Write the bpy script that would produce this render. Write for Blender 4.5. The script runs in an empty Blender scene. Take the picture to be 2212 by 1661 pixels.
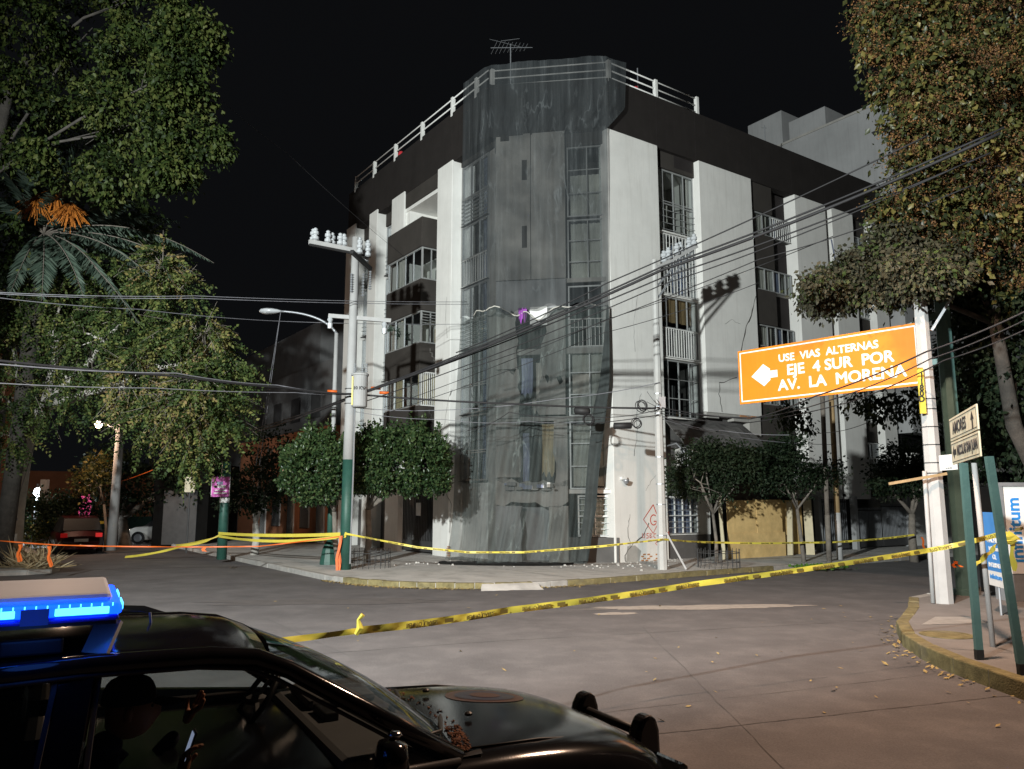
import bpy, math, random
import numpy as np
from mathutils import Vector, Matrix
random.seed(7); rng = np.random.default_rng(7)
R = math.radians
S = bpy.context.scene
COL = S.collection
# ---------------------------------------------------------------- camera
FPX, HOR, HC = 1700.0, 1083.0, 2.1
TH = math.atan((HOR - 830.5) / FPX)
cam = bpy.data.cameras.new('camera'); camo = bpy.data.objects.new('camera', cam); COL.objects.link(camo)
cam.sensor_width = 36; cam.lens = FPX / 2212 * 36; cam.clip_start = .05; cam.clip_end = 900
camo.location = (0, 0, HC); camo.rotation_euler = (R(90) + TH, 0, 0); S.camera = camo
# ---------------------------------------------------------------- night sky, no visible sun
w = bpy.data.worlds.new('World'); S.world = w; w.use_nodes = True
nt = w.node_tree; nt.nodes.clear()
wo = nt.nodes.new('ShaderNodeOutputWorld'); bg = nt.nodes.new('ShaderNodeBackground')
bg.inputs[0].default_value = (.80, .86, 1.0, 1); bg.inputs[1].default_value = .0045
nt.links.new(bg.outputs[0], wo.inputs[0])
vs = S.view_settings; vs.view_transform = 'Standard'; vs.look = 'None'; vs.gamma = 1; vs.exposure = 0
vs.use_curve_mapping = False

def light(kind, name, loc, energy, col, size=.2, target=None, angle=60, blend=.5):
    d = bpy.data.lights.new(name, kind); d.energy = energy; d.color = col
    d.shadow_soft_size = size
    if kind == 'SPOT': d.spot_size = R(angle); d.spot_blend = blend
    o = bpy.data.objects.new(name, d); COL.objects.link(o); o.location = loc
    if target is not None:
        o.rotation_euler = (Vector(target) - Vector(loc)).to_track_quat('-Z', 'Y').to_euler()
    return o
# the work floodlight on its mast behind the camera, and the sodium street lamp above the crossing
FLOOD = (-9.0, -4.6, 8.6)
LAMP = (4.7, 9.5, 9.8)
flood_l = light('SPOT', 'floodlight_beam', FLOOD, 60000, (.95, 1.0, .97), .28, (1.5, 27.0, 7.9), 72, .5)
lamp_l = light('SPOT', 'sodium_lamp_beam', (LAMP[0], LAMP[1], LAMP[2] - .12), 5200, (1.0, .66, .46), .2, (LAMP[0] + .3, LAMP[1] - 1.2, 0), 172, .3)

# ---------------------------------------------------------------- frames
cth, sth = math.cos(TH), math.sin(TH)
def ray(px, py):
    a = (px - 1106) / FPX; b = (830.5 - py) / FPX
    return Vector((a, cth - b * sth, sth + b * cth))
def at(px, py, Y):                       # the point of depth Y seen at a spot of the photograph
    d = ray(px, py); k = Y / d.y
    return Vector((d.x * k, Y, HC + d.z * k))
def gr(px, py, z=0.0):
    d = ray(px, py); k = (z - HC) / d.z
    return Vector((d.x * k, d.y * k, z))
BX, BY = 3.45, 26.19
UA = math.atan2(.569, .822)
U = Vector((math.cos(UA), math.sin(UA), 0)); V = Vector((-math.sin(UA), math.cos(UA), 0)); B0 = Vector((BX, BY, 0))
def W(x, y, z=0.0): return B0 + U * x + V * y + Vector((0, 0, z))     # street frame -> world
def toL(p):
    d = Vector(p) - B0
    return Vector((d.dot(U), d.dot(V), d.z))
def ony(px, py, y):                      # street-frame point on the plane y = const
    d = ray(px, py); c = Vector((0, 0, HC)); k = (W(0, y) - c).dot(V) / d.dot(V)
    return toL(c + d * k)
def onx(px, py, x):
    d = ray(px, py); c = Vector((0, 0, HC)); k = (W(x, 0) - c).dot(U) / d.dot(U)
    return toL(c + d * k)

# ---------------------------------------------------------------- materials
MATS = {}
def mat(name, col, rough=.75, var=.15, scale=2.0, bump=0.0, bscale=40, metal=0.0, spec=.4, streak=0.0, dirt=None, coat=0.0):
    if name in MATS: return MATS[name]
    m = bpy.data.materials.new(name); m.use_nodes = True; t = m.node_tree; L = t.links
    p = t.nodes['Principled BSDF']; p.inputs['Roughness'].default_value = rough; p.inputs['Metallic'].default_value = metal
    p.inputs['Specular IOR Level'].default_value = spec
    if coat: p.inputs['Coat Weight'].default_value = coat; p.inputs['Coat Roughness'].default_value = .06
    tc = t.nodes.new('ShaderNodeTexCoord')
    n = t.nodes.new('ShaderNodeTexNoise'); n.inputs['Scale'].default_value = scale; n.inputs['Detail'].default_value = 7; n.inputs['Roughness'].default_value = .65
    L.new(tc.outputs['Object'], n.inputs['Vector'])
    r = t.nodes.new('ShaderNodeValToRGB'); c = np.array(col[:3])
    r.color_ramp.elements[0].position = .3; r.color_ramp.elements[1].position = .7
    r.color_ramp.elements[0].color = (*np.clip(c * (1 - var), 0, 1), 1); r.color_ramp.elements[1].color = (*np.clip(c * (1 + var), 0, 1), 1)
    L.new(n.outputs['Fac'], r.inputs['Fac']); out = r.outputs['Color']
    if streak or dirt:
        mp = t.nodes.new('ShaderNodeMapping'); mp.inputs['Scale'].default_value = (5, 5, .35) if streak else (1, 1, 1)
        L.new(tc.outputs['Object'], mp.inputs['Vector'])
        n2 = t.nodes.new('ShaderNodeTexNoise'); n2.inputs['Scale'].default_value = 1.6; n2.inputs['Detail'].default_value = 8; n2.inputs['Roughness'].default_value = .7
        L.new(mp.outputs['Vector'], n2.inputs['Vector'])
        r2 = t.nodes.new('ShaderNodeValToRGB'); r2.color_ramp.elements[0].position = .5; r2.color_ramp.elements[1].position = .75
        r2.color_ramp.elements[0].color = (0, 0, 0, 1); k = streak or .6; r2.color_ramp.elements[1].color = (k, k, k, 1)
        L.new(n2.outputs['Fac'], r2.inputs['Fac'])
        mx = t.nodes.new('ShaderNodeMix'); mx.data_type = 'RGBA'; L.new(r2.outputs['Color'], mx.inputs['Factor'])
        L.new(out, mx.inputs[6]); mx.inputs[7].default_value = (*(dirt or tuple(c * .55)), 1); out = mx.outputs[2]
    L.new(out, p.inputs['Base Color'])
    if bump:
        n3 = t.nodes.new('ShaderNodeTexNoise'); n3.inputs['Scale'].default_value = bscale; n3.inputs['Detail'].default_value = 5
        L.new(tc.outputs['Object'], n3.inputs['Vector'])
        b = t.nodes.new('ShaderNodeBump'); b.inputs['Strength'].default_value = bump; b.inputs['Distance'].default_value = .02
        L.new(n3.outputs['Fac'], b.inputs['Height']); L.new(b.outputs['Normal'], p.inputs['Normal'])
    MATS[name] = m; return m
def emit(name, col, k):
    if name in MATS: return MATS[name]
    m = bpy.data.materials.new(name); m.use_nodes = True; p = m.node_tree.nodes['Principled BSDF']
    p.inputs['Base Color'].default_value = (*col, 1); p.inputs['Emission Color'].default_value = (*col, 1); p.inputs['Emission Strength'].default_value = k
    MATS[name] = m; return m
def glass(name, tint, refl=.12, rough=.03):
    if name in MATS: return MATS[name]
    m = bpy.data.materials.new(name); m.use_nodes = True; t = m.node_tree; t.nodes.remove(t.nodes['Principled BSDF']); o = t.nodes['Material Output']
    a = t.nodes.new('ShaderNodeBsdfTransparent'); a.inputs[0].default_value = (*tint, 1)
    g = t.nodes.new('ShaderNodeBsdfGlossy'); g.inputs['Roughness'].default_value = rough; g.inputs[0].default_value = (.9, .95, 1, 1)
    f = t.nodes.new('ShaderNodeLayerWeight'); f.inputs[0].default_value = .35
    mm = t.nodes.new('ShaderNodeMath'); mm.operation = 'MULTIPLY_ADD'; mm.inputs[1].default_value = .5; mm.inputs[2].default_value = refl
    t.links.new(f.outputs['Fresnel'], mm.inputs[0])
    x = t.nodes.new('ShaderNodeMixShader'); t.links.new(mm.outputs[0], x.inputs[0]); t.links.new(a.outputs[0], x.inputs[1]); t.links.new(g.outputs[0], x.inputs[2])
    t.links.new(x.outputs[0], o.inputs[0]); MATS[name] = m; return m
def leafmat(name, cols, rough=.5, trans=.35, spec=.12):
    if name in MATS: return MATS[name]
    m = bpy.data.materials.new(name); m.use_nodes = True; t = m.node_tree; L = t.links; p = t.nodes['Principled BSDF']; o = t.nodes['Material Output']
    a = t.nodes.new('ShaderNodeAttribute'); a.attribute_name = 'tint'
    r = t.nodes.new('ShaderNodeValToRGB'); e = r.color_ramp.elements
    for i, c in enumerate(cols):
        q = e[0] if i == 0 else (e[len(e) - 1] if i == len(cols) - 1 else e.new(i / (len(cols) - 1)))
        q.position = i / (len(cols) - 1); q.color = (*c, 1)
    L.new(a.outputs['Fac'], r.inputs['Fac']); L.new(r.outputs[0], p.inputs['Base Color']); p.inputs['Roughness'].default_value = rough
    p.inputs['Specular IOR Level'].default_value = spec
    tr = t.nodes.new('ShaderNodeBsdfTranslucent'); L.new(r.outputs[0], tr.inputs[0])
    x = t.nodes.new('ShaderNodeMixShader'); x.inputs[0].default_value = trans
    L.new(p.outputs[0], x.inputs[1]); L.new(tr.outputs[0], x.inputs[2]); L.new(x.outputs[0], o.inputs[0]); MATS[name] = m; return m

# ---------------------------------------------------------------- mesh builder
class MB:
    def __init__(s): s.v = []; s.f = []
    def add(s, vs_, fs):
        n = len(s.v); s.v += [tuple(q) for q in vs_]; s.f += [tuple(i + n for i in q) for q in fs]; return s
    def box(s, x0, x1, y0, y1, z0, z1):
        x0, x1 = min(x0, x1), max(x0, x1); y0, y1 = min(y0, y1), max(y0, y1); z0, z1 = min(z0, z1), max(z0, z1)
        return s.add([(x0, y0, z0), (x1, y0, z0), (x1, y1, z0), (x0, y1, z0), (x0, y0, z1), (x1, y0, z1), (x1, y1, z1), (x0, y1, z1)],
                     [(0, 3, 2, 1), (4, 5, 6, 7), (0, 1, 5, 4), (1, 2, 6, 5), (2, 3, 7, 6), (3, 0, 4, 7)])
    def bar(s, a, b, w, h, up=(0, 0, 1)):
        a, b = Vector(a), Vector(b); d = (b - a).normalized(); up = Vector(up)
        if abs(d.dot(up)) > .98: up = Vector((1, 0, 0))
        x = d.cross(up).normalized() * w / 2; z = x.normalized().cross(d).normalized() * h / 2
        return s.add([a - x - z, a + x - z, a + x + z, a - x + z, b - x - z, b + x - z, b + x + z, b - x + z],
                     [(0, 1, 2, 3), (7, 6, 5, 4), (0, 4, 5, 1), (1, 5, 6, 2), (2, 6, 7, 3), (3, 7, 4, 0)])
    def tube(s, pts, r, n=6, cap=True):
        pts = [Vector(p) for p in pts]; m = len(pts); rs = r if isinstance(r, (list, tuple)) else [r] * m
        vs_, fs = [], []; prev = None
        for i, p in enumerate(pts):
            d = (pts[min(i + 1, m - 1)] - pts[max(i - 1, 0)])
            d = d.normalized() if d.length > 1e-9 else Vector((0, 0, 1))
            if prev is None:
                x = d.cross(Vector((0, 0, 1)) if abs(d.z) < .9 else Vector((1, 0, 0))).normalized()
            else: x = (prev - d * prev.dot(d)); x = x.normalized() if x.length > 1e-6 else d.orthogonal().normalized()
            prev = x; y = d.cross(x)
            for k in range(n):
                a = 2 * math.pi * k / n; vs_.append(p + (x * math.cos(a) + y * math.sin(a)) * rs[i])
        for i in range(m - 1):
            for k in range(n):
                k2 = (k + 1) % n; fs.append((i * n + k, i * n + k2, (i + 1) * n + k2, (i + 1) * n + k))
        if cap: fs.append(tuple(range(n - 1, -1, -1))); fs.append(tuple((m - 1) * n + k for k in range(n)))
        return s.add(vs_, fs)
    def ext(s, poly, z0, z1, top=True):
        n = len(poly); a = sum(poly[i][0] * poly[(i + 1) % n][1] - poly[(i + 1) % n][0] * poly[i][1] for i in range(n))
        if a < 0: poly = poly[::-1]
        vs_ = [(p[0], p[1], z0) for p in poly] + [(p[0], p[1], z1) for p in poly]
        fs = [(i, (i + 1) % n, n + (i + 1) % n, n + i) for i in range(n)] + [tuple(range(n, 2 * n)), tuple(range(n - 1, -1, -1))]
        return s.add(vs_, fs)
    def lathe(s, prof, c=(0, 0, 0), n=16):
        c = Vector(c); vs_ = []; m = len(prof)
        for r, z in prof:
            for k in range(n):
                a = 2 * math.pi * k / n; vs_.append(c + Vector((r * math.cos(a), r * math.sin(a), z)))
        fs = [(i * n + k, i * n + (k + 1) % n, (i + 1) * n + (k + 1) % n, (i + 1) * n + k) for i in range(m - 1) for k in range(n)]
        fs.append(tuple(range(n - 1, -1, -1))); fs.append(tuple((m - 1) * n + k for k in range(n)))
        return s.add(vs_, fs)
    def grid(s, P):                      # P[i][j] points
        n, m = len(P), len(P[0]); vs_ = [p for row in P for p in row]
        return s.add(vs_, [(i * m + j, i * m + j + 1, (i + 1) * m + j + 1, (i + 1) * m + j) for i in range(n - 1) for j in range(m - 1)])
    def ribbon(s, pts, w, n=(0, -1, 0)):  # flat strip along pts, facing n
        pts = [Vector(p) for p in pts]; n = Vector(n); P = []
        ws = w if isinstance(w, (list, tuple)) else [w] * len(pts)
        for i, p in enumerate(pts):
            d = (pts[min(i + 1, len(pts) - 1)] - pts[max(i - 1, 0)]).normalized(); x = d.cross(n).normalized() * ws[i] / 2
            P.append((p - x, p + x))
        return s.grid(P)
    def build(s, name, m, parent=None, smooth=False, bevel=0, solid=0):
        me = bpy.data.meshes.new(name); me.from_pydata(s.v, [], s.f); me.validate(); me.update()
        if smooth: me.polygons.foreach_set('use_smooth', [True] * len(me.polygons))
        me.materials.append(MATS[m] if isinstance(m, str) else m)
        return link(name, me, parent, bevel, solid)
def link(name, me, parent=None, bevel=0, solid=0):
    o = bpy.data.objects.new(name, me); COL.objects.link(o); o.parent = parent
    if solid: q = o.modifiers.new('thickness', 'SOLIDIFY'); q.thickness = solid
    if bevel: q = o.modifiers.new('bevel', 'BEVEL'); q.width = bevel; q.segments = 2; q.limit_method = 'ANGLE'
    return o
def tag(o, label=None, cat=None, group=None, kind=None):
    if label: o['label'] = label
    if cat: o['category'] = cat
    if group: o['group'] = group
    if kind: o['kind'] = kind
    return o
def thing(name, label, cat, loc=(0, 0, 0), rz=0.0, group=None):
    o = bpy.data.objects.new(name, None); o.empty_display_size = .2; COL.objects.link(o); o.location = loc; o.rotation_euler = (0, 0, rz)
    return tag(o, label, cat, group)
def street(name, label, cat, x, y, z=0.0, group=None):        # a thing in the street's own direction
    return thing(name, label, cat, W(x, y, z), UA, group)
def copy_tree(o, parent=None):
    c = o.copy(); COL.objects.link(c); c.parent = parent
    for ch in list(o.children): copy_tree(ch, c)
    return c
def text_mesh(txt, size, extrude=.003, bold=.0, align='CENTER', xs=1.0, mirror=False):
    cu = bpy.data.curves.new('lettering', 'FONT'); cu.body = txt; cu.size = size; cu.extrude = extrude; cu.offset = bold
    cu.align_x = align; cu.align_y = 'CENTER'; cu.resolution_u = 3
    o = bpy.data.objects.new('lettering', cu); COL.objects.link(o)
    me = bpy.data.meshes.new_from_object(o.evaluated_get(bpy.context.evaluated_depsgraph_get()))
    bpy.data.objects.remove(o); bpy.data.curves.remove(cu)
    if xs != 1.0 or mirror: me.transform(Matrix.Diagonal((xs, -1 if mirror else 1, 1, 1)))
    if mirror: me.flip_normals()
    return me
def put_text(txt, size, m, parent, origin, xdir, ydir, bold=.0, align='CENTER', xs=1.0, mirror=False, name='lettering', extrude=.003, fat=0.0):
    me = text_mesh(txt, size, extrude, bold, align, xs, mirror)
    if fat:                                     # heavier strokes: the same letter laid over itself, a hair apart
        vv = [v.co.copy() for v in me.vertices]; ff = [tuple(p.vertices) for p in me.polygons]; mb = MB()
        for k, (dx, dy) in enumerate(((0, 0), (fat, 0), (-fat, 0), (0, fat), (0, -fat), (fat * .7, fat * .7), (-fat * .7, -fat * .7), (fat * .7, -fat * .7), (-fat * .7, fat * .7))): mb.add([(c.x + dx, c.y + dy, c.z + k * .0006) for c in vv], ff)
        me = bpy.data.meshes.new('lettering'); me.from_pydata(mb.v, [], mb.f); me.update()
    x = Vector(xdir).normalized(); y = Vector(ydir).normalized(); z = x.cross(y)
    M4 = Matrix(((x.x, y.x, z.x, origin[0]), (x.y, y.y, z.y, origin[1]), (x.z, y.z, z.z, origin[2]), (0, 0, 0, 1)))
    me.transform(M4); me.materials.clear(); me.materials.append(MATS[m]); return link(name, me, parent)
def leaves(pos, dirs, size, tint, mtl, name, parent, aspect=.42, fold=.25):
    """one mesh of many leaf blades: pos, dirs (n,3); size, tint (n,)"""
    n = len(pos); d = dirs / (np.linalg.norm(dirs, axis=1, keepdims=True) + 1e-9)
    r = rng.normal(size=(n, 3)); sde = np.cross(d, r); sde /= (np.linalg.norm(sde, axis=1, keepdims=True) + 1e-9); nn = np.cross(d, sde)
    L_ = size[:, None]; wv = sde * L_ * aspect; mid = pos + d * L_ * .45 + nn * L_ * fold * .3
    v = np.stack([pos, mid - wv - nn * L_ * fold * .4, pos + d * L_, mid + wv - nn * L_ * fold * .4, mid], 1).reshape(-1, 3)
    b = np.arange(n)[:, None] * 5
    tri = np.concatenate([b + [0, 1, 4], b + [1, 2, 4], b + [2, 3, 4], b + [3, 0, 4]], 1).reshape(-1)
    me = bpy.data.meshes.new(name); me.vertices.add(len(v)); me.vertices.foreach_set('co', v.astype(np.float32).ravel())
    nf = len(tri) // 3; me.loops.add(len(tri)); me.loops.foreach_set('vertex_index', tri.astype(np.int32))
    me.polygons.add(nf); me.polygons.foreach_set('loop_start', np.arange(0, len(tri), 3, dtype=np.int32)); me.polygons.foreach_set('loop_total', np.full(nf, 3, np.int32))
    me.update(calc_edges=True)
    a = me.attributes.new('tint', 'FLOAT', 'POINT'); a.data.foreach_set('value', np.repeat(tint, 5).astype(np.float32))
    me.materials.append(mtl); return link(name, me, parent)
def arr(v): return np.array(v, float)

mat('asphalt', (.115, .110, .113), .9, .2, .8, .45, 130, dirt=(.155, .147, .146), spec=.2)
mat('tyre_mark', (.104, .100, .103), .85, .25, 3, .4, 130)
mat('scuff', (.128, .122, .123), .95, .3, 5, .4, 130)
mat('joint', (.075, .07, .069), .95, .2)
mat('patch', (.105, .098, .098), .92, .15, 3, .3, 80, spec=.2)
mat('pale_dust', (.30, .27, .24), .95, .2, 8)
mat('pavement', (.47, .46, .44), .9, .16, 1.5, .4, 60, dirt=(.17, .165, .16), spec=.2)
mat('pavement_dark', (.20, .19, .185), .9, .16, 1.5, .4, 60, dirt=(.13, .125, .12), spec=.2)
mat('parapet_brown', (.024, .021, .020), .9, .14, 1.2, .25, 90, streak=.25, dirt=(.04, .036, .033), spec=.12)
mat('kerb_yellow', (.175, .148, .068), .9, .45, 5, .6, 50, dirt=(.17, .16, .13))
mat('kerb_grey', (.30, .29, .275), .9, .2, 4, .4, 50, dirt=(.19, .18, .165))
mat('white_stucco', (.72, .715, .69), .9, .07, .9, .2, 90, streak=.45, dirt=(.52, .505, .475), spec=.15)
mat('raw_concrete', (.36, .35, .33), .92, .16, 1.5, .3, 50, streak=.4, dirt=(.22, .215, .2), spec=.15)
mat('brown_stucco', (.050, .045, .041), .9, .14, 1.2, .25, 90, streak=.25, dirt=(.075, .068, .06), spec=.12)
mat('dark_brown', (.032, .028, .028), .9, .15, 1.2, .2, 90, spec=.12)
mat('dado', (.095, .092, .09), .9, .15, 1.6, .3, 60, dirt=(.15, .145, .14))
mat('crack', (.06, .055, .05), .95, .2)
mat('brick', (.44, .21, .10), .9, .25, 6, .5, 60)
mat('frame_metal', (.36, .37, .37), .45, .1, 4, metal=.3)
mat('frame_dark', (.07, .07, .072), .5, .15, 4, metal=.3)
mat('white_paint', (.74, .74, .72), .55, .06, 3)
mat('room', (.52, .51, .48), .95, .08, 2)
mat('room_dark', (.05, .048, .045), .95, .1, 2)  # room colour darkened to stand in for unlit interiors
mat('curtain', (.55, .53, .48), .95, .12, 3)
mat('curtain_beige', (.50, .42, .26), .95, .12, 3)
mat('curtain_blue', (.32, .36, .50), .95, .12, 3)
mat('cloth_purple', (.30, .08, .38), .9, .2, 3)
mat('cloth_blue', (.05, .10, .45), .9, .2, 3)
mat('cloth_red', (.5, .03, .04), .9, .2, 3)
mat('wood', (.33, .23, .12), .8, .2, 5)
mat('plywood', (.72, .50, .22), .75, .2, 2.2, .15, 40, dirt=(.54, .35, .13))
mat('pale_timber', (.55, .48, .33), .8, .12, 3)
mat('orange_wall', (.42, .17, .085), .9, .15, 1.2, .2, 60)
mat('grey_wall', (.33, .335, .34), .9, .12, .5, .2, 50, streak=.5, dirt=(.22, .22, .225), spec=.15)
mat('dark_wall', (.007, .007, .007), .95, .2, 1, .2, 50, spec=.05)
mat('teal_paint', (.085, .165, .155), .5, .15, 3, .15, 30)
mat('green_paint', (.022, .075, .058), .5, .2, 3, .2, 30)
mat('concrete_pole', (.37, .37, .37), .85, .1, 2, .25, 60, streak=.3, dirt=(.33, .33, .32))
mat('steel', (.40, .42, .45), .4, .15, 4, metal=.6)
mat('ceramic', (.42, .44, .46), .25, .06, 5)
mat('rubber', (.018, .018, .019), .6, .2, 4)
mat('cable_black', (.020, .019, .021), .7, .2, 5)
mat('cable_grey', (.17, .17, .19), .6, .2, 5)
mat('tape_yellow', (.62, .52, .075), .45, .1, 6)
mat('tape_orange', (.60, .115, .014), .5, .12, 6)
mat('ink', (.03, .03, .032), .6, .1)
mat('tape_ink', (.17, .125, .03), .6, .1)
mat('corner_concrete', (.20, .195, .185), .92, .16, 1.5, .3, 50, streak=.4, dirt=(.13, .125, .12), spec=.15)
mat('sign_orange', (.62, .185, .006), .5, .05, 3, streak=.25, dirt=(.66, .25, .03))
mat('sign_white', (.70, .70, .69), .5, .05, 3)
mat('sign_cream', (.62, .56, .42), .55, .08, 4, streak=.6, dirt=(.42, .27, .10))
mat('sign_blue', (.03, .22, .60), .4, .15, 1.5)
mat('sign_pink', (.62, .14, .48), .6, .2, 3)
mat('graffiti', (.52, .06, .03), .8, .2, 10)
mat('black_paint', (.007, .007, .008), .12, .2, 6, .02, 150, spec=.35, coat=.0)
mat('black_trim', (.012, .012, .013), .5, .2, 3)
mat('interior_grey', (.13, .13, .135), .7, .1, 3)
mat('chrome', (.65, .65, .66), .15, .05, 3, metal=1)
mat('skin', (.36, .17, .10), .55, .06, 6)
mat('navy_cloth', (.012, .014, .03), .9, .2, 4)
mat('bark_dark', (.05, .045, .04), .95, .35, 4, .8, 18)
mat('rear_grey', (.15, .152, .155), .9, .2, .4, .2, 50, streak=.6, dirt=(.08, .08, .082), spec=.1)
mat('bark', (.16, .14, .12), .95, .35, 4, .8, 18)
mat('bark_pale', (.40, .38, .35), .95, .25, 3, .6, 18)
mat('dry_straw', (.34, .27, .16), .9, .3, 5)
mat('dead_leaf', (.30, .225, .09), .8, .45, 14)
mat('car_red', (.045, .004, .005), .3, .1, 2, coat=.5)
mat('car_white', (.7, .68, .64), .3, .05, 2, coat=.5)
mat('tyre', (.02, .02, .02), .9, .2)
mat('berry', (.19, .085, .06), .8, .5, 30)
mat('palm_fruit', (.42, .14, .018), .7, .35, 12)
glass('window_glass', (.86, .90, .90), .05)
glass('car_glass', (.55, .58, .57), .03)
glass('dark_glass', (.22, .24, .25), .06)
emit('lamp_warm', (1, .72, .52), 9); emit('lamp_cold', (.85, .95, 1), 30); emit('blue_led', (.003, .06, 1.0), 3.2); emit('blue_core', (.05, .36, 1.0), 5); emit('red_led', (1, .02, .02), .10)
emit('headlight', (1, .95, .88), 14); emit('phone_screen', (.6, .7, 1), .5); emit('green_led', (.05, .9, .5), .8)

# fine aggregate in the roadway
t_ = MATS['asphalt'].node_tree; pr_ = t_.nodes['Principled BSDF']; lk_ = pr_.inputs['Base Color'].links[0].from_socket
tc_ = t_.nodes.new('ShaderNodeTexCoord'); ng_ = t_.nodes.new('ShaderNodeTexNoise'); ng_.inputs['Scale'].default_value = 45; ng_.inputs['Detail'].default_value = 6; ng_.inputs['Roughness'].default_value = .8
t_.links.new(tc_.outputs['Object'], ng_.inputs[0]); rr_ = t_.nodes.new('ShaderNodeMapRange'); rr_.inputs[1].default_value = .3; rr_.inputs[2].default_value = .7; rr_.inputs[3].default_value = .72; rr_.inputs[4].default_value = 1.28; t_.links.new(ng_.outputs['Fac'], rr_.inputs[0])
mx_ = t_.nodes.new('ShaderNodeVectorMath'); mx_.operation = 'SCALE'; t_.links.new(lk_, mx_.inputs[0]); t_.links.new(rr_.outputs[0], mx_.inputs['Scale']); t_.links.new(mx_.outputs[0], pr_.inputs['Base Color'])
# ================================================================= ground, road, pavements
def struct(o, x=0, y=0, streetframe=True):
    if streetframe: o.location = W(0, 0, 0); o.rotation_euler = (0, 0, UA)
    return tag(o, kind='structure')
road = MB().add([(-300, -300, 0), (300, -300, 0), (300, 300, 0), (-300, 300, 0)], [(0, 1, 2, 3)]).build('road', 'asphalt'); tag(road, kind='structure')
# joints and cracks of the concrete roadway (a real line of tar each)
def wob(a, b, n, amp):
    a, b = Vector(a), Vector(b); q = Vector((-(b - a).y, (b - a).x, 0)).normalized(); o = []; k = 0
    for i in range(n + 1):
        k = .6 * k + random.uniform(-amp, amp); o.append(a.lerp(b, i / n) + q * k)
    return o
def gz(px, py, z): p = gr(px, py); p.z = z; return p
zj_ = .003
for (a, b, n, w_) in [((300, 1440), (1085, 1384), 60, .022), ((1085, 1384), (2300, 1318), 60, .02), ((1290, 1600), (2212, 1500), 50, .025),
                      ((1260, 1545), (2050, 1452), 40, .012), ((1390, 1355), (1730, 1700), 30, .016), ((560, 1330), (760, 1420), 20, .014), ((1640, 1320), (2040, 1400), 20, .012)]:
    zj_ += .0003
    MB().ribbon(wob(gz(*a, zj_), gz(*b, zj_), n, .012), [w_ * random.uniform(.2, .9) for _ in range(n + 1)], (0, 0, 1)).build('road_joint', 'joint', road)
def blob(cx, cy, rx, ry, z, n=26, j=.25, ang=0):
    o = []; ca, sa = math.cos(ang), math.sin(ang)
    for i in range(n):
        a = 2 * math.pi * i / n; k = 1 + random.uniform(-j, j); x, y = rx * k * math.cos(a), ry * k * math.sin(a); o.append((cx + ca * x - sa * y, cy + sa * x + ca * y, z))
    return o
def flat(pts): m = MB(); m.v = list(pts); m.f = [tuple(range(len(pts)))]; return m
for (px, py, rx, ry, m_) in [(1500, 1312, 2.2, .32, 'pale_dust'), (1330, 1326, .5, .15, 'pale_dust'), (700, 1300, 2.4, .5, 'patch')]:
    p = gr(px, py); flat(blob(p.x, p.y, rx, ry, .006, ang=.1)).build('road_patch' if m_ == 'patch' else 'dust_stain', m_, road)
# pavement round the corner building (street frame)
def arc(cx, cy, r, a0, a1, n): return [(cx + r * math.cos(R(a0 + (a1 - a0) * i / n)), cy + r * math.sin(R(a0 + (a1 - a0) * i / n))) for i in range(n + 1)]
KH = .14
kline = [(-9.5, 60), (-9.5, 30), (-9.5, 15), (-9.5, 8)] + arc(-4.6, 1.15, 4.9, 180, 270, 16) + [(0, -3.75), (6, -3.75), (12, -3.85), (40, -4.0)]
pav = MB().ext([(x + .16 * 0, y) for x, y in kline] + [(40, 60)], -.2, KH - .01).build('pavement', 'pavement'); struct(pav)
def kerbs(line, parent, yellow, side=1, h=KH, step=.95, name='kerb_stone', far=60):
    acc = []
    for (a, b) in zip(line[:-1], line[1:]):
        d = math.hypot(b[0] - a[0], b[1] - a[1]); n = max(1, round(d / step))
        if n > far: n = far
        for i in range(n): acc.append(((a[0] + (b[0] - a[0]) * i / n, a[1] + (b[1] - a[1]) * i / n), (a[0] + (b[0] - a[0]) * (i + 1) / n, a[1] + (b[1] - a[1]) * (i + 1) / n)))
    for k, (a, b) in enumerate(acc):
        d = Vector((b[0] - a[0], b[1] - a[1], 0)); L_ = d.length; d.normalize(); q = Vector((-d.y, d.x, 0)) * side
        hh = h + random.uniform(-.012, .006); g = .006; ia = Vector((a[0], a[1], 0)) + d * g; ib = Vector((b[0], b[1], 0)) - d * g
        o0, o1 = -.02 + random.uniform(-.01, .01), .17
        poly = [ia + q * o0, ib + q * o0, ib + q * o1, ia + q * o1]; m = MB().ext([(p.x, p.y) for p in poly], -.1, hh + .004)
        m.build(name, 'kerb_yellow' if yellow(k, a) else 'kerb_grey', parent, bevel=.018)
kerbs(kline[2:-1], pav, lambda k, a: (-9.45 < a[0] < 2.5) and a[1] < 5 and not (-6.2 < a[0] < -5.2 and a[1] < -2))
# storm drain in the kerb face
dr = MB()
pd0 = Vector((-5.2, -3.735, 0))
p = toL(gr(1140, 1268)); drx, dry = p.x, p.y
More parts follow.
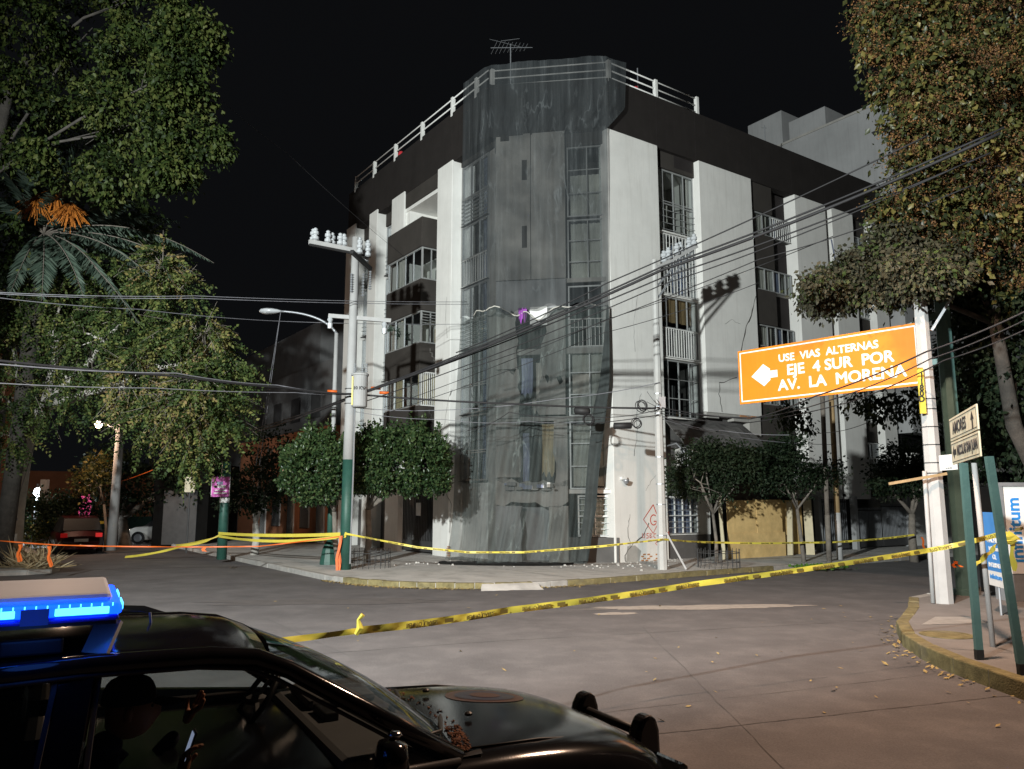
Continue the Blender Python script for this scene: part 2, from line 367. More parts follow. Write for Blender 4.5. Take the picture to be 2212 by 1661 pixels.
# debris ramp where the kerb is broken
c_ = toL(gr(1095, 1268)); dk = Vector((-4.6, 1.15, 0)); rd = Vector((c_.x, c_.y, 0)) - dk; rd.normalize(); tg2 = Vector((-rd.y, rd.x, 0)); base2 = dk + rd * 4.9; gp_ = []
for i in range(7):
    t_ = i / 6; row = []
    for j in range(11):
        a_ = (j / 10 - .5) * (1.1 + .4 * t_); p_ = base2 + rd * (-.75 + 1.2 * t_ + random.uniform(-.05, .05)) + tg2 * (a_ + random.uniform(-.03, .03)); e_ = 1 - (2 * abs(j / 10 - .5)) ** 3
        row.append((p_.x, p_.y, (KH + .012 if t_ < .55 else (KH + .012) * (1 - (t_ - .55) / .45) + .006) - .012 * (1 - e_)))
    gp_.append(row)
MB().grid(gp_).build('cement_ramp', 'pavement', pav, smooth=True)
# grate
a = toL(gr(1135, 1267)); b = toL(gr(1165, 1267)); dd = (b - a).normalized(); nn = Vector((dd.y, -dd.x, 0))
a.z = b.z = 0
MB().bar(a + nn * .03 + Vector((0, 0, .07)), b + nn * .03 + Vector((0, 0, .07)), .03, .13).build('drain_mouth', 'joint', pav)
for i in range(9):
    q = a.lerp(b, (i + .5) / 9) + nn * .05; MB().bar(q + nn * .02, q + nn * .02 + Vector((0, 0, .135)), .03, .03).build('drain_bar', 'kerb_grey', pav)
# pavement slabs joints
for i in range(9):
    x = -4.5 + i * 1.9
    MB().ribbon([(x, -3.5, KH - .006), (x, -.1, KH - .006)], .018, (0, 0, 1)).build('slab_joint', 'joint', pav)
for i in range(7):
    y = 3 + i * 2.2
    MB().ribbon([(-9.2, y, KH - .006), (-3.5, y, KH - .006)], .018, (0, 0, 1)).build('slab_joint', 'joint', pav)
# corner pavement on the right
rk = [(6.3, -6), (5.75, 3.0), (5.5, 7.2), (5.46, 9.4), (5.44, 10.1), (5.52, 10.98), (5.75, 12.0), (6.2, 13.1), (6.7, 13.9), (7.3, 14.9), (8.0, 16.3)]
back = [W(-1.0, -10.6), W(30, -10.6)]
rpoly = rk + [(q.x, q.y) for q in back] + [(60, -6)]
pav2 = MB().ext(rpoly, -.2, KH + .05).build('corner_pavement', 'pavement_dark'); tag(pav2, kind='structure')
kerbs(rk[1:], pav2, lambda k, a: True, side=-1, h=KH + .06, step=.9)
kerbs([(8.0, 16.3)] + [(q.x, q.y) for q in [W(-1.0, -10.6), W(10, -10.6)]], pav2, lambda k, a: False, side=-1, h=KH + .06, step=1.2)
flat([(p.x, p.y, KH + .056) for p in [gr(1990, 1350, .19), gr(2020, 1333, .19), gr(2110, 1333, .19), gr(2130, 1347, .19)]]).build('ramp_slab', 'kerb_grey', pav2)
mh = gr(2045, 1372, .19); MB().lathe([(.36, 0), (.36, .008), (.31, .008), (.31, .004), (.001, .004)], (mh.x, mh.y, KH + .053), 28).build('manhole_cover', 'kerb_yellow', pav2)
# planted verge on the far left corner
vl = [(-16.9, 7.6), (-16.0, 7.5), (-15.4, 7.8), (-15.1, 8.6), (-15.1, 10.5), (-15.4, 60)]
verge = MB().ext(vl + [(-60, 60), (-60, 7.6)], -.2, KH - .01).build('verge', 'pavement'); struct(verge)
kerbs(vl[:-1] + [(-15.3, 40)], verge, lambda k, a: False, step=1.3)
# near-left pavement behind the police car is out of view
# fallen leaves along the kerbs and scattered on the road
def litter(pts, n, sx, label, tall=.03):
    m = MB()
    for _ in range(n):
        i = random.randrange(len(pts) - 1); p = Vector(pts[i]).lerp(Vector(pts[i + 1]), random.random()); s = random.uniform(.02, .055)
        q = p + Vector((random.gauss(0, sx), random.gauss(0, sx), 0)); q.z = p.z + random.uniform(.005, tall); a = random.random() * 6.28
        x = Vector((math.cos(a), math.sin(a), random.uniform(-.3, .5))) * s; y = Vector((-math.sin(a), math.cos(a), random.uniform(-.3, .3))) * s * .5
        m.add([q - x, q - y, q + x, q + y], [(0, 1, 2, 3)])
    o = m.build('leaf_litter', 'dead_leaf'); return tag(o, label, 'leaves', kind='stuff')
kl = [W(*q, 0) for q in kline[6:-1]]
off = [W(q[0] - (.10 if q[0] < -4.6 else 0), q[1] - .12, 0) for q in kline[4:-1]]
litter(off, 900, .07, 'dry yellow leaves in the gutter along the yellow kerb')
litter([Vector((x - .14, y, 0)) for x, y in rk[1:-1]], 170, .09, 'dry leaves in the gutter of the right-hand corner kerb')
litter([gr(900, 1300), gr(1900, 1330), gr(1500, 1450), gr(2150, 1550), gr(450, 1262)], 55, 1.0, 'single dry leaves and paper bits scattered over the crossing')
# ================================================================= corner apartment building (street frame: x along the right street, y into the block)
bld = street('apartment_building', 'white and dark brown five storey corner apartment block, cracked by an earthquake', 'building', 0, 0)
def bx(name, m, x0, x1, y0, y1, z0, z1, parent=bld, bevel=0): return MB().box(x0, x1, y0, y1, z0, z1).build(name, m, parent, bevel=bevel)
XL, XB, YA = -3.26, -2.66, 2.64          # left pier plane, left base plane, chamfer end
# added dark core, no real wall, that keeps light out
core = MB().ext([(2.0, 2.4), (17.0, 2.4), (17.0, 15.6), (-1.0, 15.6), (-1.0, 5.2)], .1, 16.9).build('light_block_core', 'room_dark', bld)
MB().ext([(.05, .15), (17.15, .15), (17.15, 15.6), (-3.1, 15.6), (-3.1, 2.9)], 16.45, 16.9).build('roof', 'raw_concrete', bld)
# parapets
bx('parapet', 'parapet_brown', .06, 17.2, .04, .4, 15.1, 17.1)
bx('parapet', 'parapet_brown', XL + .06, XL + .4, 2.9, 15.6, 15.1, 17.15)
c0, c1 = (-3.2, 2.9), (.06, .04)
MB().ext([c0, c1, (.3, .3), (-2.9, 3.2)], 15.1, 17.1).build('parapet', 'parapet_brown', bld)
for x in (2.35, 4.45, 7.75, 10.4, 12.8):
    MB().ribbon([(x, .034, 15.12), (x + .02, .034, 17.08)], .03, (0, -1, 0)).build('drip_stain', 'dark_brown', bld)
# wide white panels of the right facade
panels = [(-.15, 2.3, .12, 15.1), (4.5, 7.6, 5.35, 15.1), (10.45, 12.65, 2.2, 15.1), (13.1, 14.75, 2.2, 15.1), (16.2, 17.25, 2.2, 15.1)]
PAN = []
for x0, x1, z0, z1 in panels:
    PAN.append(bx('white_panel', 'white_stucco', x0, x1, -.05, .75 if x0 > 0 else .45, z0, z1, bevel=.02))
# piers of the left facade
for s0, s1, z0 in [(2.75, 3.9, .12), (6.8, 8.0, .12), (9.5, 10.35, .12), (11.9, 13.0, .12)]:
    bx('white_pier', 'white_stucco', XL, XB + .35, YA + s0, YA + s1, z0, 15.1 + .02 * s0, bevel=.02)
# ---------------- windows
def window(parent, fx, x0, x1, z0, z1, cols, rows, room='room', bars=None, hbars=None, curtain=None, depth=1.4, fm='frame_metal', pane='window_glass', brk=()):
    """fx maps (a, d, z) -> point: a along the wall, d depth inwards"""
    wroot = MB()
    t = .05
    def pt(a, d, z): return fx(a, d, z)
    def slab(m, a0, a1, d0, d1, zz0, zz1):
        c = [pt(a, d, z) for z in (zz0, zz1) for (a, d) in ((a0, d0), (a1, d0), (a1, d1), (a0, d1))]
        m.add(c, [(0, 3, 2, 1), (4, 5, 6, 7), (0, 1, 5, 4), (1, 2, 6, 5), (2, 3, 7, 6), (3, 0, 4, 7)])
    fr = MB()
    slab(fr, x0, x1, 0, .07, z1 - t, z1); slab(fr, x0, x1, 0, .07, z0, z0 + t); slab(fr, x0, x0 + t, .002, .068, z0 + t, z1 - t); slab(fr, x1 - t, x1, .002, .068, z0 + t, z1 - t)
    win = fr.build('window', fm, parent)
    xs = [x0 + (x1 - x0) * i / cols for i in range(cols + 1)] if isinstance(cols, int) else cols
    zs = [z0 + (z1 - z0) * i / rows for i in range(rows + 1)] if isinstance(rows, int) else rows
    for a in xs[1:-1]:
        m = MB(); slab(m, a - .018, a + .018, .01, .06, z0 + t, z1 - t); m.build('mullion', fm, win)
    for z in zs[1:-1]:
        m = MB(); slab(m, x0 + t, x1 - t, .013, .057, z - .016, z + .016); m.build('transom', fm, win)
    for i in range(len(xs) - 1):
        for j in range(len(zs) - 1):
            if (i, j) in brk: continue
            m = MB(); tl = random.uniform(-.006, .006)
            m.add([pt(xs[i] + .02, .035, zs[j] + .02), pt(xs[i + 1] - .02, .035 + tl, zs[j] + .02), pt(xs[i + 1] - .02, .035 + tl, zs[j + 1] - .02), pt(xs[i] + .02, .035 - tl, zs[j + 1] - .02)], [(0, 1, 2, 3)])
            m.build('pane', pane, win)
    if room:
        m = MB(); c = [pt(a, d, z) for z in (z0, z1) for (a, d) in ((x0, .08), (x1, .08), (x1, depth), (x0, depth))]
        m.add(c, [(0, 1, 2, 3), (7, 6, 5, 4), (1, 5, 6, 2), (2, 6, 7, 3), (3, 7, 4, 0)]); m.build('room', room, win)
    if curtain:
        for (a0, a1, zz0, zz1, mm) in curtain:
            n = 24; P = []
            for k in range(n + 1):
                a = a0 + (a1 - a0) * k / n; dd = .2 + .03 * math.sin(k * 1.9) + .01 * math.sin(k * .7)
                P.append([pt(a, dd, zz0), pt(a + .01 * math.sin(k), dd + .01, (zz0 + zz1) / 2), pt(a, dd - .01, zz1)])
            MB().grid(P).build('curtain', mm, win, smooth=True)
    if bars:
        za, zb, n = bars
        for k in range(n):
            a = x0 + (x1 - x0) * (k + .5) / n; m = MB(); slab(m, a - .011, a + .011, -.06, -.04, za, zb); m.build('bar', 'white_paint', win)
        for z in (za, zb):
            m = MB(); slab(m, x0, x1, -.062, -.038, z - .015, z + .015); m.build('bar_rail', 'white_paint', win)
    if hbars:
        za, zb, n = hbars
        for k in range(n):
            z = za + (zb - za) * k / max(1, n - 1); m = MB(); slab(m, x0, x1, -.05, -.03, z - .01, z + .01); m.build('bar', 'frame_metal', win)
    return win
fR = lambda off: (lambda a, d, z: (a, off + d, z))
fL = lambda off: (lambda a, d, z: (XB + off + d, YA + a, z))
CA, CB = Vector((XB, YA, 0)), Vector((0, 0, 0)); CD = (CB - CA).normalized(); CN = Vector((-CD.y, CD.x, 0))   # CN points inwards
def fC(off):
    def g(a, d, z): p = CA + CD * a + CN * (off + d); return (p.x, p.y, z)
    return g
# bay 1 of the right facade: one big grid window per storey, top two with barred lower half
for k, (z0, z1) in enumerate([(12.0, 14.45), (9.58, 11.95), (7.24, 9.54), (5.08, 7.18)]):
    bars = [None, None, (z0 + .05, z1 - 1.2, 17), None][k]; hb = [(z0 + .1, z0 + .85, 4), (z0 + .1, z1 - .1, 9), None, None][k]
    cur = [[(2.4, 3.3, z0 + .5, z0 + 1.2, 'curtain'), (4.1, 4.45, z0, z1, 'curtain')], [(2.45, 3.0, z0 + .1, z1 - .1, 'curtain'), (3.4, 4.2, z0 + .1, z1 - .3, 'curtain_blue')],
           [(2.5, 4.4, z1 - .9, z1, 'wood'), (3.4, 3.9, z0 + .2, z0 + 1.1, 'curtain')], [(2.5, 2.75, z0 + .5, z1, 'pale_timber'), (2.95, 3.4, z0, z1 - .9, 'frame_dark')]][k]
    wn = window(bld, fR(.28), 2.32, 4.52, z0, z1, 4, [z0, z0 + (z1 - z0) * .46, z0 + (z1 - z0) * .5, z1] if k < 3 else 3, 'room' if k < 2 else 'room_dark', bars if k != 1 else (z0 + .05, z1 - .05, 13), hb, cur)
    bx('sill', 'white_stucco', 2.3, 4.5, .16, .9, z0 - .05, z0 - .003)
bx('lintel_wall', 'brown_stucco', 2.3, 4.5, .2, .9, 14.46, 15.12)
bx('lintel_dark_panel', 'dark_brown', 3.4, 4.4, .19, .3, 14.62, 15.1)  # darker rectangle laid just proud of the lintel face
bx('lower_wall', 'dado', 2.3, 4.5, .35, 1.0, 2.3, 5.0)
# crumpled canopy roof over the shop front
P = []
for i in range(9):
    row = []
    for j in range(13):
        x = 2.35 + 4.4 * j / 12; d = i / 8
        row.append((x, .3 - 1.15 * d, 4.95 - .75 * d * d - .25 * d + .05 * math.sin(j * 1.7 + i) + (.12 * d * math.sin(j * .8))))
    P.append(row)
MB().grid(P).build('canopy', 'dado', bld, solid=.03)
for x in (2.5, 4.2): MB().tube([(x, .3, 4.0), (x + .05, -.3, 4.1), (x + .05, -.75, 3.7)], .03).build('canopy_strut', 'steel', bld)
bx('shop_sign', 'tape_yellow', 6.3, 7.3, .02, .12, 4.05, 4.5)
bx('sign_band', 'dado', 4.55, 7.6, .3, .8, 4.0, 5.3)
window(bld, fR(.0), 3.15, 4.4, 3.1, 4.0, 4, 1, 'room', (3.12, 3.98, 9))
# ground floor: white gridded window, dado below
bx('ground_wall', 'white_stucco', 2.3, 4.5, .12, .6, .13, .9); bx('dado_wall', 'dado', 2.31, 4.52, .06, .13, .13, .93)
window(bld, fR(.1), 2.42, 4.0, .94, 2.28, 4, 2, 'room', None, (1.0, 2.2, 7), [(2.45, 3.95, .95, 2.2, 'curtain_blue')], fm='white_paint')
bx('ground_pier', 'white_stucco', 4.0, 4.6, .1, .6, .93, 2.3)
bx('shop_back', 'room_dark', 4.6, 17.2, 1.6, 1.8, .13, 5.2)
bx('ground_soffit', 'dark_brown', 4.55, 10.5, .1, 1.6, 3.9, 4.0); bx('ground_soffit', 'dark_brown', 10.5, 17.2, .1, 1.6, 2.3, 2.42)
# broken bottom of panel two: lumps of rendered concrete hanging
for (x0, x1, z0) in [(4.5, 5.2, 5.15), (5.2, 6.0, 5.22), (6.0, 6.9, 5.1), (6.9, 7.6, 4.6)]:
    bx('broken_edge', 'raw_concrete', x0, x1 - .03, .0, .5, z0, 5.38)
for (x, z, w_) in [(6.35, 5.28, .35), (6.75, 5.25, .25), (7.0, 5.3, .3)]: bx('brick', 'brick', x, x + w_, -.03, .1, z, z + .07)
# bay 2: brown spandrels and window bands; shadow of the right half put into its colour
bands = [(12.95, 13.9), (10.6, 11.55), (8.25, 9.15), (5.9, 6.8)]
zz = 15.1
for k, (z0, z1) in enumerate(bands):
    bx('spandrel', 'brown_stucco', 7.6, 9.1, .12, .8, z1 + .01, zz); bx('spandrel', 'dark_brown', 9.1, 10.45, .5, .9, z1 + .01, zz); zz = z0 - .01  # darker brown on the right spandrel imitates shade
    window(bld, fR(.18), 7.95, 9.1, z0, z1, 2, 1, 'room', None, None, [(8.0, 9.05, z0, z1, 'curtain')])
    window(bld, fR(.2), 9.1, 10.3, z0, z1, 3, 1, 'room' if k % 2 else 'room_dark', (z0, z1 - .1, 9) if k == 0 else None, None, [(9.2, 9.7, z0, z1, 'curtain_blue')])
    bx('jamb', 'dark_brown', 7.6, 7.94, .2, .8, z0, z1)
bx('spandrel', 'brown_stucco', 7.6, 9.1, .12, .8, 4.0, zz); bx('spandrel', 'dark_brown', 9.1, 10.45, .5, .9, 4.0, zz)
# narrow bays 3 and 4
for (x0, x1) in [(12.65, 13.1), (14.75, 16.2)]:
    z = 14.3; bx('spandrel', 'brown_stucco', x0, x1, .3, .9, 14.3, 15.1)
    for k in range(5):
        window(bld, fR(.3), x0, x1, z - 1.5, z, 1 if x1 - x0 < .6 else 3, 2, 'room', (z - 1.45, z - .7, 3 if x1 - x0 < .6 else 7), None, [(x0 + .1, x0 + .5 * (x1 - x0), z - 1.4, z, 'curtain_blue' if k % 2 else 'curtain')])
        bx('spandrel', 'brown_stucco' if x1 - x0 > .6 else 'dado', x0, x1, .3, .9, z - 2.38, z - 1.52); z -= 2.4
bl = MB().grid([[(12.95 + .25 * t + .12 * s, -.02 - .05 * math.sin(t * 3), 13.6 - 2.2 * t) for s in (0, .5, 1)] for t in [i / 8 for i in range(9)]]).build('loose_curtain', 'curtain_blue', bld, smooth=True)
# ground floor gates on the right
def gate(x0, x1, z1, y=-.35, n=14):
    g = bx('gate', 'frame_dark', x0, x1, y - .02, y + .02, .2, .55)
    MB().box(x0, x1, y - .025, y + .025, z1 - .05, z1).build('rail', 'frame_dark', g)
    for k in range(n):
        x = x0 + (x1 - x0) * (k + .5) / n; MB().box(x - .018, x + .018, y - .014, y + .014, .55, z1 + .08).build('gate_bar', 'steel', g)
gate(10.6, 12.4, 2.1); gate(13.2, 15.0, 1.75, -.3, 18); gate(15.05, 17.0, 1.9, -.3, 18)
for x in (10.5, 13.0, 17.1): bx('gate_post', 'grey_wall', x - .12, x + .08, -.42, -.2, .13, 2.3)
# ---------------- chamfered corner
def cham(name, m, a0, a1, o0, o1, z0, z1):
    c = [CA + CD * a + CN * o for (a, o) in ((a0, o0), (a1, o0), (a1, o1), (a0, o1))]
    return MB().ext([(p.x, p.y) for p in c], z0, z1).build(name, m, bld)
PO = -.12
cham('corner_panel', 'raw_concrete', -.32, .92, PO, .4, 9.75, 15.15); cham('corner_panel', 'raw_concrete', .94, 2.15, PO + .02, .4, 9.75, 15.15)
for z0, z1 in [(13.4, 14.15), (10.9, 11.7)]: cham('slot_window', 'room_dark', .62, .8, PO - .008, PO + .1, z0, z1)
def ragged(a0, a1, z0, z1, name='broken_wall', m='raw_concrete', o=PO, n=9, amp=.16, sides='b'):
    pts = []
    A_ = [a0 + (a1 - a0) * i / n for i in range(n + 1)]
    top = [(a, z1 + (random.uniform(-amp, amp) if 't' in sides else 0)) for a in A_]
    bot = [(a, z0 + (random.uniform(-amp, amp) if 'b' in sides else 0)) for a in A_[::-1]]
    rgt = [(a1 + random.uniform(-amp, amp) * .6, z1 - (z1 - z0) * (i + 1) / 6) for i in range(4)] if 'r' in sides else []
    lft = [(a0 + random.uniform(-amp, amp) * .6, z0 + (z1 - z0) * (i + 1) / 6) for i in range(4)] if 'l' in sides else []
    pl = top + rgt + bot + lft; f = fC(o); g = fC(o + .22); N = len(pl)
    v = [f(a, 0, z) for a, z in pl] + [g(a, 0, z) for a, z in pl]
    mb = MB(); mb.add(v, [tuple(range(N - 1, -1, -1)), tuple(range(N, 2 * N))] + [(i, (i + 1) % N, N + (i + 1) % N, N + i) for i in range(N)])
    return mb.build(name, m, bld)
# storeys below: battered concrete skin with holes into the rooms
ragged(-.3, 2.15, 8.6, 9.72, amp=.22, m='grey_wall'); ragged(-.3, .45, 6.6, 8.55, sides='r', amp=.14); ragged(1.35, 2.12, 6.2, 8.7, sides='lb', amp=.22)
ragged(-.3, .5, 4.9, 6.5, sides='tr', amp=.12); ragged(1.2, 2.1, 5.0, 6.2, sides='lt', amp=.2)
ragged(-.3, .55, 2.9, 4.75, sides='r', amp=.12); ragged(1.7, 2.15, 2.6, 4.85, sides='l', amp=.12); ragged(-.3, 2.15, 2.0, 2.75, sides='tb', amp=.14)
ragged(-.3, .6, .13, 1.95, sides='r', amp=.1, m='grey_wall'); ragged(1.5, 2.15, .13, 1.95, sides='l', amp=.12)
cham('floor_slab', 'raw_concrete', -.2, 3.6, .0, 1.6, 4.8, 4.95); cham('floor_slab', 'raw_concrete', -.2, 3.6, .0, 1.6, 7.1, 7.3); cham('floor_slab', 'raw_concrete', -.2, 3.6, .0, 1.6, 9.6, 9.75)
cham('floor_slab', 'raw_concrete', -.2, 3.6, .0, 1.6, 2.35, 2.5)
cham('inner_wall', 'room_dark', .0, 3.6, 1.5, 1.6, 2.5, 9.6); cham('inner_wall', 'grey_wall', .3, 1.6, .5, .6, .13, 1.9)
def hang(a0, a1, z0, z1, m, o=.2):
    f = fC(o); n = 14
    P = [[f(a0 + (a1 - a0) * k / n, .05 * math.sin(k * 1.7), z0 + .1 * math.sin(k)), f(a0 + (a1 - a0) * k / n + .02, .04 * math.sin(k * 1.7), (z0 + z1) / 2), f(a0 + (a1 - a0) * k / n, .03 * math.sin(k * 1.5), z1)] for k in range(n + 1)]
    MB().grid(P).build('hanging_cloth', m, bld, smooth=True)
hang(.55, .95, 5.7, 7.0, 'curtain_blue', .1); hang(1.25, 1.68, 3.0, 4.7, 'curtain_beige', .15); hang(.6, .82, 2.7, 4.4, 'curtain_blue', .1); hang(.85, 1.2, 5.2, 6.9, 'curtain', .5)
hang(.52, .82, 8.22, 8.68, 'cloth_purple', -.36)
cham('white_wall_patch', 'white_paint', .9, 1.5, PO - .03, PO + .05, 8.1, 8.75)
for i in range(26):
    f = fC(-.15 - random.random() * .3)(random.uniform(0, 2), 0, 2.5 + random.random() * .18); s = random.uniform(.05, .16)
    MB().box(f[0] - s, f[0] + s * .7, f[1] - s * .6, f[1] + s, f[2] - s * .4, f[2] + s * .5).build('rubble_lump', random.choice(['grey_wall', 'raw_concrete', 'curtain_blue', 'white_paint']), bld)
# window column of the chamfer
for k, (z0, z1) in enumerate([(12.0, 14.6), (9.6, 11.9), (7.3, 9.5), (4.95, 7.2), (2.5, 4.8)]):
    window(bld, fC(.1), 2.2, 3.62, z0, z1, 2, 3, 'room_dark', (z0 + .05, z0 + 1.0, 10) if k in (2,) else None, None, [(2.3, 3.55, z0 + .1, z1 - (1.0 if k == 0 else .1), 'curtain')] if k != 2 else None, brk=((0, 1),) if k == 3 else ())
cham('lintel_wall', 'brown_stucco', -.4, 3.75, .05, .4, 14.62, 15.1)
window(bld, fC(.1), 2.45, 3.6, .95, 2.3, 2, 2, 'room', None, (1.0, 2.2, 7), [(2.5, 3.55, 1, 2.2, 'curtain')], fm='white_paint')
cham('dado_wall', 'dado', 2.1, 3.8, -.1, .3, .13, .93)
cham('sill', 'white_stucco', 2.2, 3.65, -.04, .1, 2.36, 2.48)
# ---------------- left facade: narrow barred strip by the corner
zz = 14.9
for k in range(5):
    z1 = zz - .03; z0 = z1 - 2.36
    window(bld, fL(-.15), .9, 2.72, z0, z1, 3, [z0, z0 + 1.0, z0 + 1.08, z1], 'room', None if k != 1 else (z0, z0 + 1.0, 11), (z0 + .1, z0 + 1.0, 7) if k in (0, 2) else None, [(2.1, 2.7, z0 + 1.1, z1, 'curtain'), (1.0, 1.5, z0, z1, 'curtain_blue')])
    bx('sill', 'frame_dark', XB - .2, XB + .4, YA + .9, YA + 2.74, z0 - .02, z0 - .002); zz -= 2.42
bx('lintel_wall', 'brown_stucco', XB - .2, XB + .4, YA - .2, YA + 2.75, 14.92, 15.12)
bx('corner_return', 'raw_concrete', XB - .1, XB + .4, YA, YA + .88, .13, 14.9)
bx('base_wall', 'white_stucco', XB - .02, XB + .4, YA + .88, YA + 2.75, .13, 2.75)
# enclosed balcony stack
y0, y1, XO = YA + 4.4, YA + 7.5, XB - 1.0
for k, (z0, z1) in enumerate([(12.08, 13.3), (9.5, 10.76), (7.05, 8.2), (4.6, 5.74)]):
    b = MB().box(XO, XB + .3, y0, y1, z0, z1).build('balcony', 'brown_stucco', bld, bevel=.015)
    if k == 0: MB().box(XO + .12, XB + .31, y0 + .12, y1 - .12, z1 - .9, z1 + .002).build('terrace_floor', 'room', b)
fBo = lambda a, d, z: (XO + .05 + d, y0 + a, z)
fBs = lambda a, d, z: (XB + .02 - a, y0 + .05 + d, z)
for k, (z0, z1) in enumerate([(10.77, 12.07), (8.21, 9.49), (5.75, 7.04)]):
    window(bld, fBo, .06, 3.08, z0, z1, [.06, .8, 1.5, 2.3, 3.08], 1, None, (z0, z1, 12) if k == 9 else None, None, [(1.9, 2.5, z0, z1, 'curtain_beige' if k == 2 else 'curtain')])
    window(bld, fBs, .1, .95, z0, z1, 2, 1, None, (z0, z1, 10) if k == 2 else None, (z1 - .5, z1 - .05, 5) if k == 1 else None, [(.12, .93, z0, z1, 'curtain_beige')] if k == 2 else None)
    MB().box(XB + .9, XB + 1.0, y0 - .4, y1 + .1, z0, z1).build('inner_wall', 'room', bld)
    MB().box(XB + .25, XB + .95, y1 - .1, y1, z0, z1).build('inner_wall', 'room', bld)
    MB().box(XB + .3, XB + .95, y0 + .01, y1, z0 - .05, z0 + .01).build('inner_floor', 'room', bld); MB().box(XB + .3, XB + .95, y0 + .01, y1, z1 - .01, z1 + .03).build('inner_ceiling', 'room', bld)
    for q in (.9, 1.7): MB().box(XB + .86, XB + .905, y0 + q, y0 + q + .5, z0 + .1, z1 - .15).build('inner_door', 'wood' if k else 'frame_dark', bld)
MB().box(XB + .9, XB + 1.0, y0 - .5, y1 + .6, 12.1, 14.4).build('inner_wall', 'room', bld)
bx('terrace_soffit', 'white_stucco', XL + .1, XB + 1.0, YA + 3.9, YA + 6.8, 14.3, 14.45); bx('soffit_beam', 'brown_stucco', XL + .07, XL + .4, YA + 3.9, YA + 6.8, 14.46, 15.1)
window(bld, lambda a, d, z: (XB + .7 + d, YA + 4.0 + a, z), .2, 1.6, 13.0, 14.25, 3, 1, 'room_dark')
bx('terrace_side', 'white_stucco', XL + .15, XB + 1.0, YA + 6.55, YA + 6.8, 13.0, 14.3)
# flaked plaster steps on the balconies
def crackline(pts, w_, nrm, m='crack', par=bld, name='crack'): return MB().ribbon(pts, [w_ * random.uniform(.4, 1.3) for _ in pts], nrm).build(name, m, par)
for z in (8.0, 5.6):
    q = []; yy, zq = y0 - .006, z; xx = XO + .45
    for i in range(5): q += [(xx, yy, zq), (xx, yy, zq - .16)]; xx += .09; zq -= .16
    crackline(q, .014, (0, -1, 0), 'raw_concrete')
# windows between the far piers
for (s0, s1) in [(8.0, 9.5), (10.35, 11.9)]:
    zz = 14.5
    for k in range(5):
        z0 = zz - 2.3
        window(bld, fL(-.1), s0, s1, z0 + .02, zz, 2, [z0 + .02, z0 + .9, zz], 'room', None, (z0 + .1, z0 + .85, 5), [(s0 + .1, s0 + .6, z0 + .9, zz, 'curtain_blue' if k % 2 else 'curtain')])
        bx('sill', 'frame_dark', XB - .2, XB + .3, YA + s0, YA + s1, z0 - .03, z0 + .01); zz -= 2.42
    bx('lintel_wall', 'brown_stucco', XB - .15, XB + .3, YA + s0, YA + s1, 14.52, 15.3); bx('base_wall', 'dado', XB - .05, XB + .3, YA + s0, YA + s1, .13, 2.2)
bx('end_wall', 'white_stucco', XB + .36, 3, 15.4, 15.65, .13, 15.1)
# entrance: dark gate under the balconies
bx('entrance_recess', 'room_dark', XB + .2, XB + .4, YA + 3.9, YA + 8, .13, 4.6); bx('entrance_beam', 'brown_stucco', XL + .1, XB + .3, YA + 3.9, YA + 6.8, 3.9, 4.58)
g = bx('entrance_gate', 'frame_dark', XL + .2, XL + .24, YA + 3.95, YA + 6.75, .2, .6); MB().box(XL + .19, XL + .25, YA + 3.95, YA + 6.75, 2.3, 2.38).build('rail', 'frame_dark', g)
for k in range(22):
    y = YA + 4.0 + 2.7 * k / 21; MB().box(XL + .205, XL + .235, y - .015, y + .015, .6, 2.3).build('gate_bar', 'frame_dark', g)
MB().box(XL + .17, XL + .19, YA + 5.2, YA + 5.55, 1.55, 2.05).build('notice', 'sign_white', g)
# ---------------- cracks on the panels
def zig(pts, n=5, j=.035):
    o = []
    for a, b in zip(pts[:-1], pts[1:]):
        for i in range(n): t = i / n; o.append((a[0] + (b[0] - a[0]) * t + random.uniform(-j, j), a[1] + (b[1] - a[1]) * t + random.uniform(-j, j)))
    return o + [pts[-1]]
def pxcrack(pp, w_, y=-.056, n=4, j=.03, m='crack'):
    q = [ony(px, py, y) for px, py in pp]; z = zig([(p.x, p.z) for p in q], n, j); crackline([(a, y, b) for a, b in z], w_, (0, -1, 0), m)
pxcrack([(1632, 640), (1624, 680), (1612, 705), (1598, 770)], .05); pxcrack([(1592, 815), (1555, 828), (1553, 850), (1560, 890)], .03)
pxcrack([(1402, 1130), (1388, 1160), (1362, 1180), (1350, 1200), (1352, 1218)], .035); pxcrack([(1362, 1110), (1356, 1140), (1361, 1180)], .022)
pxcrack([(1385, 850), (1375, 880), (1376, 940), (1370, 985)], .015); pxcrack([(1435, 1005), (1405, 1040), (1395, 1060)], .012); pxcrack([(1510, 985), (1560, 960), (1600, 945), (1640, 940)], .02, n=3)
pxcrack([(1378, 640), (1368, 700), (1372, 760)], .01); pxcrack([(1600, 700), (1580, 690), (1566, 700)], .012)
def lxcrack(pp, w_, x=XL - .006, n=4, j=.03, m='raw_concrete'):
    q = [onx(px, py, x) for px, py in pp]; z = zig([(p.y, p.z) for p in q], n, j); crackline([(x, a, b) for a, b in z], w_, (-1, 0, 0), m)
lxcrack([(965, 640), (962, 690), (966, 730)], .03); lxcrack([(975, 840), (965, 880), (960, 920)], .03); lxcrack([(960, 1060), (975, 1090), (970, 1150)], .03)
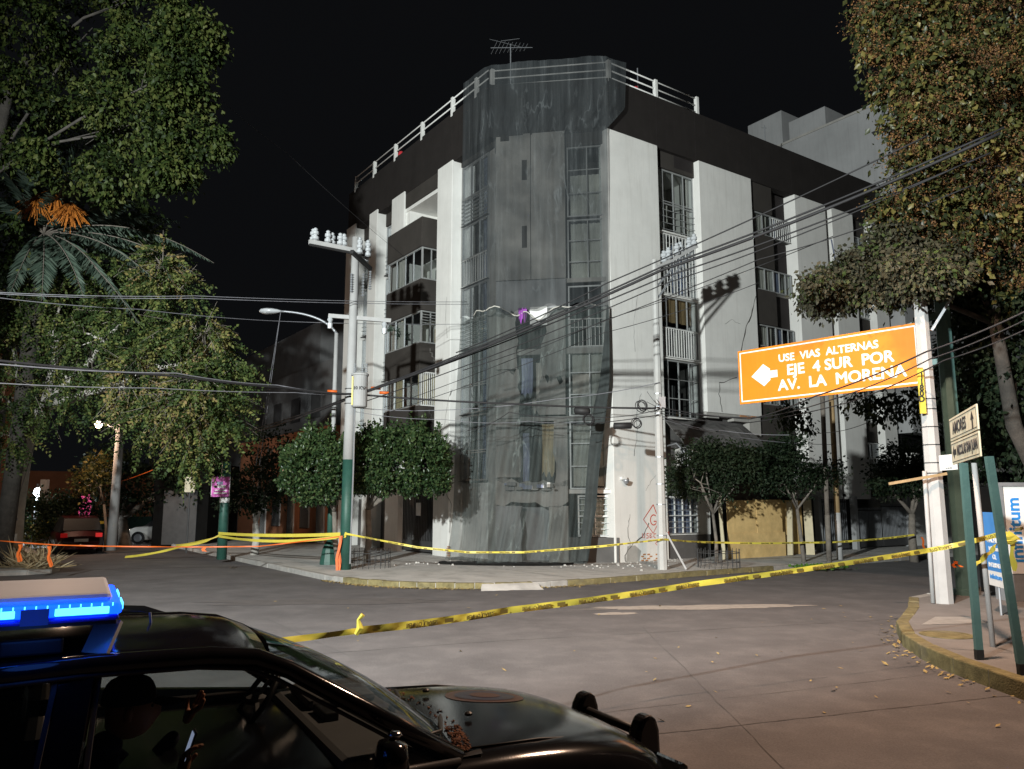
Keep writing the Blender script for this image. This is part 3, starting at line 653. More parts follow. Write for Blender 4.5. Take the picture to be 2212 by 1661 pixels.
# peeled render with bare bricks at the foot of the first panel and of the near pier
for r in range(6):
    for c in range(4):
        if random.random() < .25 or (r in (0, 5) and c in (0, 3)): continue
        p = ony(1392 + c * 9 - (4 if r % 2 else 0), 1215 - r * 4.4, -.055); MB().box(p.x - .06, p.x + .055, -.062 - random.random() * .01, -.04, p.z - .022, p.z + .022).build('brick', 'brick', bld)
for r in range(7):
    p = onx(966, 1208 - r * 4.5, XL); MB().box(XL - .008, XL + .05, p.y - .12, p.y - .01 + .05 * (r % 2), p.z - .022, p.z + .022).build('brick', 'brick', bld)
flatp = [ony(px, py, -.053) for px, py in [(1355, 1180), (1372, 1178), (1385, 1190), (1380, 1218), (1352, 1220)]]
m = MB(); m.add([(p.x, -.053, p.z) for p in flatp], [(4, 3, 2, 1, 0)]); m.build('peeled_render', 'raw_concrete', bld)
# graffiti on the first panel
def spray(pp, w_=.035):
    q = [ony(px, py, -.058) for px, py in pp]; MB().ribbon([(p.x, -.058, p.z) for p in q], w_, (0, -1, 0)).build('graffiti_stroke', 'graffiti', bld)
def smooth_path(f, n, a, b): return [f(a + (b - a) * i / n) for i in range(n + 1)]
spray([(1411, 1090), (1390, 1122), (1411, 1152), (1424, 1125), (1411, 1090)])
spray(smooth_path(lambda t: (1412 + 7 * math.cos(t), 1123 + 11 * math.sin(t)), 14, -.9, -5.4) + [(1418, 1126), (1412, 1126)])
x = 1388
for ch, pts in {'U': [(0, 0), (0, 9), (4, 10), (5, 0)], 'S': [(5, 0), (1, 1), (1, 4), (5, 6), (4, 10), (0, 10)], 'B': [(0, 10), (0, 0), (4, 1), (1, 5), (5, 7), (0, 10)], 'C': [(5, 1), (1, 1), (0, 7), (4, 10)], 'C2': [(5, 1), (1, 3), (1, 9), (5, 10)]}.items():
    spray([(x + a, 1152 + b) for a, b in pts], .026); x += 8
spray([(1441, 1151), (1445, 1148), (1444, 1162)], .026); spray([(1420, 1168), (1416, 1174), (1420, 1178)], .026)
# ---------------- roof railings
def railing(pts, rails, posts, nrm=None):
    rr = MB().tube([(p[0], p[1], p[2] + rails[0]) for p in pts], .028, 6).build('roof_railing', 'white_paint', bld, smooth=True)
    for h in rails[1:]: MB().tube([(p[0], p[1], p[2] + h) for p in pts], .028, 6).build('rail', 'white_paint', rr, smooth=True)
    for p in posts: MB().box(p[0] - .07, p[0] + .07, p[1] - .07, p[1] + .07, p[2] - .12, p[2] + rails[0] + .06).build('post', 'white_paint', rr, bevel=.01)
xr = XL + .12
railing([(xr, YA + .4, 17.15), (xr, 14.9, 17.2)], [.62, .3], [(xr, y, 17.15) for y in (YA + 1.2, 5.6, 8.1, 10.6, 12.8, 14.9)])
railing([(-3.0, 3.0, 17.1), (.1, .12, 17.1)], [.66, .36, .08], [(-3.0, 3.0, 17.1), (.1, .12, 17.1)])
railing([(.25, .12, 17.1), (4.7, .12, 17.1)], [.66, .36, .08], [(2.45, .12, 17.1), (4.7, .12, 17.1)])
for (p, m_) in [((xr + .1, 10.3, 17.25), 'cloth_red'), ((1.6, .3, 17.2), 'cloth_red')]:
    MB().lathe([(.02, -.1), (.14, 0), (.1, .14), (.02, .18)], p, 8).build('red_cloth_bundle', m_, bld, smooth=True)
# roof antenna
an = street('tv_antenna', 'thin grey TV aerial standing on the roof above the netting', 'antenna', *toL(at(1103, 140, 30))[:2], 16.9)
o = toL(at(1103, 100, 30)).z - 16.9
MB().tube([(0, 0, 0), (0, 0, o + .1)], .025, 6).build('mast', 'steel', an)
dv = Vector((.95, -.3, 0)); MB().tube([dv * -.85 + Vector((0, 0, o - .22)), dv * .95 + Vector((0, 0, o + .12))], .016, 5).build('boom', 'steel', an)
for i in range(9):
    c = dv * (-.7 + i * .17) + Vector((0, 0, o - .18 + i * .032)); q = Vector((.3, .9, 0)).normalized() * (.5 - i * .028); MB().tube([c - q, c + q], .009, 4).build('element', 'steel', an)
for (a, b) in [((-.9, .2, .1), (.75, .1, .25)), ((-.4, .1, .15), (.3, -.2, .35)), ((-.2, 0, .2), (.2, .2, .45))]:
    MB().tube([(a[0], a[1], o + a[2]), (b[0], b[1], o + b[2])], .009, 4).build('element', 'steel', an)
an2 = street('roof_mast', 'short thin mast behind the right roof railing', 'antenna', 3.0, 1.6, 16.9)
MB().tube([(0, 0, 0), (0, 0, 2.3)], .025, 6).build('mast', 'steel', an2); MB().tube([(-.25, 0, 2.1), (.05, 0, 2.0)], .012, 5).build('element', 'steel', an2)
for (px, py) in [(1650, 270), (1608, 305)]:
    p = ony(px, py, 3.0); q = street('roof_mast', 'thin dark mast on the roof beside the grey neighbour block' if px > 1640 else 'thin dark mast on the brown roof, nearer the railing', 'antenna', p.x, p.y, 16.9)
    MB().tube([(0, 0, 0), (0.05, 0, p.z - 16.9)], .02, 5).build('mast', 'steel', q); MB().tube([(-.2, 0, p.z - 17.1), (.2, 0, p.z - 17.0)], .01, 5).build('element', 'steel', q)
# ================================================================= debris netting over the corner
def netmat(nm='netting', ca=(.024, .028, .031), cb=(.15, .165, .172), a0=.50, a1=.76):
    m = bpy.data.materials.new(nm); m.use_nodes = True; t = m.node_tree; L = t.links; p = t.nodes['Principled BSDF']; o = t.nodes['Material Output']
    tc = t.nodes.new('ShaderNodeTexCoord'); mp = t.nodes.new('ShaderNodeMapping'); mp.inputs['Scale'].default_value = (3.2, 3.2, .16); L.new(tc.outputs['Object'], mp.inputs[0])  # stretched upright: pale streaks imitate light on the folds
    n = t.nodes.new('ShaderNodeTexNoise'); n.inputs['Scale'].default_value = 1.3; n.inputs['Detail'].default_value = 8; n.inputs['Roughness'].default_value = .68; L.new(mp.outputs[0], n.inputs[0])
    n2 = t.nodes.new('ShaderNodeTexNoise'); n2.inputs['Scale'].default_value = .9; n2.inputs['Detail'].default_value = 6; L.new(tc.outputs['Object'], n2.inputs[0])
    r = t.nodes.new('ShaderNodeValToRGB'); e = r.color_ramp.elements; e[0].position = .3; e[1].position = .78; e[0].color = (*ca, 1); e[1].color = (*cb, 1)
    q = e.new(.58); q.color = (*[a_ * .75 + b_ * .25 for a_, b_ in zip(ca, cb)], 1); L.new(n.outputs['Fac'], r.inputs[0])
    mp2 = t.nodes.new('ShaderNodeMapping'); mp2.inputs['Scale'].default_value = (1.2, 1.2, .3); mp2.inputs['Rotation'].default_value = (.12, .1, 0); L.new(tc.outputs['Object'], mp2.inputs[0])
    n3 = t.nodes.new('ShaderNodeTexNoise'); n3.inputs['Scale'].default_value = 1.5; n3.inputs['Detail'].default_value = 5; n3.inputs['Distortion'].default_value = .5; L.new(mp2.outputs[0], n3.inputs[0])
    rg = t.nodes.new('ShaderNodeValToRGB'); g = rg.color_ramp.elements; g[0].position = .485; g[0].color = (0, 0, 0, 1); g[1].position = .53; g[1].color = (0, 0, 0, 1); q = g.new(.505); q.color = (1, 1, 1, 1); L.new(n3.outputs['Fac'], rg.inputs[0])  # bright crease lines, light on the folds put into the colour
    ms = t.nodes.new('ShaderNodeMath'); ms.operation = 'MULTIPLY'; rk_ = .5; L.new(rg.outputs[0], ms.inputs[0]); mk = t.nodes.new('ShaderNodeMapRange'); mk.inputs[1].default_value = .45; mk.inputs[2].default_value = .7; mk.inputs[4].default_value = .4; L.new(n2.outputs['Fac'], mk.inputs[0]); L.new(mk.outputs[0], ms.inputs[1])
    cm = t.nodes.new('ShaderNodeMix'); cm.data_type = 'RGBA'; L.new(ms.outputs[0], cm.inputs['Factor']); L.new(r.outputs[0], cm.inputs[6]); cm.inputs[7].default_value = (*[min(1, c_ * 1.5 + .02) for c_ in cb], 1); L.new(cm.outputs[2], p.inputs['Base Color'])
    p.inputs['Roughness'].default_value = .85; p.inputs['Specular IOR Level'].default_value = .1
    mr = t.nodes.new('ShaderNodeMapRange'); mr.inputs[1].default_value = .3; mr.inputs[2].default_value = .75; mr.inputs[3].default_value = a0; mr.inputs[4].default_value = a1; L.new(n2.outputs['Fac'], mr.inputs[0])
    ad_ = t.nodes.new('ShaderNodeMath'); ad_.operation = 'MULTIPLY_ADD'; ad_.inputs[1].default_value = .15; L.new(ms.outputs[0], ad_.inputs[0]); L.new(mr.outputs[0], ad_.inputs[2])
    tr = t.nodes.new('ShaderNodeBsdfTransparent'); x = t.nodes.new('ShaderNodeMixShader'); L.new(ad_.outputs[0], x.inputs[0]); L.new(tr.outputs[0], x.inputs[1]); L.new(p.outputs[0], x.inputs[2]); L.new(x.outputs[0], o.inputs[0])
    MATS[nm] = m
netmat(); netmat('netting_pale', (.030, .037, .038), (.20, .235, .225), .46, .74)
def lerp_tab(tab, z):
    for (z0, a), (z1, b) in zip(tab[:-1], tab[1:]):
        if z0 >= z >= z1:
            k = (z0 - z) / (z0 - z1); return [p + (q - p) * k for p, q in zip(a, b)]
    return list(tab[-1][1]) if z < tab[-1][0] else list(tab[0][1])
LT = [(18, (XL - .16, YA + 1.7)), (15, (XL - .14, YA + 1.75)), (8, (XL - .12, YA + 1.85)), (4, (XL - .15, YA + 2.0)), (1.5, (XL - .2, YA + 2.05)), (0, (XL - .3, YA + 2.15))]
RT = [(18, (.72, -.18)), (16.0, (.55, -.22)), (15.0, (-.3, -.2)), (10, (-.36, -.22)), (6, (-.45, -.2)), (4, (-.62, -.05)), (1.85, (-.75, .1)), (0, (-1.05, .3))]
CO = [(18, (.42,)), (15.5, (.46,)), (9, (.5,)), (4, (.7,)), (1.5, (1.05,)), (0, (1.3,))]
def netpt(wv, z, ph=0):
    l = Vector((*lerp_tab(LT, z), 0)); r = Vector((*lerp_tab(RT, z), 0)); o = lerp_tab(CO, z)[0]
    a = CA - CN * o - CD * .45; b = CB - CN * o * .6 - CD * .05
    if (r - CA).dot(CD) < (b - CA).dot(CD): b = r + (a - r) * .1
    pts = [l, a, b, r]; ds = [(q - p).length for p, q in zip(pts[:-1], pts[1:])]; T = sum(ds); s_ = wv * T; q = pts[-1]
    for p0, p1, d in zip(pts[:-1], pts[1:], ds):
        if s_ <= d: q = p0 + (p1 - p0) * (s_ / max(d, 1e-6)); break
        s_ -= d
    k = max(0, (17.6 - z)) / 17.6
    amp = .04 + .17 * k
    fold = math.sin(wv * 31 + ph + .12 * z) * .5 + math.sin(wv * 67 + 1.3 + ph + .3 * math.sin(z * .5)) * .3 + math.sin(wv * 13 + .35 * z + ph) * .6 + math.sin(wv * 150 + 2 * math.sin(z * .6) + ph) * (.12 + .18 * k)
    q = q - CN * (amp * fold) + CD * (.05 * k * math.sin(z * .8 + wv * 9))
    if z < .7: q = q - CN * (.5 * (.7 - z) * (1 + .4 * math.sin(wv * 17)))
    return (q.x, q.y, max(.16, z + .03 * math.sin(wv * 20 + z)))
net = street('debris_net', 'dark green debris netting hanging over the broken corner of the block', 'netting', 0, 0)
NW = 150
rows = 70
def netpiece(name, top, bot, ph, mm='netting'):
    P = []
    for i in range(rows + 1):
        P.append([netpt(j / NW, top(j / NW) + (bot(j / NW) - top(j / NW)) * i / rows, ph) for j in range(NW + 1)])
    return MB().grid(P).build(name, mm, net, smooth=True)
netpiece('upper_sheet', lambda w_: 17.78, lambda w_: 8.62 + .07 * math.sin(w_ * 40) + .1 * math.sin(w_ * 11), 0)
def sag(w_): return 8.66 + .06 * math.sin(w_ * 37 + 1) - .42 * math.exp(-((w_ - .6) / .07) ** 2) - .22 * math.exp(-((w_ - .48) / .035) ** 2)
netpiece('lower_sheet', sag, lambda w_: .05, 1.1, 'netting_pale')
tr = MB(); tr.tube([netpt(i / 60, sag(i / 60), 1.1) for i in range(8, 58)], .022, 5); tr.build('torn_hem', 'curtain', net, smooth=True)
# doubled selvage along the right edge
P = [[netpt(1 - (.012 + .055 * min(1, i / 16)) * j / 6, 8.6 - 8.4 * i / 40, 1.1 + .1) for j in range(7)] for i in range(41)]
P = [[(x - .05, y - .07, z) for x, y, z in row] for row in P]
MB().grid(P).build('selvage', mat('net_selvage', (.035, .042, .042), .85, .3, 3), net, smooth=True)
# sheet lying on the pavement at the foot of the net
P = []
for i in range(30):
    t = i / 29; c = CA.lerp(CB, -.5 + 1.15 * t) - CN * 1.35; q = []
    for j in range(7):
        w_ = (j / 6 - .5) * (1.2 * math.sin(math.pi * min(1, t + .06)) ** .5 + .15); p = c - CN * w_; q.append((p.x, p.y, KH + .012 + .07 * abs(math.sin(i * .9 + j * 1.3)) * (1 - abs(j / 3 - 1))))
    P.append(q)
MB().grid(P).build('ground_sheet', 'rubber', net, smooth=True)
for i in range(40):
    t = random.uniform(-.4, 1.6); c = W(*(CA.lerp(CB, t) - CN * random.uniform(1.2, 2.4))[:2], KH); s = random.uniform(.03, .1)
    MB().add([(-s, -s * .6, 0), (s, -s * .7, 0), (s * .8, s, 0), (-s * .7, s * .7, 0), (-s * .5, -s * .3, s * .8), (s * .5, -s * .3, s * .6), (s * .4, s * .5, s * .7), (-s * .4, s * .4, s * .6)],
             [(0, 3, 2, 1), (4, 5, 6, 7), (0, 1, 5, 4), (1, 2, 6, 5), (2, 3, 7, 6), (3, 0, 4, 7)])
def lumps(name, label, pts, n, smin, smax, m, spread):
    mb = MB()
    for _ in range(n):
        c = Vector(random.choice(pts)) + Vector((random.gauss(0, spread), random.gauss(0, spread), 0)); s = random.uniform(smin, smax); v = []
        for dz in (0, 1):
            for (a, b) in ((-1, -1), (1, -1), (1, 1), (-1, 1)): k = (1 - .35 * dz) * random.uniform(.6, 1.1); v.append(c + Vector((a * s * k, b * s * k, dz * s * random.uniform(.6, 1.1))))
        mb.add(v, [(0, 3, 2, 1), (4, 5, 6, 7), (0, 1, 5, 4), (1, 2, 6, 5), (2, 3, 7, 6), (3, 0, 4, 7)])
    return tag(mb.build(name, m), label, 'rubble', kind='stuff')
lumps('rubble', 'pale plaster rubble strewn on the pavement below the netting', [W(*(CA.lerp(CB, t) - CN * 1.5)[:2], KH - .01) for t in (-.6, -.3, 0, .3, .6, .9, 1.2)], 90, .01, .05, 'pavement', .45)
lumps('rubble', 'plaster crumbs at the foot of the cracked white panel', [W(x, -.25, KH - .01) for x in (0, .6, 1.2, 1.8, 2.4)], 60, .01, .04, 'raw_concrete', .25)

# ================================================================= neighbouring buildings
nb = street('neighbour_building', 'tall bare grey concrete block behind the right end of the corner building', 'building', 0, 0)
bx('party_wall', 'grey_wall', 17.6, 34, -.6, 22, 5.2, 21.4, nb); bx('roof_box', 'grey_wall', 17.75, 21.5, 2.9, 5.1, 21.4, 22.6, nb); bx('roof_box', 'grey_wall', 18.4, 22, 6.0, 8.3, 21.4, 23.9, nb)
bx('coping', 'raw_concrete', 17.55, 34.1, -.65, 22.05, 21.38, 21.5, nb)
bx('ground_wall', 'white_stucco', 17.7, 34, -.3, 10, .13, 3.0, nb); bx('white_band', 'white_stucco', 17.8, 34, -.5, 10, 3.6, 4.3, nb); bx('recess', 'dark_wall', 18, 34, .2, 10, 3.0, 5.2, nb)
for i in range(5):
    bx('window', 'frame_dark', 19 + i * 2.6, 20.4 + i * 2.6, -.62, -.5, 6.2, 8.0, nb); bx('gate', 'white_paint', 19 + i * 2.6, 20.9 + i * 2.6, -.36, -.31, .2, 2.4, nb)
hb = nb
p = onx(1905, 285, 17.6)
MB().box(17.2, 17.6, p.y - .9, p.y + .3, p.z - .06, p.z).build('bracket', 'frame_dark', nb); MB().tube([(17.3, p.y + .1, p.z), (17.4, p.y - .05, p.z + .5), (17.35, p.y - .3, p.z + .9)], .06, 6).build('dish_arm', 'steel', nb)
p = onx(1925, 415, 17.6); MB().tube([(17.5, p.y, p.z + .3), (17.45, p.y, p.z - .3)], .14, 8).build('wall_lamp', 'ceramic', nb)
rb = street('rear_house', 'low terracotta house with white barred windows beyond the corner building', 'building', 0, 0)
bx('wall', 'orange_wall', -3.5, 6, 16.0, 31, .1, 5.2, rb); bx('parapet', 'orange_wall', -3.62, 6.1, 15.95, 31.1, 5.2, 5.7, rb)
for i, y in enumerate((16.6, 18.6, 20.8, 23, 25.4)):
    if i % 2 == 0:
        f = bx('door', 'white_paint', -3.56, -3.48, y, y + 1.0, .15, 2.4, rb)
        for k in range(6): MB().box(-3.59, -3.565, y + .08 + k * .16, y + .11 + k * .16, .2, 2.35).build('bar', 'frame_dark', f)
    else:
        f = bx('window', 'white_paint', -3.55, -3.48, y, y + 1.2, .8, 2.2, rb)
        for k in range(8): MB().box(-3.60, -3.57, y + .05 + k * .155, y + .075 + k * .155, .75, 2.25).build('bar', 'frame_dark', f)
gb = street('rear_block', 'plain grey apartment block rising behind the terracotta house', 'building', 0, 0)
bx('wall', 'rear_grey', -2.2, 10, 19, 45, .1, 9.6, gb); bx('upper_wall', 'rear_grey', -1.6, 10, 23, 45, 9.6, 12.4, gb)
for i in range(4):
    for z in (3.9, 6.6): bx('window', 'frame_dark', -2.26, -2.15, 21 + i * 3.2, 22.4 + i * 3.2, z, z + 1.4, gb)
lb = street('left_block', 'dark pinkish apartment block far down the left street', 'building', 0, 0)
bx('wall', 'orange_wall', -24, -14.8, 42, 60, .1, 12, lb); bx('plinth', 'green_paint', -24.05, -14.75, 41.95, 60, .1, 1.0, lb)
for i in range(3):
    for z in (4, 7, 9.8): bx('window', 'frame_dark', -22.5 + i * 2.6, -21 + i * 2.6, 41.9, 42.1, z, z + 1.5, lb)
ow = street('street_wall', 'orange lit garden wall with a green base at the end of the left street', 'wall', 0, 0)
bx('wall', 'orange_wall', -14.6, -6.0, 44.5, 45, .1, 4.2, ow); bx('plinth', 'green_paint', -14.6, -6.0, 44.45, 44.5, .1, 1.0, ow)

# ================================================================= poles and lamps
def octa(r0, r1, h, n=8): m = MB(); m.lathe([(r0, 0), (r1, h)], (0, 0, 0), n); return m
def insulator(parent, p, s=1.0):
    p = Vector(p); m = MB(); m.lathe([(.025 * s, 0), (.09 * s, .03 * s), (.09 * s, .10 * s), (.05 * s, .12 * s), (.05 * s, .15 * s), (.085 * s, .17 * s), (.085 * s, .24 * s), (.045 * s, .27 * s), (.06 * s, .31 * s), (.03 * s, .34 * s)], p, 10)
    return m.build('insulator', 'ceramic', parent, smooth=False)
def discs(parent, a, b, n=7, r=.06):
    a, b = Vector(a), Vector(b); m = MB(); m.tube([a, b], .014, 5)
    for i in range(n):
        c = a.lerp(b, (i + .5) / n); d = (b - a).normalized() * .012; m.tube([c - d, c + d], r, 8)
    return m.build('insulator_string', 'steel', parent)
# left utility pole, green foot
lp = gr(745, 1240); up_ = thing('utility_pole', 'tall utility pole painted green at the foot, with transformer and crossarms, by the trimmed trees', 'pole', (lp.x, lp.y, .1))
ztop = at(770, 520, lp.y).z
zg = at(755, 1000, lp.y).z
MB().lathe([(.175, 0), (.165, zg)], (0, 0, 0), 12).build('painted_foot', 'green_paint', up_, smooth=True)
tilt = Vector((at(772, 520, lp.y).x - lp.x, 0, 0)) * .35
MB().tube([(0, 0, zg), tilt * .3 + Vector((0, 0, zg + 2)), tilt + Vector((0, 0, ztop))], [.165, .15, .115], 12).build('shaft', 'concrete_pole', up_, smooth=True)
def rel(px, py, Y, o): return at(px, py, Y) - o.location
a = rel(668, 522, lp.y - .9, up_); b = rel(800, 548, lp.y + .25, up_)
MB().bar(a, b, .12, .13).build('crossarm', 'concrete_pole', up_)
MB().bar(a - Vector((0, 0, .1)), b - Vector((0, 0, .1)), .05, .05).build('brace_rail', 'rubber', up_)
for t in (.05, .1, .3, .35, .5, .56, .82, .95): insulator(up_, a.lerp(b, t) + Vector((0, (.08 if int(t * 100) % 2 else -.05), .06)), 1.15)
c = rel(775, 560, lp.y, up_)
MB().bar(c + Vector((-.1, -.6, .05)), c + Vector((.25, .7, -.1)), .1, .12).build('crossarm', 'rubber', up_)
for dx, dy in ((.1, -.4), (.3, -.1), (.15, .4)): insulator(up_, c + Vector((dx, dy, .05)), 1.1)
for (q, h) in (((785, 590), .75), ((760, 590), .6), ((800, 585), .6)): p = rel(*q, lp.y - .2, up_); discs(up_, p, p - Vector((0, 0, h)), 8, .05)
a = rel(710, 682, lp.y, up_); b = rel(845, 693, lp.y, up_); MB().bar(a, b, .1, .12).build('crossarm', 'concrete_pole', up_)
for q in (a + Vector((.05, 0, -.05)), b + Vector((-.2, 0, -.05))): m = MB(); m.lathe([(.07, -.35), (.085, -.2), (.05, -.15), (.09, -.08), (.06, 0)], q, 10); m.build('fuse_cutout', 'ceramic', up_)
tz = rel(776, 880, lp.y - .45, up_); th = at(776, 808, lp.y - .45).z - at(776, 880, lp.y - .45).z
tf = MB().lathe([(.2, 0), (.23, .03), (.23, th - .06), (.26, th - .05), (.26, th), (.2, th + .03)], tz, 20).build('transformer', 'concrete_pole', up_, smooth=False)
for dx in (-.13, .05, .14):
    p = tz + Vector((dx, 0, th)); m = MB()
    for i in range(6): m.lathe([(.02, 0), (.05, .02), (.02, .04)], p + Vector((dx * .3, 0, i * .055)), 8)
    m.build('bushing', 'ceramic', tf)
put_text('10 KV', .13, 'ink', tf, tz + Vector((.02, -.235, th * .55)), (1, 0, 0), (0, 0, 1), .004)
MB().box(tz.x - .2, tz.x - .16, tz.y - .2, tz.y - .14, tz.z + .05, tz.z + th - .1).build('yellow_strip', 'tape_yellow', tf)
for z in (3.9, 4.1, 4.2, 4.35): MB().lathe([(.17, 0), (.172, .02)], (0, 0, z + 1.0), 12).build('strap', 'rubber', up_)
MB().tube([(.16, -.1, .2), (.18, -.12, 3), (.17, -.12, 6)], .025, 6).build('conduit', 'steel', up_)
# street lamp with curved arm
q = gr(710, 1228); sl = thing('street_lamp', 'unlit street lamp with a long curved arm and flared green base left of the netting', 'street lamp', (q.x, q.y, .1))
zt = at(728, 720, q.y).z - .1
MB().lathe([(.30, 0), (.29, .12), (.22, .5), (.14, .7), (.11, .74)], (0, 0, 0), 10).build('flared_base', 'green_paint', sl, smooth=False)
xt = at(727, 720, q.y).x - q.x; xt *= .3
MB().tube([(0, 0, .7), (0, 0, 2.6)], .09, 10).build('painted_foot', 'green_paint', sl, smooth=True)
MB().tube([(0, 0, 2.6), (xt * .5, 0, zt * .6), (xt, 0, zt)], [.085, .075, .065], 10).build('shaft', 'concrete_pole', sl, smooth=True)
h = at(600, 672, q.y) - sl.location; k = []
for i in range(13):
    t = i / 12; k.append(Vector((xt, 0, zt)).lerp(Vector((xt + (h.x - xt) * .25, 0, h.z - .05)), t) * (1 - t) + Vector((xt + (h.x - xt) * .25, 0, h.z - .05)).lerp(h, t) * t)
MB().tube(k, [.045 - .012 * i / 12 for i in range(13)], 8).build('arm', 'steel', sl, smooth=True)
hd = MB(); Pn = 12; prof = [(0, .02, .02), (.12, .09, .06), (.3, .17, .09), (.5, .19, .1), (.68, .15, .08), (.76, .04, .03)]
hd.grid([[h + Vector((.12 - x * .95, math.cos(2 * math.pi * j / Pn) * ry, math.sin(2 * math.pi * j / Pn) * rz + .0)) for j in range(Pn + 1)] for x, ry, rz in prof]); hd.build('lamp_head', 'ceramic', sl, smooth=True)
MB().lathe([(.001, -.05), (.1, -.03), (.14, 0)], h + Vector((-.38, 0, -.06)), 14).build('lens', 'frame_metal', sl, smooth=True)
for sx in (0, .12): MB().tube([h + Vector((.1, 0, 0)), (h.x - .55 + sx, .2, zt * .42)], .008, 4).build('guy_wire', 'cable_grey', sl)
# concrete pole in front of the cracked panel
q = gr(1432, 1240); cp = thing('utility_pole', 'pale concrete utility pole standing in front of the cracked white panel and graffiti', 'pole', (q.x, q.y, .1))
zt = at(1420, 568, q.y).z
MB().lathe([(.15, 0), (.085, zt)], (0, 0, 0), 8).build('shaft', mat('pale_pole', (.43, .43, .42), .85, .1, 2, .25, 60, streak=.3, dirt=(.35, .35, .34)), cp)
a = rel(1417, 580, q.y - .1, cp); b = rel(1505, 532, q.y + .6, cp); MB().bar(a, b, .1, .11).build('crossarm', 'concrete_pole', cp)
for t in (.2, .3, .5, .6, .82, .93): insulator(cp, a.lerp(b, t) + Vector((0, .05 * (-1 if int(t * 10) % 2 else 1), .055)), 1.15)
MB().bar(a.lerp(b, .75), Vector((0, 0, a.z - .6)), .05, .05).build('brace', 'steel', cp); MB().bar(a.lerp(b, .95), Vector((0, 0, a.z - 1.0)), .05, .05).build('brace', 'steel', cp)
for z in (1.0, 1.9, 2.5, 3.3, 4.6, 4.8, 5.2): MB().lathe([(.158 - z * .0065, 0), (.158 - z * .0065, .025)], (0, 0, z), 8).build('strap', 'steel', cp)
MB().bar((.12, -.05, 1.1), (.65, -.15, .05), .09, .05).build('timber_strut', 'concrete_pole', cp)
MB().box(-.02, .18, -.2, -.08, 4.75, 5.1).build('junction_box', 'steel', cp)
# slim posts by the plywood
for (bp, tp, r, m, nm, lab) in [((1792, 1222), (1781, 855), .085, 'bark', 'timber_post', 'dark weathered timber post right of the plywood hoarding'), ((1815, 1217), (1797, 850), .10, 'concrete_pole', 'steel_post', 'rusty steel post with a white painted foot beside the timber post')]:
    q = gr(*bp); o = thing(nm, lab, 'post', (q.x, q.y, .1)); e = at(*tp, q.y) - o.location; e.x *= .55; e.y = 0
    MB().tube([(0, 0, 0), e * .28], r, 10).build('foot', m, o, smooth=True); MB().tube([e * .28, e], r * .9, 10).build('shaft', 'bark' if nm == 'timber_post' else 'wood', o, smooth=True)
# white concrete pole on the right corner
q = gr(2040, 1325); wp = thing('utility_pole', 'white octagonal concrete pole at the right corner in front of the orange sign', 'pole', (q.x, q.y, .18))
zt = at(1990, 600, q.y).z
MB().lathe([(.18, 0), (.12, zt)], (0, 0, 0), 8).build('shaft', 'concrete_pole', wp)
for z in (2.45, 2.65, 3.0, 3.35, 3.7, 3.9): MB().lathe([(.183 - z * .009, 0), (.183 - z * .009, .02)], (0, 0, z), 8).build('strap', 'rubber', wp)
MB().bar(rel(1920, 1045, q.y - .25, wp), rel(2045, 1023, q.y - .3, wp), .04, .05).build('wooden_batten', 'wood', wp)
MB().tube([(-.225, -.05, 0.02), (-.2, -.05, 2.5)], .04, 8).build('conduit', 'concrete_pole', wp, smooth=True)
for k, (ch, py) in enumerate(zip('1180D', (812, 825, 838, 850, 862))): put_text(ch, .16, 'ink', wp, rel(1991, py, q.y - .215, wp), (1, 0, 0), (0, 0, 1), .004)
p = rel(1991, 838, q.y - .19, wp); MB().box(p.x - .05, p.x + .05, p.y - .01, p.y + .04, p.z - .5, p.z + .4).build('number_plate', 'tape_yellow', wp)
a = rel(1985, 640, q.y, wp); MB().bar(a + Vector((-.1, 0, 0)), a + Vector((.9, -.2, .1)), .1, .07).build('crossarm', 'concrete_pole', wp); MB().bar(a + Vector((.6, -.15, -.02)), a + Vector((.2, 0, -.7)), .05, .05).build('brace', 'steel', wp)
MB().bar(a + Vector((.1, .3, .25)), a + Vector((.9, .2, .3)), .15, .16).build('switch_box', 'frame_dark', wp, bevel=.03)
# teal gantry with the orange detour sign
q = gr(2087, 1305); gt = thing('detour_sign', 'big orange detour sign in Spanish on a teal cantilever post', 'sign', (q.x, q.y, .18))
zt = at(2022, 640, q.y).z
MB().lathe([(.24, 0), (.24, .12), (.175, .13), (.15, zt)], (0, 0, 0), 8).build('post', 'teal_paint', gt)
TL, TR_ = at(1592, 757, 19.5), at(1981, 699, 16.3); BL, BR = at(1605, 876, 19.5), at(1989, 829, 16.3)
sx = (Vector((TR_.x, TR_.y, 0)) - Vector((TL.x, TL.y, 0))); SW = sx.length; sx.normalize(); zc = (TL.z + TR_.z + BL.z + BR.z) / 4; SH = ((TL.z - BL.z) + (TR_.z - BR.z)) / 2
slope = ((TR_.z - TL.z) + (BR.z - BL.z)) / 2 / SW
sx = (sx + Vector((0, 0, slope))).normalized(); sn = Vector((sx.y, -sx.x, 0)).normalized(); sy = sx.cross(sn) * -1
if sy.z < 0: sy = -sy
cen = (TL + TR_ + BL + BR) / 4 - gt.location
def spt(a, b, d=0): return cen + sx * a + sy * b + sn * d
def splate(name, m, a0, a1, b0, b1, d0, d1, parent=gt):
    v = [spt(a, b, d) for d in (d0, d1) for (a, b) in ((a0, b0), (a1, b0), (a1, b1), (a0, b1))]
    return MB().add(v, [(0, 3, 2, 1), (4, 5, 6, 7), (0, 1, 5, 4), (1, 2, 6, 5), (2, 3, 7, 6), (3, 0, 4, 7)]).build(name, m, parent)
board = splate('board', 'sign_orange', -SW / 2, SW / 2, -SH / 2, SH / 2, -.03, 0)
e = .05
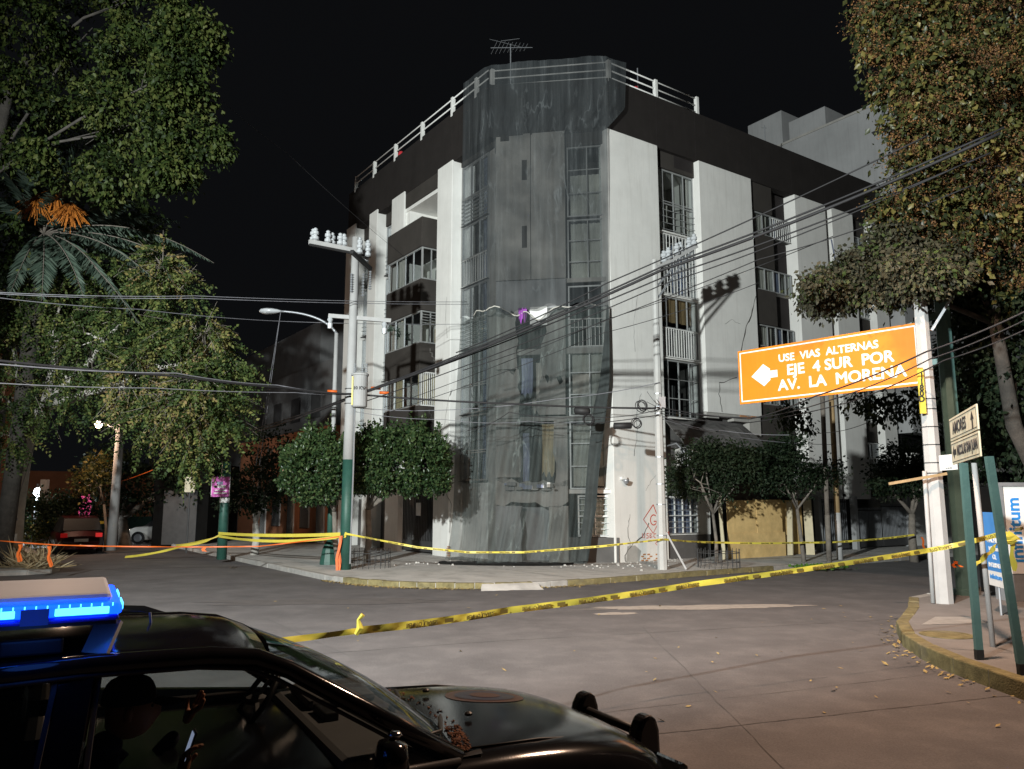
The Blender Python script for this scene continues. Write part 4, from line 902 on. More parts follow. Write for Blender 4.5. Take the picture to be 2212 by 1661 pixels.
for (a0, a1, b0, b1) in [(-SW / 2 + e, SW / 2 - e, SH / 2 - e - .03, SH / 2 - e), (-SW / 2 + e, SW / 2 - e, -SH / 2 + e, -SH / 2 + e + .03), (-SW / 2 + e, -SW / 2 + e + .03, -SH / 2 + e + .03, SH / 2 - e - .03), (SW / 2 - e - .03, SW / 2 - e, -SH / 2 + e + .03, SH / 2 - e - .03)]:
    splate('border', 'sign_white', a0, a1, b0, b1, .001, .005, board)
ar = [(-.42, .0), (-.02, .30), (-.02, .42)]
u_ = SW / 4.65
A_ = [(-2.0, -.02), (-1.62, .36), (-1.42, .17), (-1.42, .10), (-1.2, .10), (-1.2, -.14), (-1.42, -.14), (-1.42, -.21), (-1.62, -.40)]
MB().add([spt(x * u_ * .94 - .06, y * .72, .004) for x, y in A_], [tuple(range(len(A_) - 1, -1, -1))]).build('arrow', 'sign_white', board)
def twidth(txt, size):
    me = text_mesh(txt + '|', size, .001, 0, 'LEFT'); xs_ = [v.co.x for v in me.vertices]; q = max(xs_); bpy.data.meshes.remove(me); return q
def stext(txt, size, a, b, xs=1.0):
    x0 = -twidth(txt, size) * xs / 2; acc = ''; base_ = twidth('', size)
    for wd_ in txt.split(' '):
        if wd_: put_text(wd_, size, 'sign_white', board, spt(a * u_ + x0 + (twidth(acc, size) - base_ if acc else 0) * xs, b, .004), sx, sy, 0, 'LEFT', xs, fat=size * .028)
        acc += wd_ + ' '
stext('USE  VIAS  ALTERNAS', .25, .16, .33, 1.0); stext('EJE  4 SUR  POR', .35, .44, .02, 1.04); stext('AV.  LA  MORENA', .36, .44, -.33, 1.04)
MB().bar((0, 0, zt - .55), spt(SW * .1, SH * .2, -.25), .12, .12).build('arm', 'teal_paint', gt); MB().bar((0, 0, zt - 1.6), spt(SW * .1, -SH * .2, -.25), .12, .12).build('arm', 'teal_paint', gt)
for a in (-.3, .1, .4): MB().bar(spt(SW * a, -SH / 2 + .05, -.08), spt(SW * a, SH / 2 - .05, -.08), .08, .06).build('stiffener', 'teal_paint', gt)
# street name sign on two teal posts
s1, s2 = gr(2116, 1425, .19), gr(2209, 1458, .19)
sg = thing('street_sign', 'cream street name board with arrows on two teal posts', 'sign', (s1.x, s1.y, .19))
L0, R0 = at(2062, 906, 11.9), at(2114, 872, 10.2); L1, R1 = at(2068, 1004, 11.9), at(2138, 985, 10.2)
fx_ = (Vector((R0.x, R0.y, 0)) + Vector((R1.x, R1.y, 0))) / 2 - (Vector((L0.x, L0.y, 0)) + Vector((L1.x, L1.y, 0))) / 2; GW = fx_.length; fx_.normalize(); fn = Vector((fx_.y, -fx_.x, 0)); GZ = (L0.z + R0.z + L1.z + R1.z) / 4; GH = (L0.z - L1.z + R0.z - R1.z) / 2
gc = (L0 + R0 + L1 + R1) / 4 - sg.location + fn * .07
gs = ((R0.z - L0.z) + (R1.z - L1.z)) / 2 / GW; fx_ = (fx_ + Vector((0, 0, gs))).normalized(); fy = Vector((0, 0, 1))
def gpt(a, b, d=0): return gc + fx_ * a + fy * b + fn * d
def gplate(name, m, a0, a1, b0, b1, d0, d1, parent=sg):
    v = [gpt(a, b, d) for d in (d0, d1) for (a, b) in ((a0, b0), (a1, b0), (a1, b1), (a0, b1))]
    return MB().add(v, [(0, 3, 2, 1), (4, 5, 6, 7), (0, 1, 5, 4), (1, 2, 6, 5), (2, 3, 7, 6), (3, 0, 4, 7)]).build(name, m, parent)
bo1 = gplate('name_board', 'sign_cream', -GW / 2, GW / 2, .01, GH / 2, -.02, 0); bo2 = gplate('name_board', 'sign_cream', -GW / 2, GW / 2, -GH / 2, -.01, -.02, 0)
for bo, b0, b1 in ((bo1, .01, GH / 2), (bo2, -GH / 2, -.01)):
    for (a0, a1, c0, c1) in [(-GW / 2 + .03, GW / 2 - .03, b1 - .04, b1 - .03), (-GW / 2 + .03, GW / 2 - .03, b0 + .03, b0 + .04), (-GW / 2 + .03, -GW / 2 + .04, b0 + .04, b1 - .04), (GW / 2 - .04, GW / 2 - .03, b0 + .04, b1 - .04)]:
        gplate('border', 'ink', a0, a1, c0, c1, .001, .003, bo)
k = GW / 1.8
put_text('AMORES', .24, 'ink', bo1, gpt(-.22 * k, GH * .25, .003), fx_, fy, .006, xs=1.0 * k); put_text('NICOLAS SAN JUAN', .20, 'ink', bo2, gpt(.17 * k, -GH * .25, .003), fx_, fy, .006, xs=.72 * k)
def arrow2(c, dx, dy, s, par):
    pts = [(-.5, .16), (0, .16), (0, .42), (.5, 0), (0, -.42), (0, -.16), (-.5, -.16)]
    MB().add([gpt(c[0] + (x * dx - y * dy) * s, c[1] + (x * dy + y * dx) * s, .003) for x, y in pts], [(0, 1, 2, 3, 4, 5, 6)]).build('arrow', 'ink', par)
arrow2((.62 * k, GH * .25), 0, 1, .24, bo1); arrow2((-.68 * k, -GH * .25), -1, 0, .26, bo2)
for (s_, tp) in ((s1, at(2081, 1000, s1.y)), (s2, at(2136, 986, s2.y + .2))):
    MB().bar(s_ - sg.location, tp - sg.location, .055, .085).build('post', 'teal_paint', sg); MB().bar(s_ - sg.location, (s_ - sg.location) + Vector((0, 0, .12)), .062, .09).build('foot', 'rubber', sg)
# third slim post with a small plate
s3 = gr(2145, 1397, .19); pp = thing('plate_post', 'slim pale round post with a small white plate behind the street sign', 'sign', (s3.x, s3.y, .19)); e = at(2104, 1000, s3.y) - pp.location
MB().tube([(0, 0, 0), e], .035, 10).build('post', 'concrete_pole', pp, smooth=True)
pa, pb = at(2030, 1003, 12.6) - pp.location, at(2078, 1001, 12.0) - pp.location; pb.z = pa.z
v = []
for d in (0, .012):
    for (q, z) in ((pa, -.1), (pb, -.1), (pb, .14), (pa, .14)): v.append((q.x, q.y + d, q.z + z))
pl = MB().add(v, [(0, 1, 2, 3), (7, 6, 5, 4), (0, 4, 5, 1), (1, 5, 6, 2), (2, 6, 7, 3), (3, 7, 4, 0)]).build('plate', 'sign_white', pp)
put_text('N', .14, 'ink', pl, pa.lerp(pb, .82) + Vector((0, -.006, .04)), pb - pa, (0, 0, 1), .004); put_text('COL. DEL VALLE', .025, 'ink', pl, pa.lerp(pb, .4) + Vector((0, -.006, -.07)), pb - pa, (0, 0, 1))
# phone booth panels
kq = gr(2186, 1300, .19); kb = thing('phone_booth', 'white phone booth with blue vertical lettering at the right edge', 'phone booth', (kq.x, kq.y, .19))
kz0, kz1 = at(2190, 1240, kq.y).z - .19, at(2190, 1050, kq.y).z - .19
MB().box(0, .9, 0, .06, kz0, kz1).build('panel', 'sign_white', kb, bevel=.01); MB().box(-.06, .95, -.04, .12, kz1, kz1 + .07).build('top_rail', 'steel', kb); MB().box(-.06, 0, -.03, .1, 0, kz1).build('upright', 'steel', kb); MB().box(0, .85, .02, .5, 0, kz0).build('base', 'steel', kb); MB().box(.9, .96, -.03, .9, 0, kz1).build('side_panel', 'steel', kb); MB().box(-.05, .95, .8, .9, .1, kz1).build('back_panel', 'dark_wall', kb)
put_text('infinitum', .34, 'sign_blue', kb, (.2, -.004, (kz0 + kz1) / 2), (0, 0, 1), (-1, 0, 0), .008, xs=1.05)
aq = gr(2142, 1345, .19); A0, A1 = at(2122, 1106, aq.y + 1.2), at(2150, 1104, aq.y + .6); A2 = at(2134, 1262, aq.y + 1.2)
ad = thing('advert_sheet', 'blue hanging advert sheet with white lettering between the teal posts', 'poster', (A0.x, A0.y, 0)); d = Vector((A1.x - A0.x, A1.y - A0.y, 0)); dx = d.normalized(); zt_, zb_ = A0.z, A2.z
wd = d.length * 1.25; zs_ = zb_ + (zt_ - zb_) * .2
def adp(a, z, k=0): q = dx * a + Vector((dx.y, -dx.x, 0)) * k; return (q.x, q.y, z)
def adpl(n_, m_, a0, a1, z0, z1, k0, k1, par=ad): return MB().add([adp(a, z, k_) for k_ in (k0, k1) for a, z in ((a0, z0), (a1, z0), (a1, z1), (a0, z1))], [(0, 3, 2, 1), (4, 5, 6, 7), (0, 1, 5, 4), (1, 2, 6, 5), (2, 3, 7, 6), (3, 0, 4, 7)]).build(n_, m_, par)
sh = adpl('sheet', 'sign_blue', 0, wd, zs_, zt_, -.015, 0); foot = adpl('white_foot', 'sign_white', 0, wd, zb_, zs_, -.014, .001)
for i, (t_, sz) in enumerate([('MACHIN', .11), ('infinitum', .10), ('CL', .11), ('INTERNET', .10)]): put_text(t_, sz, 'sign_white', sh, adp(wd * .5, zt_ - (zt_ - zs_) * (.48 + i * .14), .003), dx, (0, 0, 1), .003, xs=wd / .62)
put_text('infinitum', .11, 'sign_blue', foot, adp(wd * .5, (zs_ + zb_) / 2 + .03, .004), dx, (0, 0, 1), .003, xs=wd / .55)
MB().tube([adp(wd * .5, zb_ - .0, -.03), (adp(wd * .5, .19, -.03))], .02, 6).build('stand', 'steel', ad)
MB().tube([adp(wd * .5, zt_ - .1, -.03), (adp(wd * .5, zb_, -.03))], .02, 6).build('stand', 'steel', ad)
# purple poster pole on the left
q = gr(478, 1216); pz = thing('poster_pole', 'green pole carrying a purple poster beyond the yellow tapes on the left', 'pole', (q.x, q.y, .12))
MB().tube([(0, 0, 0), (0, 0, at(478, 1030, q.y).z + .4)], [.17, .15], 10).build('shaft', 'green_paint', pz, smooth=True)
a, b = at(459, 1030, q.y - .2) - pz.location, at(495, 1073, q.y - .2) - pz.location
ps = MB().box(a.x, b.x, a.y - .02, a.y, b.z, a.z).build('poster', 'sign_pink', pz)
for (dx0, dz, w_, h_, m_) in [(.2, .3, .28, .1, 'sign_white'), (.12, .2, .4, .04, 'sign_white'), (.08, .1, .45, .05, 'sign_white'), (.18, .42, .2, .1, 'curtain_blue')]: MB().box(a.x + dx0, min(b.x - .02, a.x + dx0 + w_), a.y - .024, a.y - .021, b.z + dz, b.z + dz + h_).build('poster_print', m_, ps)
MB().box(a.x - .015, a.x, a.y - .025, a.y, b.z, a.z).build('poster_edge', 'sign_white', ps); MB().box(b.x, b.x + .015, a.y - .025, a.y, b.z, a.z).build('poster_edge', 'sign_white', ps)
MB().box(a.x + .3, b.x + .02, a.y - .02, a.y, b.z - .2, b.z - .03).build('small_plate', 'sign_white', pz)
# plywood hoarding
hd_ = street('plywood_hoarding', 'yellow plywood sheets boarding up the ground floor between two small trees', 'hoarding', 4.2, -1.0, KH)
for i, (x0, x1, y, z0, z1) in enumerate([(0, 1.55, 0, 0, 2.0), (1.56, 3.0, -.02, .0, 2.02), (.0, 3.1, -.045, 0, .85)]):
    MB().box(x0, x1, y - .018, y, z0 - .35, z1).build('plywood_sheet', 'plywood', hd_)
MB().box(3.15, 4.6, .25, .27, -.3, 2.0).build('plywood_sheet', 'plywood', hd_)
MB().bar((3.6, .05, 1.95), (3.3, -.1, .0), .22, .05).build('timber_prop', 'pale_timber', hd_); MB().bar((4.75, .1, 2.1), (4.3, -.25, -.1), .3, .05).build('timber_prop', 'pale_timber', hd_); MB().bar((.0, .3, 2.2), (-.45, -.2, -.1), .12, .1).build('timber_prop', 'pale_timber', hd_)
for x in (.1, 1.5, 2.95): MB().box(x, x + .08, .002, .08, -.3, 2.05).build('batten', 'wood', hd_)
# camera and cable fittings on the first panel
sc = ony(1345, 1035, -.06); cm = street('security_camera', 'white dome camera on the cracked panel above the graffiti', 'camera', sc.x, -.06, sc.z)
MB().box(-.12, .12, -.1, 0, -.02, .08).build('bracket', 'white_paint', cm, bevel=.01); MB().lathe([(.001, -.16), (.07, -.13), (.1, -.06), (.11, 0)], (0, -.16, -.01), 12).build('dome', 'steel', cm, smooth=True)
# iron guards round the small trees
def guard(px, py, r, lab):
    q = gr(px, py, .13); o = thing('tree_guard', lab, 'fence', (q.x, q.y, .13), 0, 'iron tree guards'); n = 22
    for z in (.18, .45): MB().tube([(r * math.cos(6.2832 * k / n), r * math.sin(6.2832 * k / n), z) for k in range(n + 1)], .011, 4).build('hoop', 'frame_dark', o)
    for k in range(n): a = 6.2832 * k / n; MB().tube([(r * math.cos(a), r * math.sin(a), 0), (r * math.cos(a), r * math.sin(a), .56)], .009, 4).build('picket', 'frame_dark', o)
guard(798, 1226, .62, 'low iron guard round the tree beside the green pole'); guard(1553, 1226, .62, 'low iron guard round the small tree left of the plywood')
# ================================================================= trees
leafmat('leaf_broad', [(.010, .018, .006), (.022, .036, .010), (.042, .060, .015), (.07, .08, .024)])
leafmat('leaf_feather', [(.020, .038, .014), (.050, .080, .026), (.105, .14, .042), (.21, .20, .065), (.27, .19, .09)])
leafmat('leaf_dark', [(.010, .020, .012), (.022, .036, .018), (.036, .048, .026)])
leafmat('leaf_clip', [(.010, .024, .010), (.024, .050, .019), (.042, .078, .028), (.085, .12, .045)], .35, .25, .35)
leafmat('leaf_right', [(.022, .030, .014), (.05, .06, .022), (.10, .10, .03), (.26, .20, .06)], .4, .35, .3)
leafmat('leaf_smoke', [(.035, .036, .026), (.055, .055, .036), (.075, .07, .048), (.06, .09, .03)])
leafmat('berry_spray', [(.07, .042, .026), (.15, .08, .036), (.25, .125, .045), (.19, .105, .06)], .8, .2)
leafmat('palm_leaf', [(.035, .056, .042), (.075, .11, .085), (.12, .155, .12)], .5, .25)
leafmat('straw_leaf', [(.2, .15, .08), (.34, .27, .16), (.42, .36, .24)], .8, .2)
def unit(n):
    v = rng.normal(size=(n, 3)); return v / np.linalg.norm(v, axis=1, keepdims=True)
def shell(blobs, dens, lo=.55, box=False):
    P, O = [], []
    for c, r, n in blobs:
        k = int(n * dens); d = unit(k); rad = rng.uniform(lo ** 3, 1, k) ** (1 / 3); lump = 1 + .16 * np.sin(d[:, 0:1] * 5 + c[0]) * np.cos(d[:, 2:3] * 6 + c[2]) + .10 * np.sin(d[:, 1:2] * 11 + d[:, 2:3] * 9)
        if box: dd = np.sign(d) * np.abs(d) ** .62; d_ = dd
        else: d_ = d
        P.append(arr(c) + d_ * arr(r) * rad[:, None] * lump); O.append(d)
    return np.concatenate(P), np.concatenate(O)
def crown(parent, blobs, style, mtl, size, dens=1.0, name='crown', per=16, spread=.2, tbase=(.0, 1.0), droop=.35, lo=.55, hole=0.0):
    p, o = shell(blobs, dens, lo, style == 'dense')
    if hole:                                    # thin the crown in patches so that gaps stay open
        f = np.sin(p[:, 0] * 3.1 + 1) + np.sin(p[:, 1] * 1.3 + p[:, 0]) + np.sin(p[:, 2] * 3.4 + .5 + p[:, 0] * .7) + rng.normal(0, .35, len(p)); k = f > -1 + hole; k = f < np.quantile(f, 1 - hole); p, o = p[k], o[k]
    n = len(p); ct = rng.uniform(*tbase, n)
    if style == 'feather':
        L_ = rng.uniform(.45, 1.0, n); tw = o * .7 + rng.normal(0, .45, (n, 3)) + arr((0, 0, -droop)); tw /= np.linalg.norm(tw, axis=1, keepdims=True)
        t = (np.arange(per) + .5) / per; base = p[:, None] + tw[:, None] * (L_[:, None] * t)[:, :, None] + arr((0, 0, -.25)) * (t ** 2)[None, :, None] * L_[:, None, None]
        side = np.cross(tw, rng.normal(size=(n, 3))); side /= np.linalg.norm(side, axis=1, keepdims=True)
        sg_ = np.where(np.arange(per) % 2 == 0, 1, -1); d = side[:, None] * sg_[None, :, None] * .8 + tw[:, None] * .5 + arr((0, 0, -.25)) + rng.normal(0, .12, (n, per, 3))
        pos = base.reshape(-1, 3); dr = d.reshape(-1, 3); tint = np.clip(np.repeat(ct, per) + rng.normal(0, .1, n * per), 0, 1); sz = size * rng.uniform(.7, 1.25, n * per)
        ob = leaves(pos, dr, sz, tint, MATS[mtl], name, parent, .3, .12)
        tws = MB()
        for i in rng.choice(n, min(n, 260), replace=False):
            a = Vector(p[i]); b = a + Vector(tw[i]) * L_[i]; tws.tube([a - Vector(o[i]) * .35, a, b], [.014, .01, .004], 3, False)
        tag(tws.build('twigs', 'bark', parent), kind='stuff')
        return ob
    if style == 'dense':
        m_ = n // 14; top = np.where((o[:, 2] > .1) | (rng.random(n) < .25))[0]; ii = rng.choice(top, m_); k_ = 7
        tw = o[ii] * .4 + rng.normal(0, .3, (m_, 3)) + arr((0, 0, .8)); tt = np.linspace(.05, .34, k_); sp_ = (p[ii][:, None] + tw[:, None] * tt[None, :, None] * rng.uniform(.3, 1.1, (m_, 1, 1))).reshape(-1, 3)
        p = np.concatenate([p, sp_]); o = np.concatenate([o, np.repeat(o[ii], k_, 0)]); ct = np.concatenate([ct, rng.uniform(.45, 1, m_ * k_)]); n = len(p)
        pos = p; dr = o * .5 + rng.normal(0, .6, (n, 3)) + arr((0, 0, .25)); return leaves(pos, dr, size * rng.uniform(.7, 1.25, n), np.clip(ct, 0, 1), MATS[mtl], name, parent, .28, .25)
    pos = np.repeat(p, per, 0) + rng.normal(0, spread, (n * per, 3)) * arr((1, 1, .75)); dr = np.repeat(o, per, 0) * .5 + rng.normal(0, .6, (n * per, 3)) + arr((0, 0, -droop))
    tint = np.clip(np.repeat(ct, per) + rng.normal(0, .12, n * per), 0, 1)
    return leaves(pos, dr, size * rng.uniform(.4, 1.4, n * per), tint, MATS[mtl], name, parent, .31, .3)
def limbs(parent, trunk, rad, targets, m='bark', r0=.09):
    tk = MB().tube(trunk, rad, 10).build('trunk', m, parent, smooth=True)
    for k, (i, tgt) in enumerate(targets):
        a = Vector(trunk[i]); b = Vector(tgt); q = a.lerp(b, .5) + Vector((random.uniform(-.25, .25), random.uniform(-.25, .25), random.uniform(0, .35))); q2 = a.lerp(b, .78) + Vector((random.uniform(-.2, .2), 0, random.uniform(-.1, .2)))
        MB().tube([a, q, q2, b], [r0, r0 * .75, r0 * .5, r0 * .25], 7).build('limb', m, parent, smooth=True)
        for _ in range(3):
            e = q2 + Vector((random.uniform(-.8, .8), random.uniform(-.6, .6), random.uniform(-.4, .7))); MB().tube([q2 if _ else q, q2.lerp(e, .5) + Vector((0, 0, .08)), e], [r0 * .4, r0 * .25, .008], 5).build('branch', m, parent, smooth=True)
def P_(px, py, Y): return tuple(at(px, py, Y))
# tall broadleaf, upper left
ta = thing('broadleaf_tree', 'tall green broadleaf tree filling the upper left against the black sky', 'tree', (0, 0, 0))
blA = []
for (px, py, Y, r, n) in [(60, 60, 20, 1.5, 200), (200, 40, 20.5, 1.35, 190), (330, 30, 19.5, 1.0, 130), (410, 90, 19.5, .85, 130), (300, 140, 20, 1.15, 170), (380, 190, 19.3, .95, 140), (170, 170, 21, 1.2, 130), (340, 290, 19.2, .95, 150), (430, 300, 19, .62, 80), (250, 250, 20, 1.0, 120), (290, 360, 19.5, .8, 100), (380, 370, 19, .55, 70), (60, 250, 21.5, 1.1, 60), (210, 330, 20.5, .7, 60), (120, -60, 21, 1.6, 120), (330, -70, 20, 1.3, 120), (440, 60, 19.2, .5, 60), (80, 330, 20, .6, 40), (455, 320, 19, .35, 40), (30, 190, 20.5, .9, 70), (110, 260, 20.5, .7, 50), (30, 330, 20.8, .8, 50), (150, 390, 20.8, .55, 36), (60, 420, 21, .6, 34), (230, 420, 20.4, .4, 26), (20, 480, 21, .5, 24)]:
    blA.append((P_(px, py, Y), (r, r, r * .8), n))
limbs(ta, [(-16.5, 21.5, 0), (-16.0, 21.3, 4), (-15.2, 21, 8.5), (-14.6, 20.8, 11), (-14, 20.6, 14)], [.4, .36, .3, .22, .12], [(3, P_(300, 260, 20.4)), (3, P_(380, 150, 20)), (3, P_(200, 60, 20.8)), (3, P_(60, 60, 20.6)), (4, P_(330, -40, 20.4))], 'bark_dark', .05)
crown(ta, blA, 'broad', 'leaf_broad', .14, 1.15, per=22, spread=.14, droop=.8, hole=.42)
# dense dark foliage behind the palm
td = thing('street_tree', 'dark leafy tree standing behind the palm on the left', 'tree', (0, 0, 0)); bd_ = []
for (px, py, Y, r, n) in [(30, 420, 27, 1.6, 120), (130, 400, 27.5, 1.5, 110), (60, 540, 26.5, 1.7, 130), (190, 540, 27, 1.6, 120), (270, 470, 27.5, 1.2, 80), (290, 590, 27, 1.3, 90), (100, 640, 27, 1.6, 100), (230, 660, 27, 1.4, 90), (20, 300, 27, 1.5, 90), (170, 300, 27.5, 1.2, 70), (350, 610, 26.5, .8, 50), (20, 700, 27, 1.5, 80), (150, 760, 27, 1.5, 80)]: bd_.append((P_(px, py, Y), (r, r, r * .85), n))
limbs(td, [tuple(gr(-60, 1190)), P_(-20, 900, 30), P_(60, 620, 28)], [.3, .24, .15], [(2, P_(130, 500, 27)), (2, P_(200, 560, 27))], 'bark_dark', .07)
crown(td, bd_, 'broad', 'leaf_broad', .17, 1.0, per=20, spread=.22, droop=.7, tbase=(0, .55), hole=.15)
# palm
pm = thing('palm_tree', 'date palm with long arching grey green fronds and orange fruit among the left trees', 'tree', (0, 0, 0))
pc = at(95, 505, 24.5)
MB().tube([(pc.x - .4, pc.y, 0), (pc.x - .2, pc.y, 5), (pc.x, pc.y, pc.z - .2)], [.26, .24, .26], 12).build('trunk', 'bark_dark', pm, smooth=True)
def frond(tip, lift=.9, w_=.55, n=38, droop=1.0):
    tip = Vector(tip); mid = pc.lerp(tip, .5) + Vector((0, 0, lift)); path = []
    for i in range(n + 1): t = i / n; path.append(pc.lerp(mid, t).lerp(mid.lerp(tip, t), t))
    s_ = MB().tube(path, [.022 * (1 - t / n) + .004 for t in range(n + 1)], 5).build('frond', 'bark', pm, smooth=True)
    pos, dr, sz = [], [], []
    for i in range(4, n):
        d = (path[min(i + 1, n)] - path[i - 1]).normalized(); sd = d.cross(Vector((0, 0, 1))).normalized(); t = i / n
        for sgn in (-1, 1):
            for _ in range(3):
                pos.append(tuple(path[i] + d * random.uniform(-.04, .04))); dr.append(tuple(sd * sgn * .8 + d * .75 + Vector((random.gauss(0, .1), random.gauss(0, .1), -.45 * droop + random.gauss(0, .1))))); sz.append(w_ * (math.sin(math.pi * min(.97, .12 + t * .86)) * .9 + .12))
    leaves(arr(pos), arr(dr), arr(sz), rng.uniform(0, 1, len(pos)), MATS['palm_leaf'], 'leaflets', s_, .075, .05)
for (px, py, Y, l) in [(462, 568, 22.5, 1.3), (420, 590, 23.5, 1.0), (330, 600, 22.5, .9), (250, 640, 23, .9), (180, 640, 22, .8), (250, 330, 24, .5), (190, 280, 24.5, .3), (100, 250, 24, .2), (40, 260, 25, .2), (310, 430, 24, .5), (-30, 330, 24, .5), (-60, 520, 23.5, .9), (20, 640, 22.5, .8), (90, 650, 22, .7), (-20, 420, 23, .5), (390, 480, 26, .9), (150, 380, 22.5, .4), (300, 700, 22.5, .9)]: frond(at(px, py, Y), l, .62)
for (px, py, sp) in [(80, 440, .3), (150, 455, .28), (120, 425, .2)]:
    c = at(px, py, 23.6); m = MB()
    for _ in range(170):
        e = c + Vector((random.gauss(0, sp), random.gauss(0, sp * .6), -abs(random.gauss(.18, .2)))); m.tube([c + Vector((0, 0, .3)), c.lerp(e, .6) + Vector((0, 0, .12)), e], [.006, .006, .012], 4)
    m.build('fruit_cluster', 'palm_fruit', pm)
# feathery street tree, lower left
tb = thing('street_tree', 'leaning grey trunked street tree with drooping yellowish leaves on the left', 'tree', (0, 0, 0))
bq = gr(18, 1222)
limbs(tb, [(bq.x, bq.y, .05), P_(30, 1100, 26), P_(45, 1000, 25.6), P_(62, 920, 25.3), P_(95, 880, 25)], [.38, .32, .29, .26, .2], [(3, P_(0, 860, 25.2)), (4, P_(180, 800, 24.3)), (4, P_(300, 840, 24)), (4, P_(260, 700, 24)), (3, P_(30, 740, 25)), (4, P_(420, 780, 23.5)), (4, P_(130, 660, 25))], 'bark_pale', .15)
blB = []
for (px, py, Y, r, n) in [(40, 640, 25, 1.3, 90), (150, 640, 24.5, 1.2, 80), (60, 760, 25, 1.3, 90), (190, 740, 24, 1.2, 80), (290, 680, 24, 1.1, 80), (370, 640, 23.6, .9, 70), (330, 780, 23.5, 1.2, 120), (420, 740, 23.2, 1.0, 100), (460, 830, 23, .9, 90), (390, 880, 23.2, .95, 100), (320, 900, 23.4, .8, 70), (440, 930, 23, .7, 60), (110, 850, 24.4, .9, 45), (20, 880, 24.5, .8, 45), (350, 560, 23.6, .55, 40), (240, 600, 24.5, .8, 60), (400, 980, 23, .45, 30), (500, 800, 23, .45, 36), (480, 890, 22.8, .5, 40), (20, 940, 24.3, .5, 26), (190, 850, 24, .6, 26)]:
    blB.append((P_(px, py, Y), (r, r, r * .85), n))
crown(tb, blB, 'feather', 'leaf_feather', .115, 1.9, per=17, tbase=(.0, .62), droop=.5, hole=.12)
crown(tb, [(P_(350, 575, 23.4), (.5, .4, .5), 40), (P_(400, 870, 22.7), (.8, .4, .9), 90), (P_(440, 720, 22.9), (.6, .4, .5), 40), (P_(290, 820, 23), (.6, .4, .9), 60)], 'feather', 'leaf_feather', .12, 1.2, name='yellowing_leaves', per=15, tbase=(.55, 1.0), droop=.7)
tg_ = thing('hanging_tag', 'small pale tin plate tied to the leaning left trunk', 'plate', at(20, 1128, 25.3)); MB().bar((-.22, 0, -.15), (.22, -.05, .2), .03, .3).build('plate', 'steel', tg_); MB().tube([(.1, 0, .2), (.5, .1, 2.4), (.8, .2, 4.5)], .012, 4).build('string', 'cable_grey', tg_)
# undergrowth dark trees far left and centre left
def bushy(name, lab, cat, base, trunk_top, blobs, mtl, size, dens, style='broad', per=12, r=.14, group=None, bark='bark', tb=(0, 1), hole=0.0, spread=.18, lo=.55, droop=.3):
    o = thing(name, lab, cat, (0, 0, 0), 0, group); b = Vector(base); t = Vector(trunk_top)
    limbs(o, [tuple(b), tuple(b.lerp(t, .5) + Vector((random.uniform(-.1, .1), 0, 0))), tuple(t)], [r, r * .8, r * .65], [(2, c) for c, rr, n in blobs[:6]], bark, r * .5)
    crown(o, blobs, style, mtl, size, dens, per=per, tbase=tb, hole=hole, spread=spread, lo=lo, droop=droop); return o
bushy('street_tree', 'dark tree on the far left pavement behind the orange tape', 'tree', gr(270, 1182), at(265, 1120, 38), [(P_(270, 1040, 38), (1.6, 1.2, 1.3), 120), (P_(230, 1000, 38), (1.0, 1, .9), 60), (P_(330, 1060, 38.5), (1.5, 1.2, 1.2), 90), (P_(400, 1050, 38), (1.5, 1.2, 1.0), 80)], 'leaf_dark', .2, 1.0, r=.3)
bushy('lit_tree', 'small tree with leaves lit by a lamp beyond the leaning trunk', 'tree', gr(228, 1190), at(225, 1090, 35), [(P_(215, 1010, 35.3), (.55, .5, .75), 70), (P_(195, 1040, 35), (.7, .5, .6), 60)], 'leaf_right', .16, 1.0, r=.08)
bushy('street_tree', 'tree with a whitewashed trunk on the left pavement behind the poster pole', 'tree', gr(548, 1206), at(552, 1130, 30), [(P_(560, 1050, 30), (1.3, 1, .9), 120), (P_(520, 1075, 30), (.9, .8, .6), 70), (P_(600, 1030, 31), (1.1, .9, .9), 90), (P_(580, 960, 32), (1.0, 1, .8), 60)], 'leaf_dark', .14, 1.2, r=.17, bark='bark_pale')
bushy('hedge', 'clipped dark hedge beside the left street', 'hedge', gr(110, 1190), at(110, 1140, 36), [(P_(80, 1115, 36), (1.3, 1, .8), 120), (P_(150, 1115, 36), (1.3, 1, .8), 120), (P_(110, 1085, 36), (1.5, 1, .5), 100)], 'leaf_dark', .14, 1.4, r=.1)
# clipped trees by the green pole
bushy('clipped_tree', 'clipped round tree left of the green pole, in front of the lamp shaft', 'tree', gr(733, 1229), at(722, 1105, 24.6), [(P_(682, 1018, 24.4), (.92, .8, .72), 3900), (P_(638, 1020, 24.4), (.42, .5, .5), 1100), (P_(735, 1000, 24.4), (.6, .6, .62), 1900), (P_(690, 965, 24.5), (.5, .5, .42), 900), (P_(690, 1070, 24.4), (.6, .6, .3), 900)], 'leaf_clip', .13, 1.5, 'dense', r=.1, lo=.5)
bushy('clipped_tree', 'clipped flat-topped tree right of the green pole, hiding the entrance', 'tree', gr(790, 1224), at(795, 1100, 25.4), [(P_(782, 1012, 25.0), (.5, .7, .8), 1900), (P_(805, 1012, 25.2), (.75, .8, .88), 3000), (P_(860, 1010, 25.2), (.9, .8, .86), 4200), (P_(920, 1010, 25.2), (.66, .8, .82), 3100), (P_(952, 1022, 25.2), (.3, .5, .55), 900), (P_(870, 955, 25.2), (1.0, .6, .35), 1500), (P_(810, 945, 25.2), (.4, .4, .25), 350), (P_(900, 940, 25.2), (.3, .4, .3), 300)], 'leaf_clip', .13, 1.5, 'dense', r=.13, lo=.5)
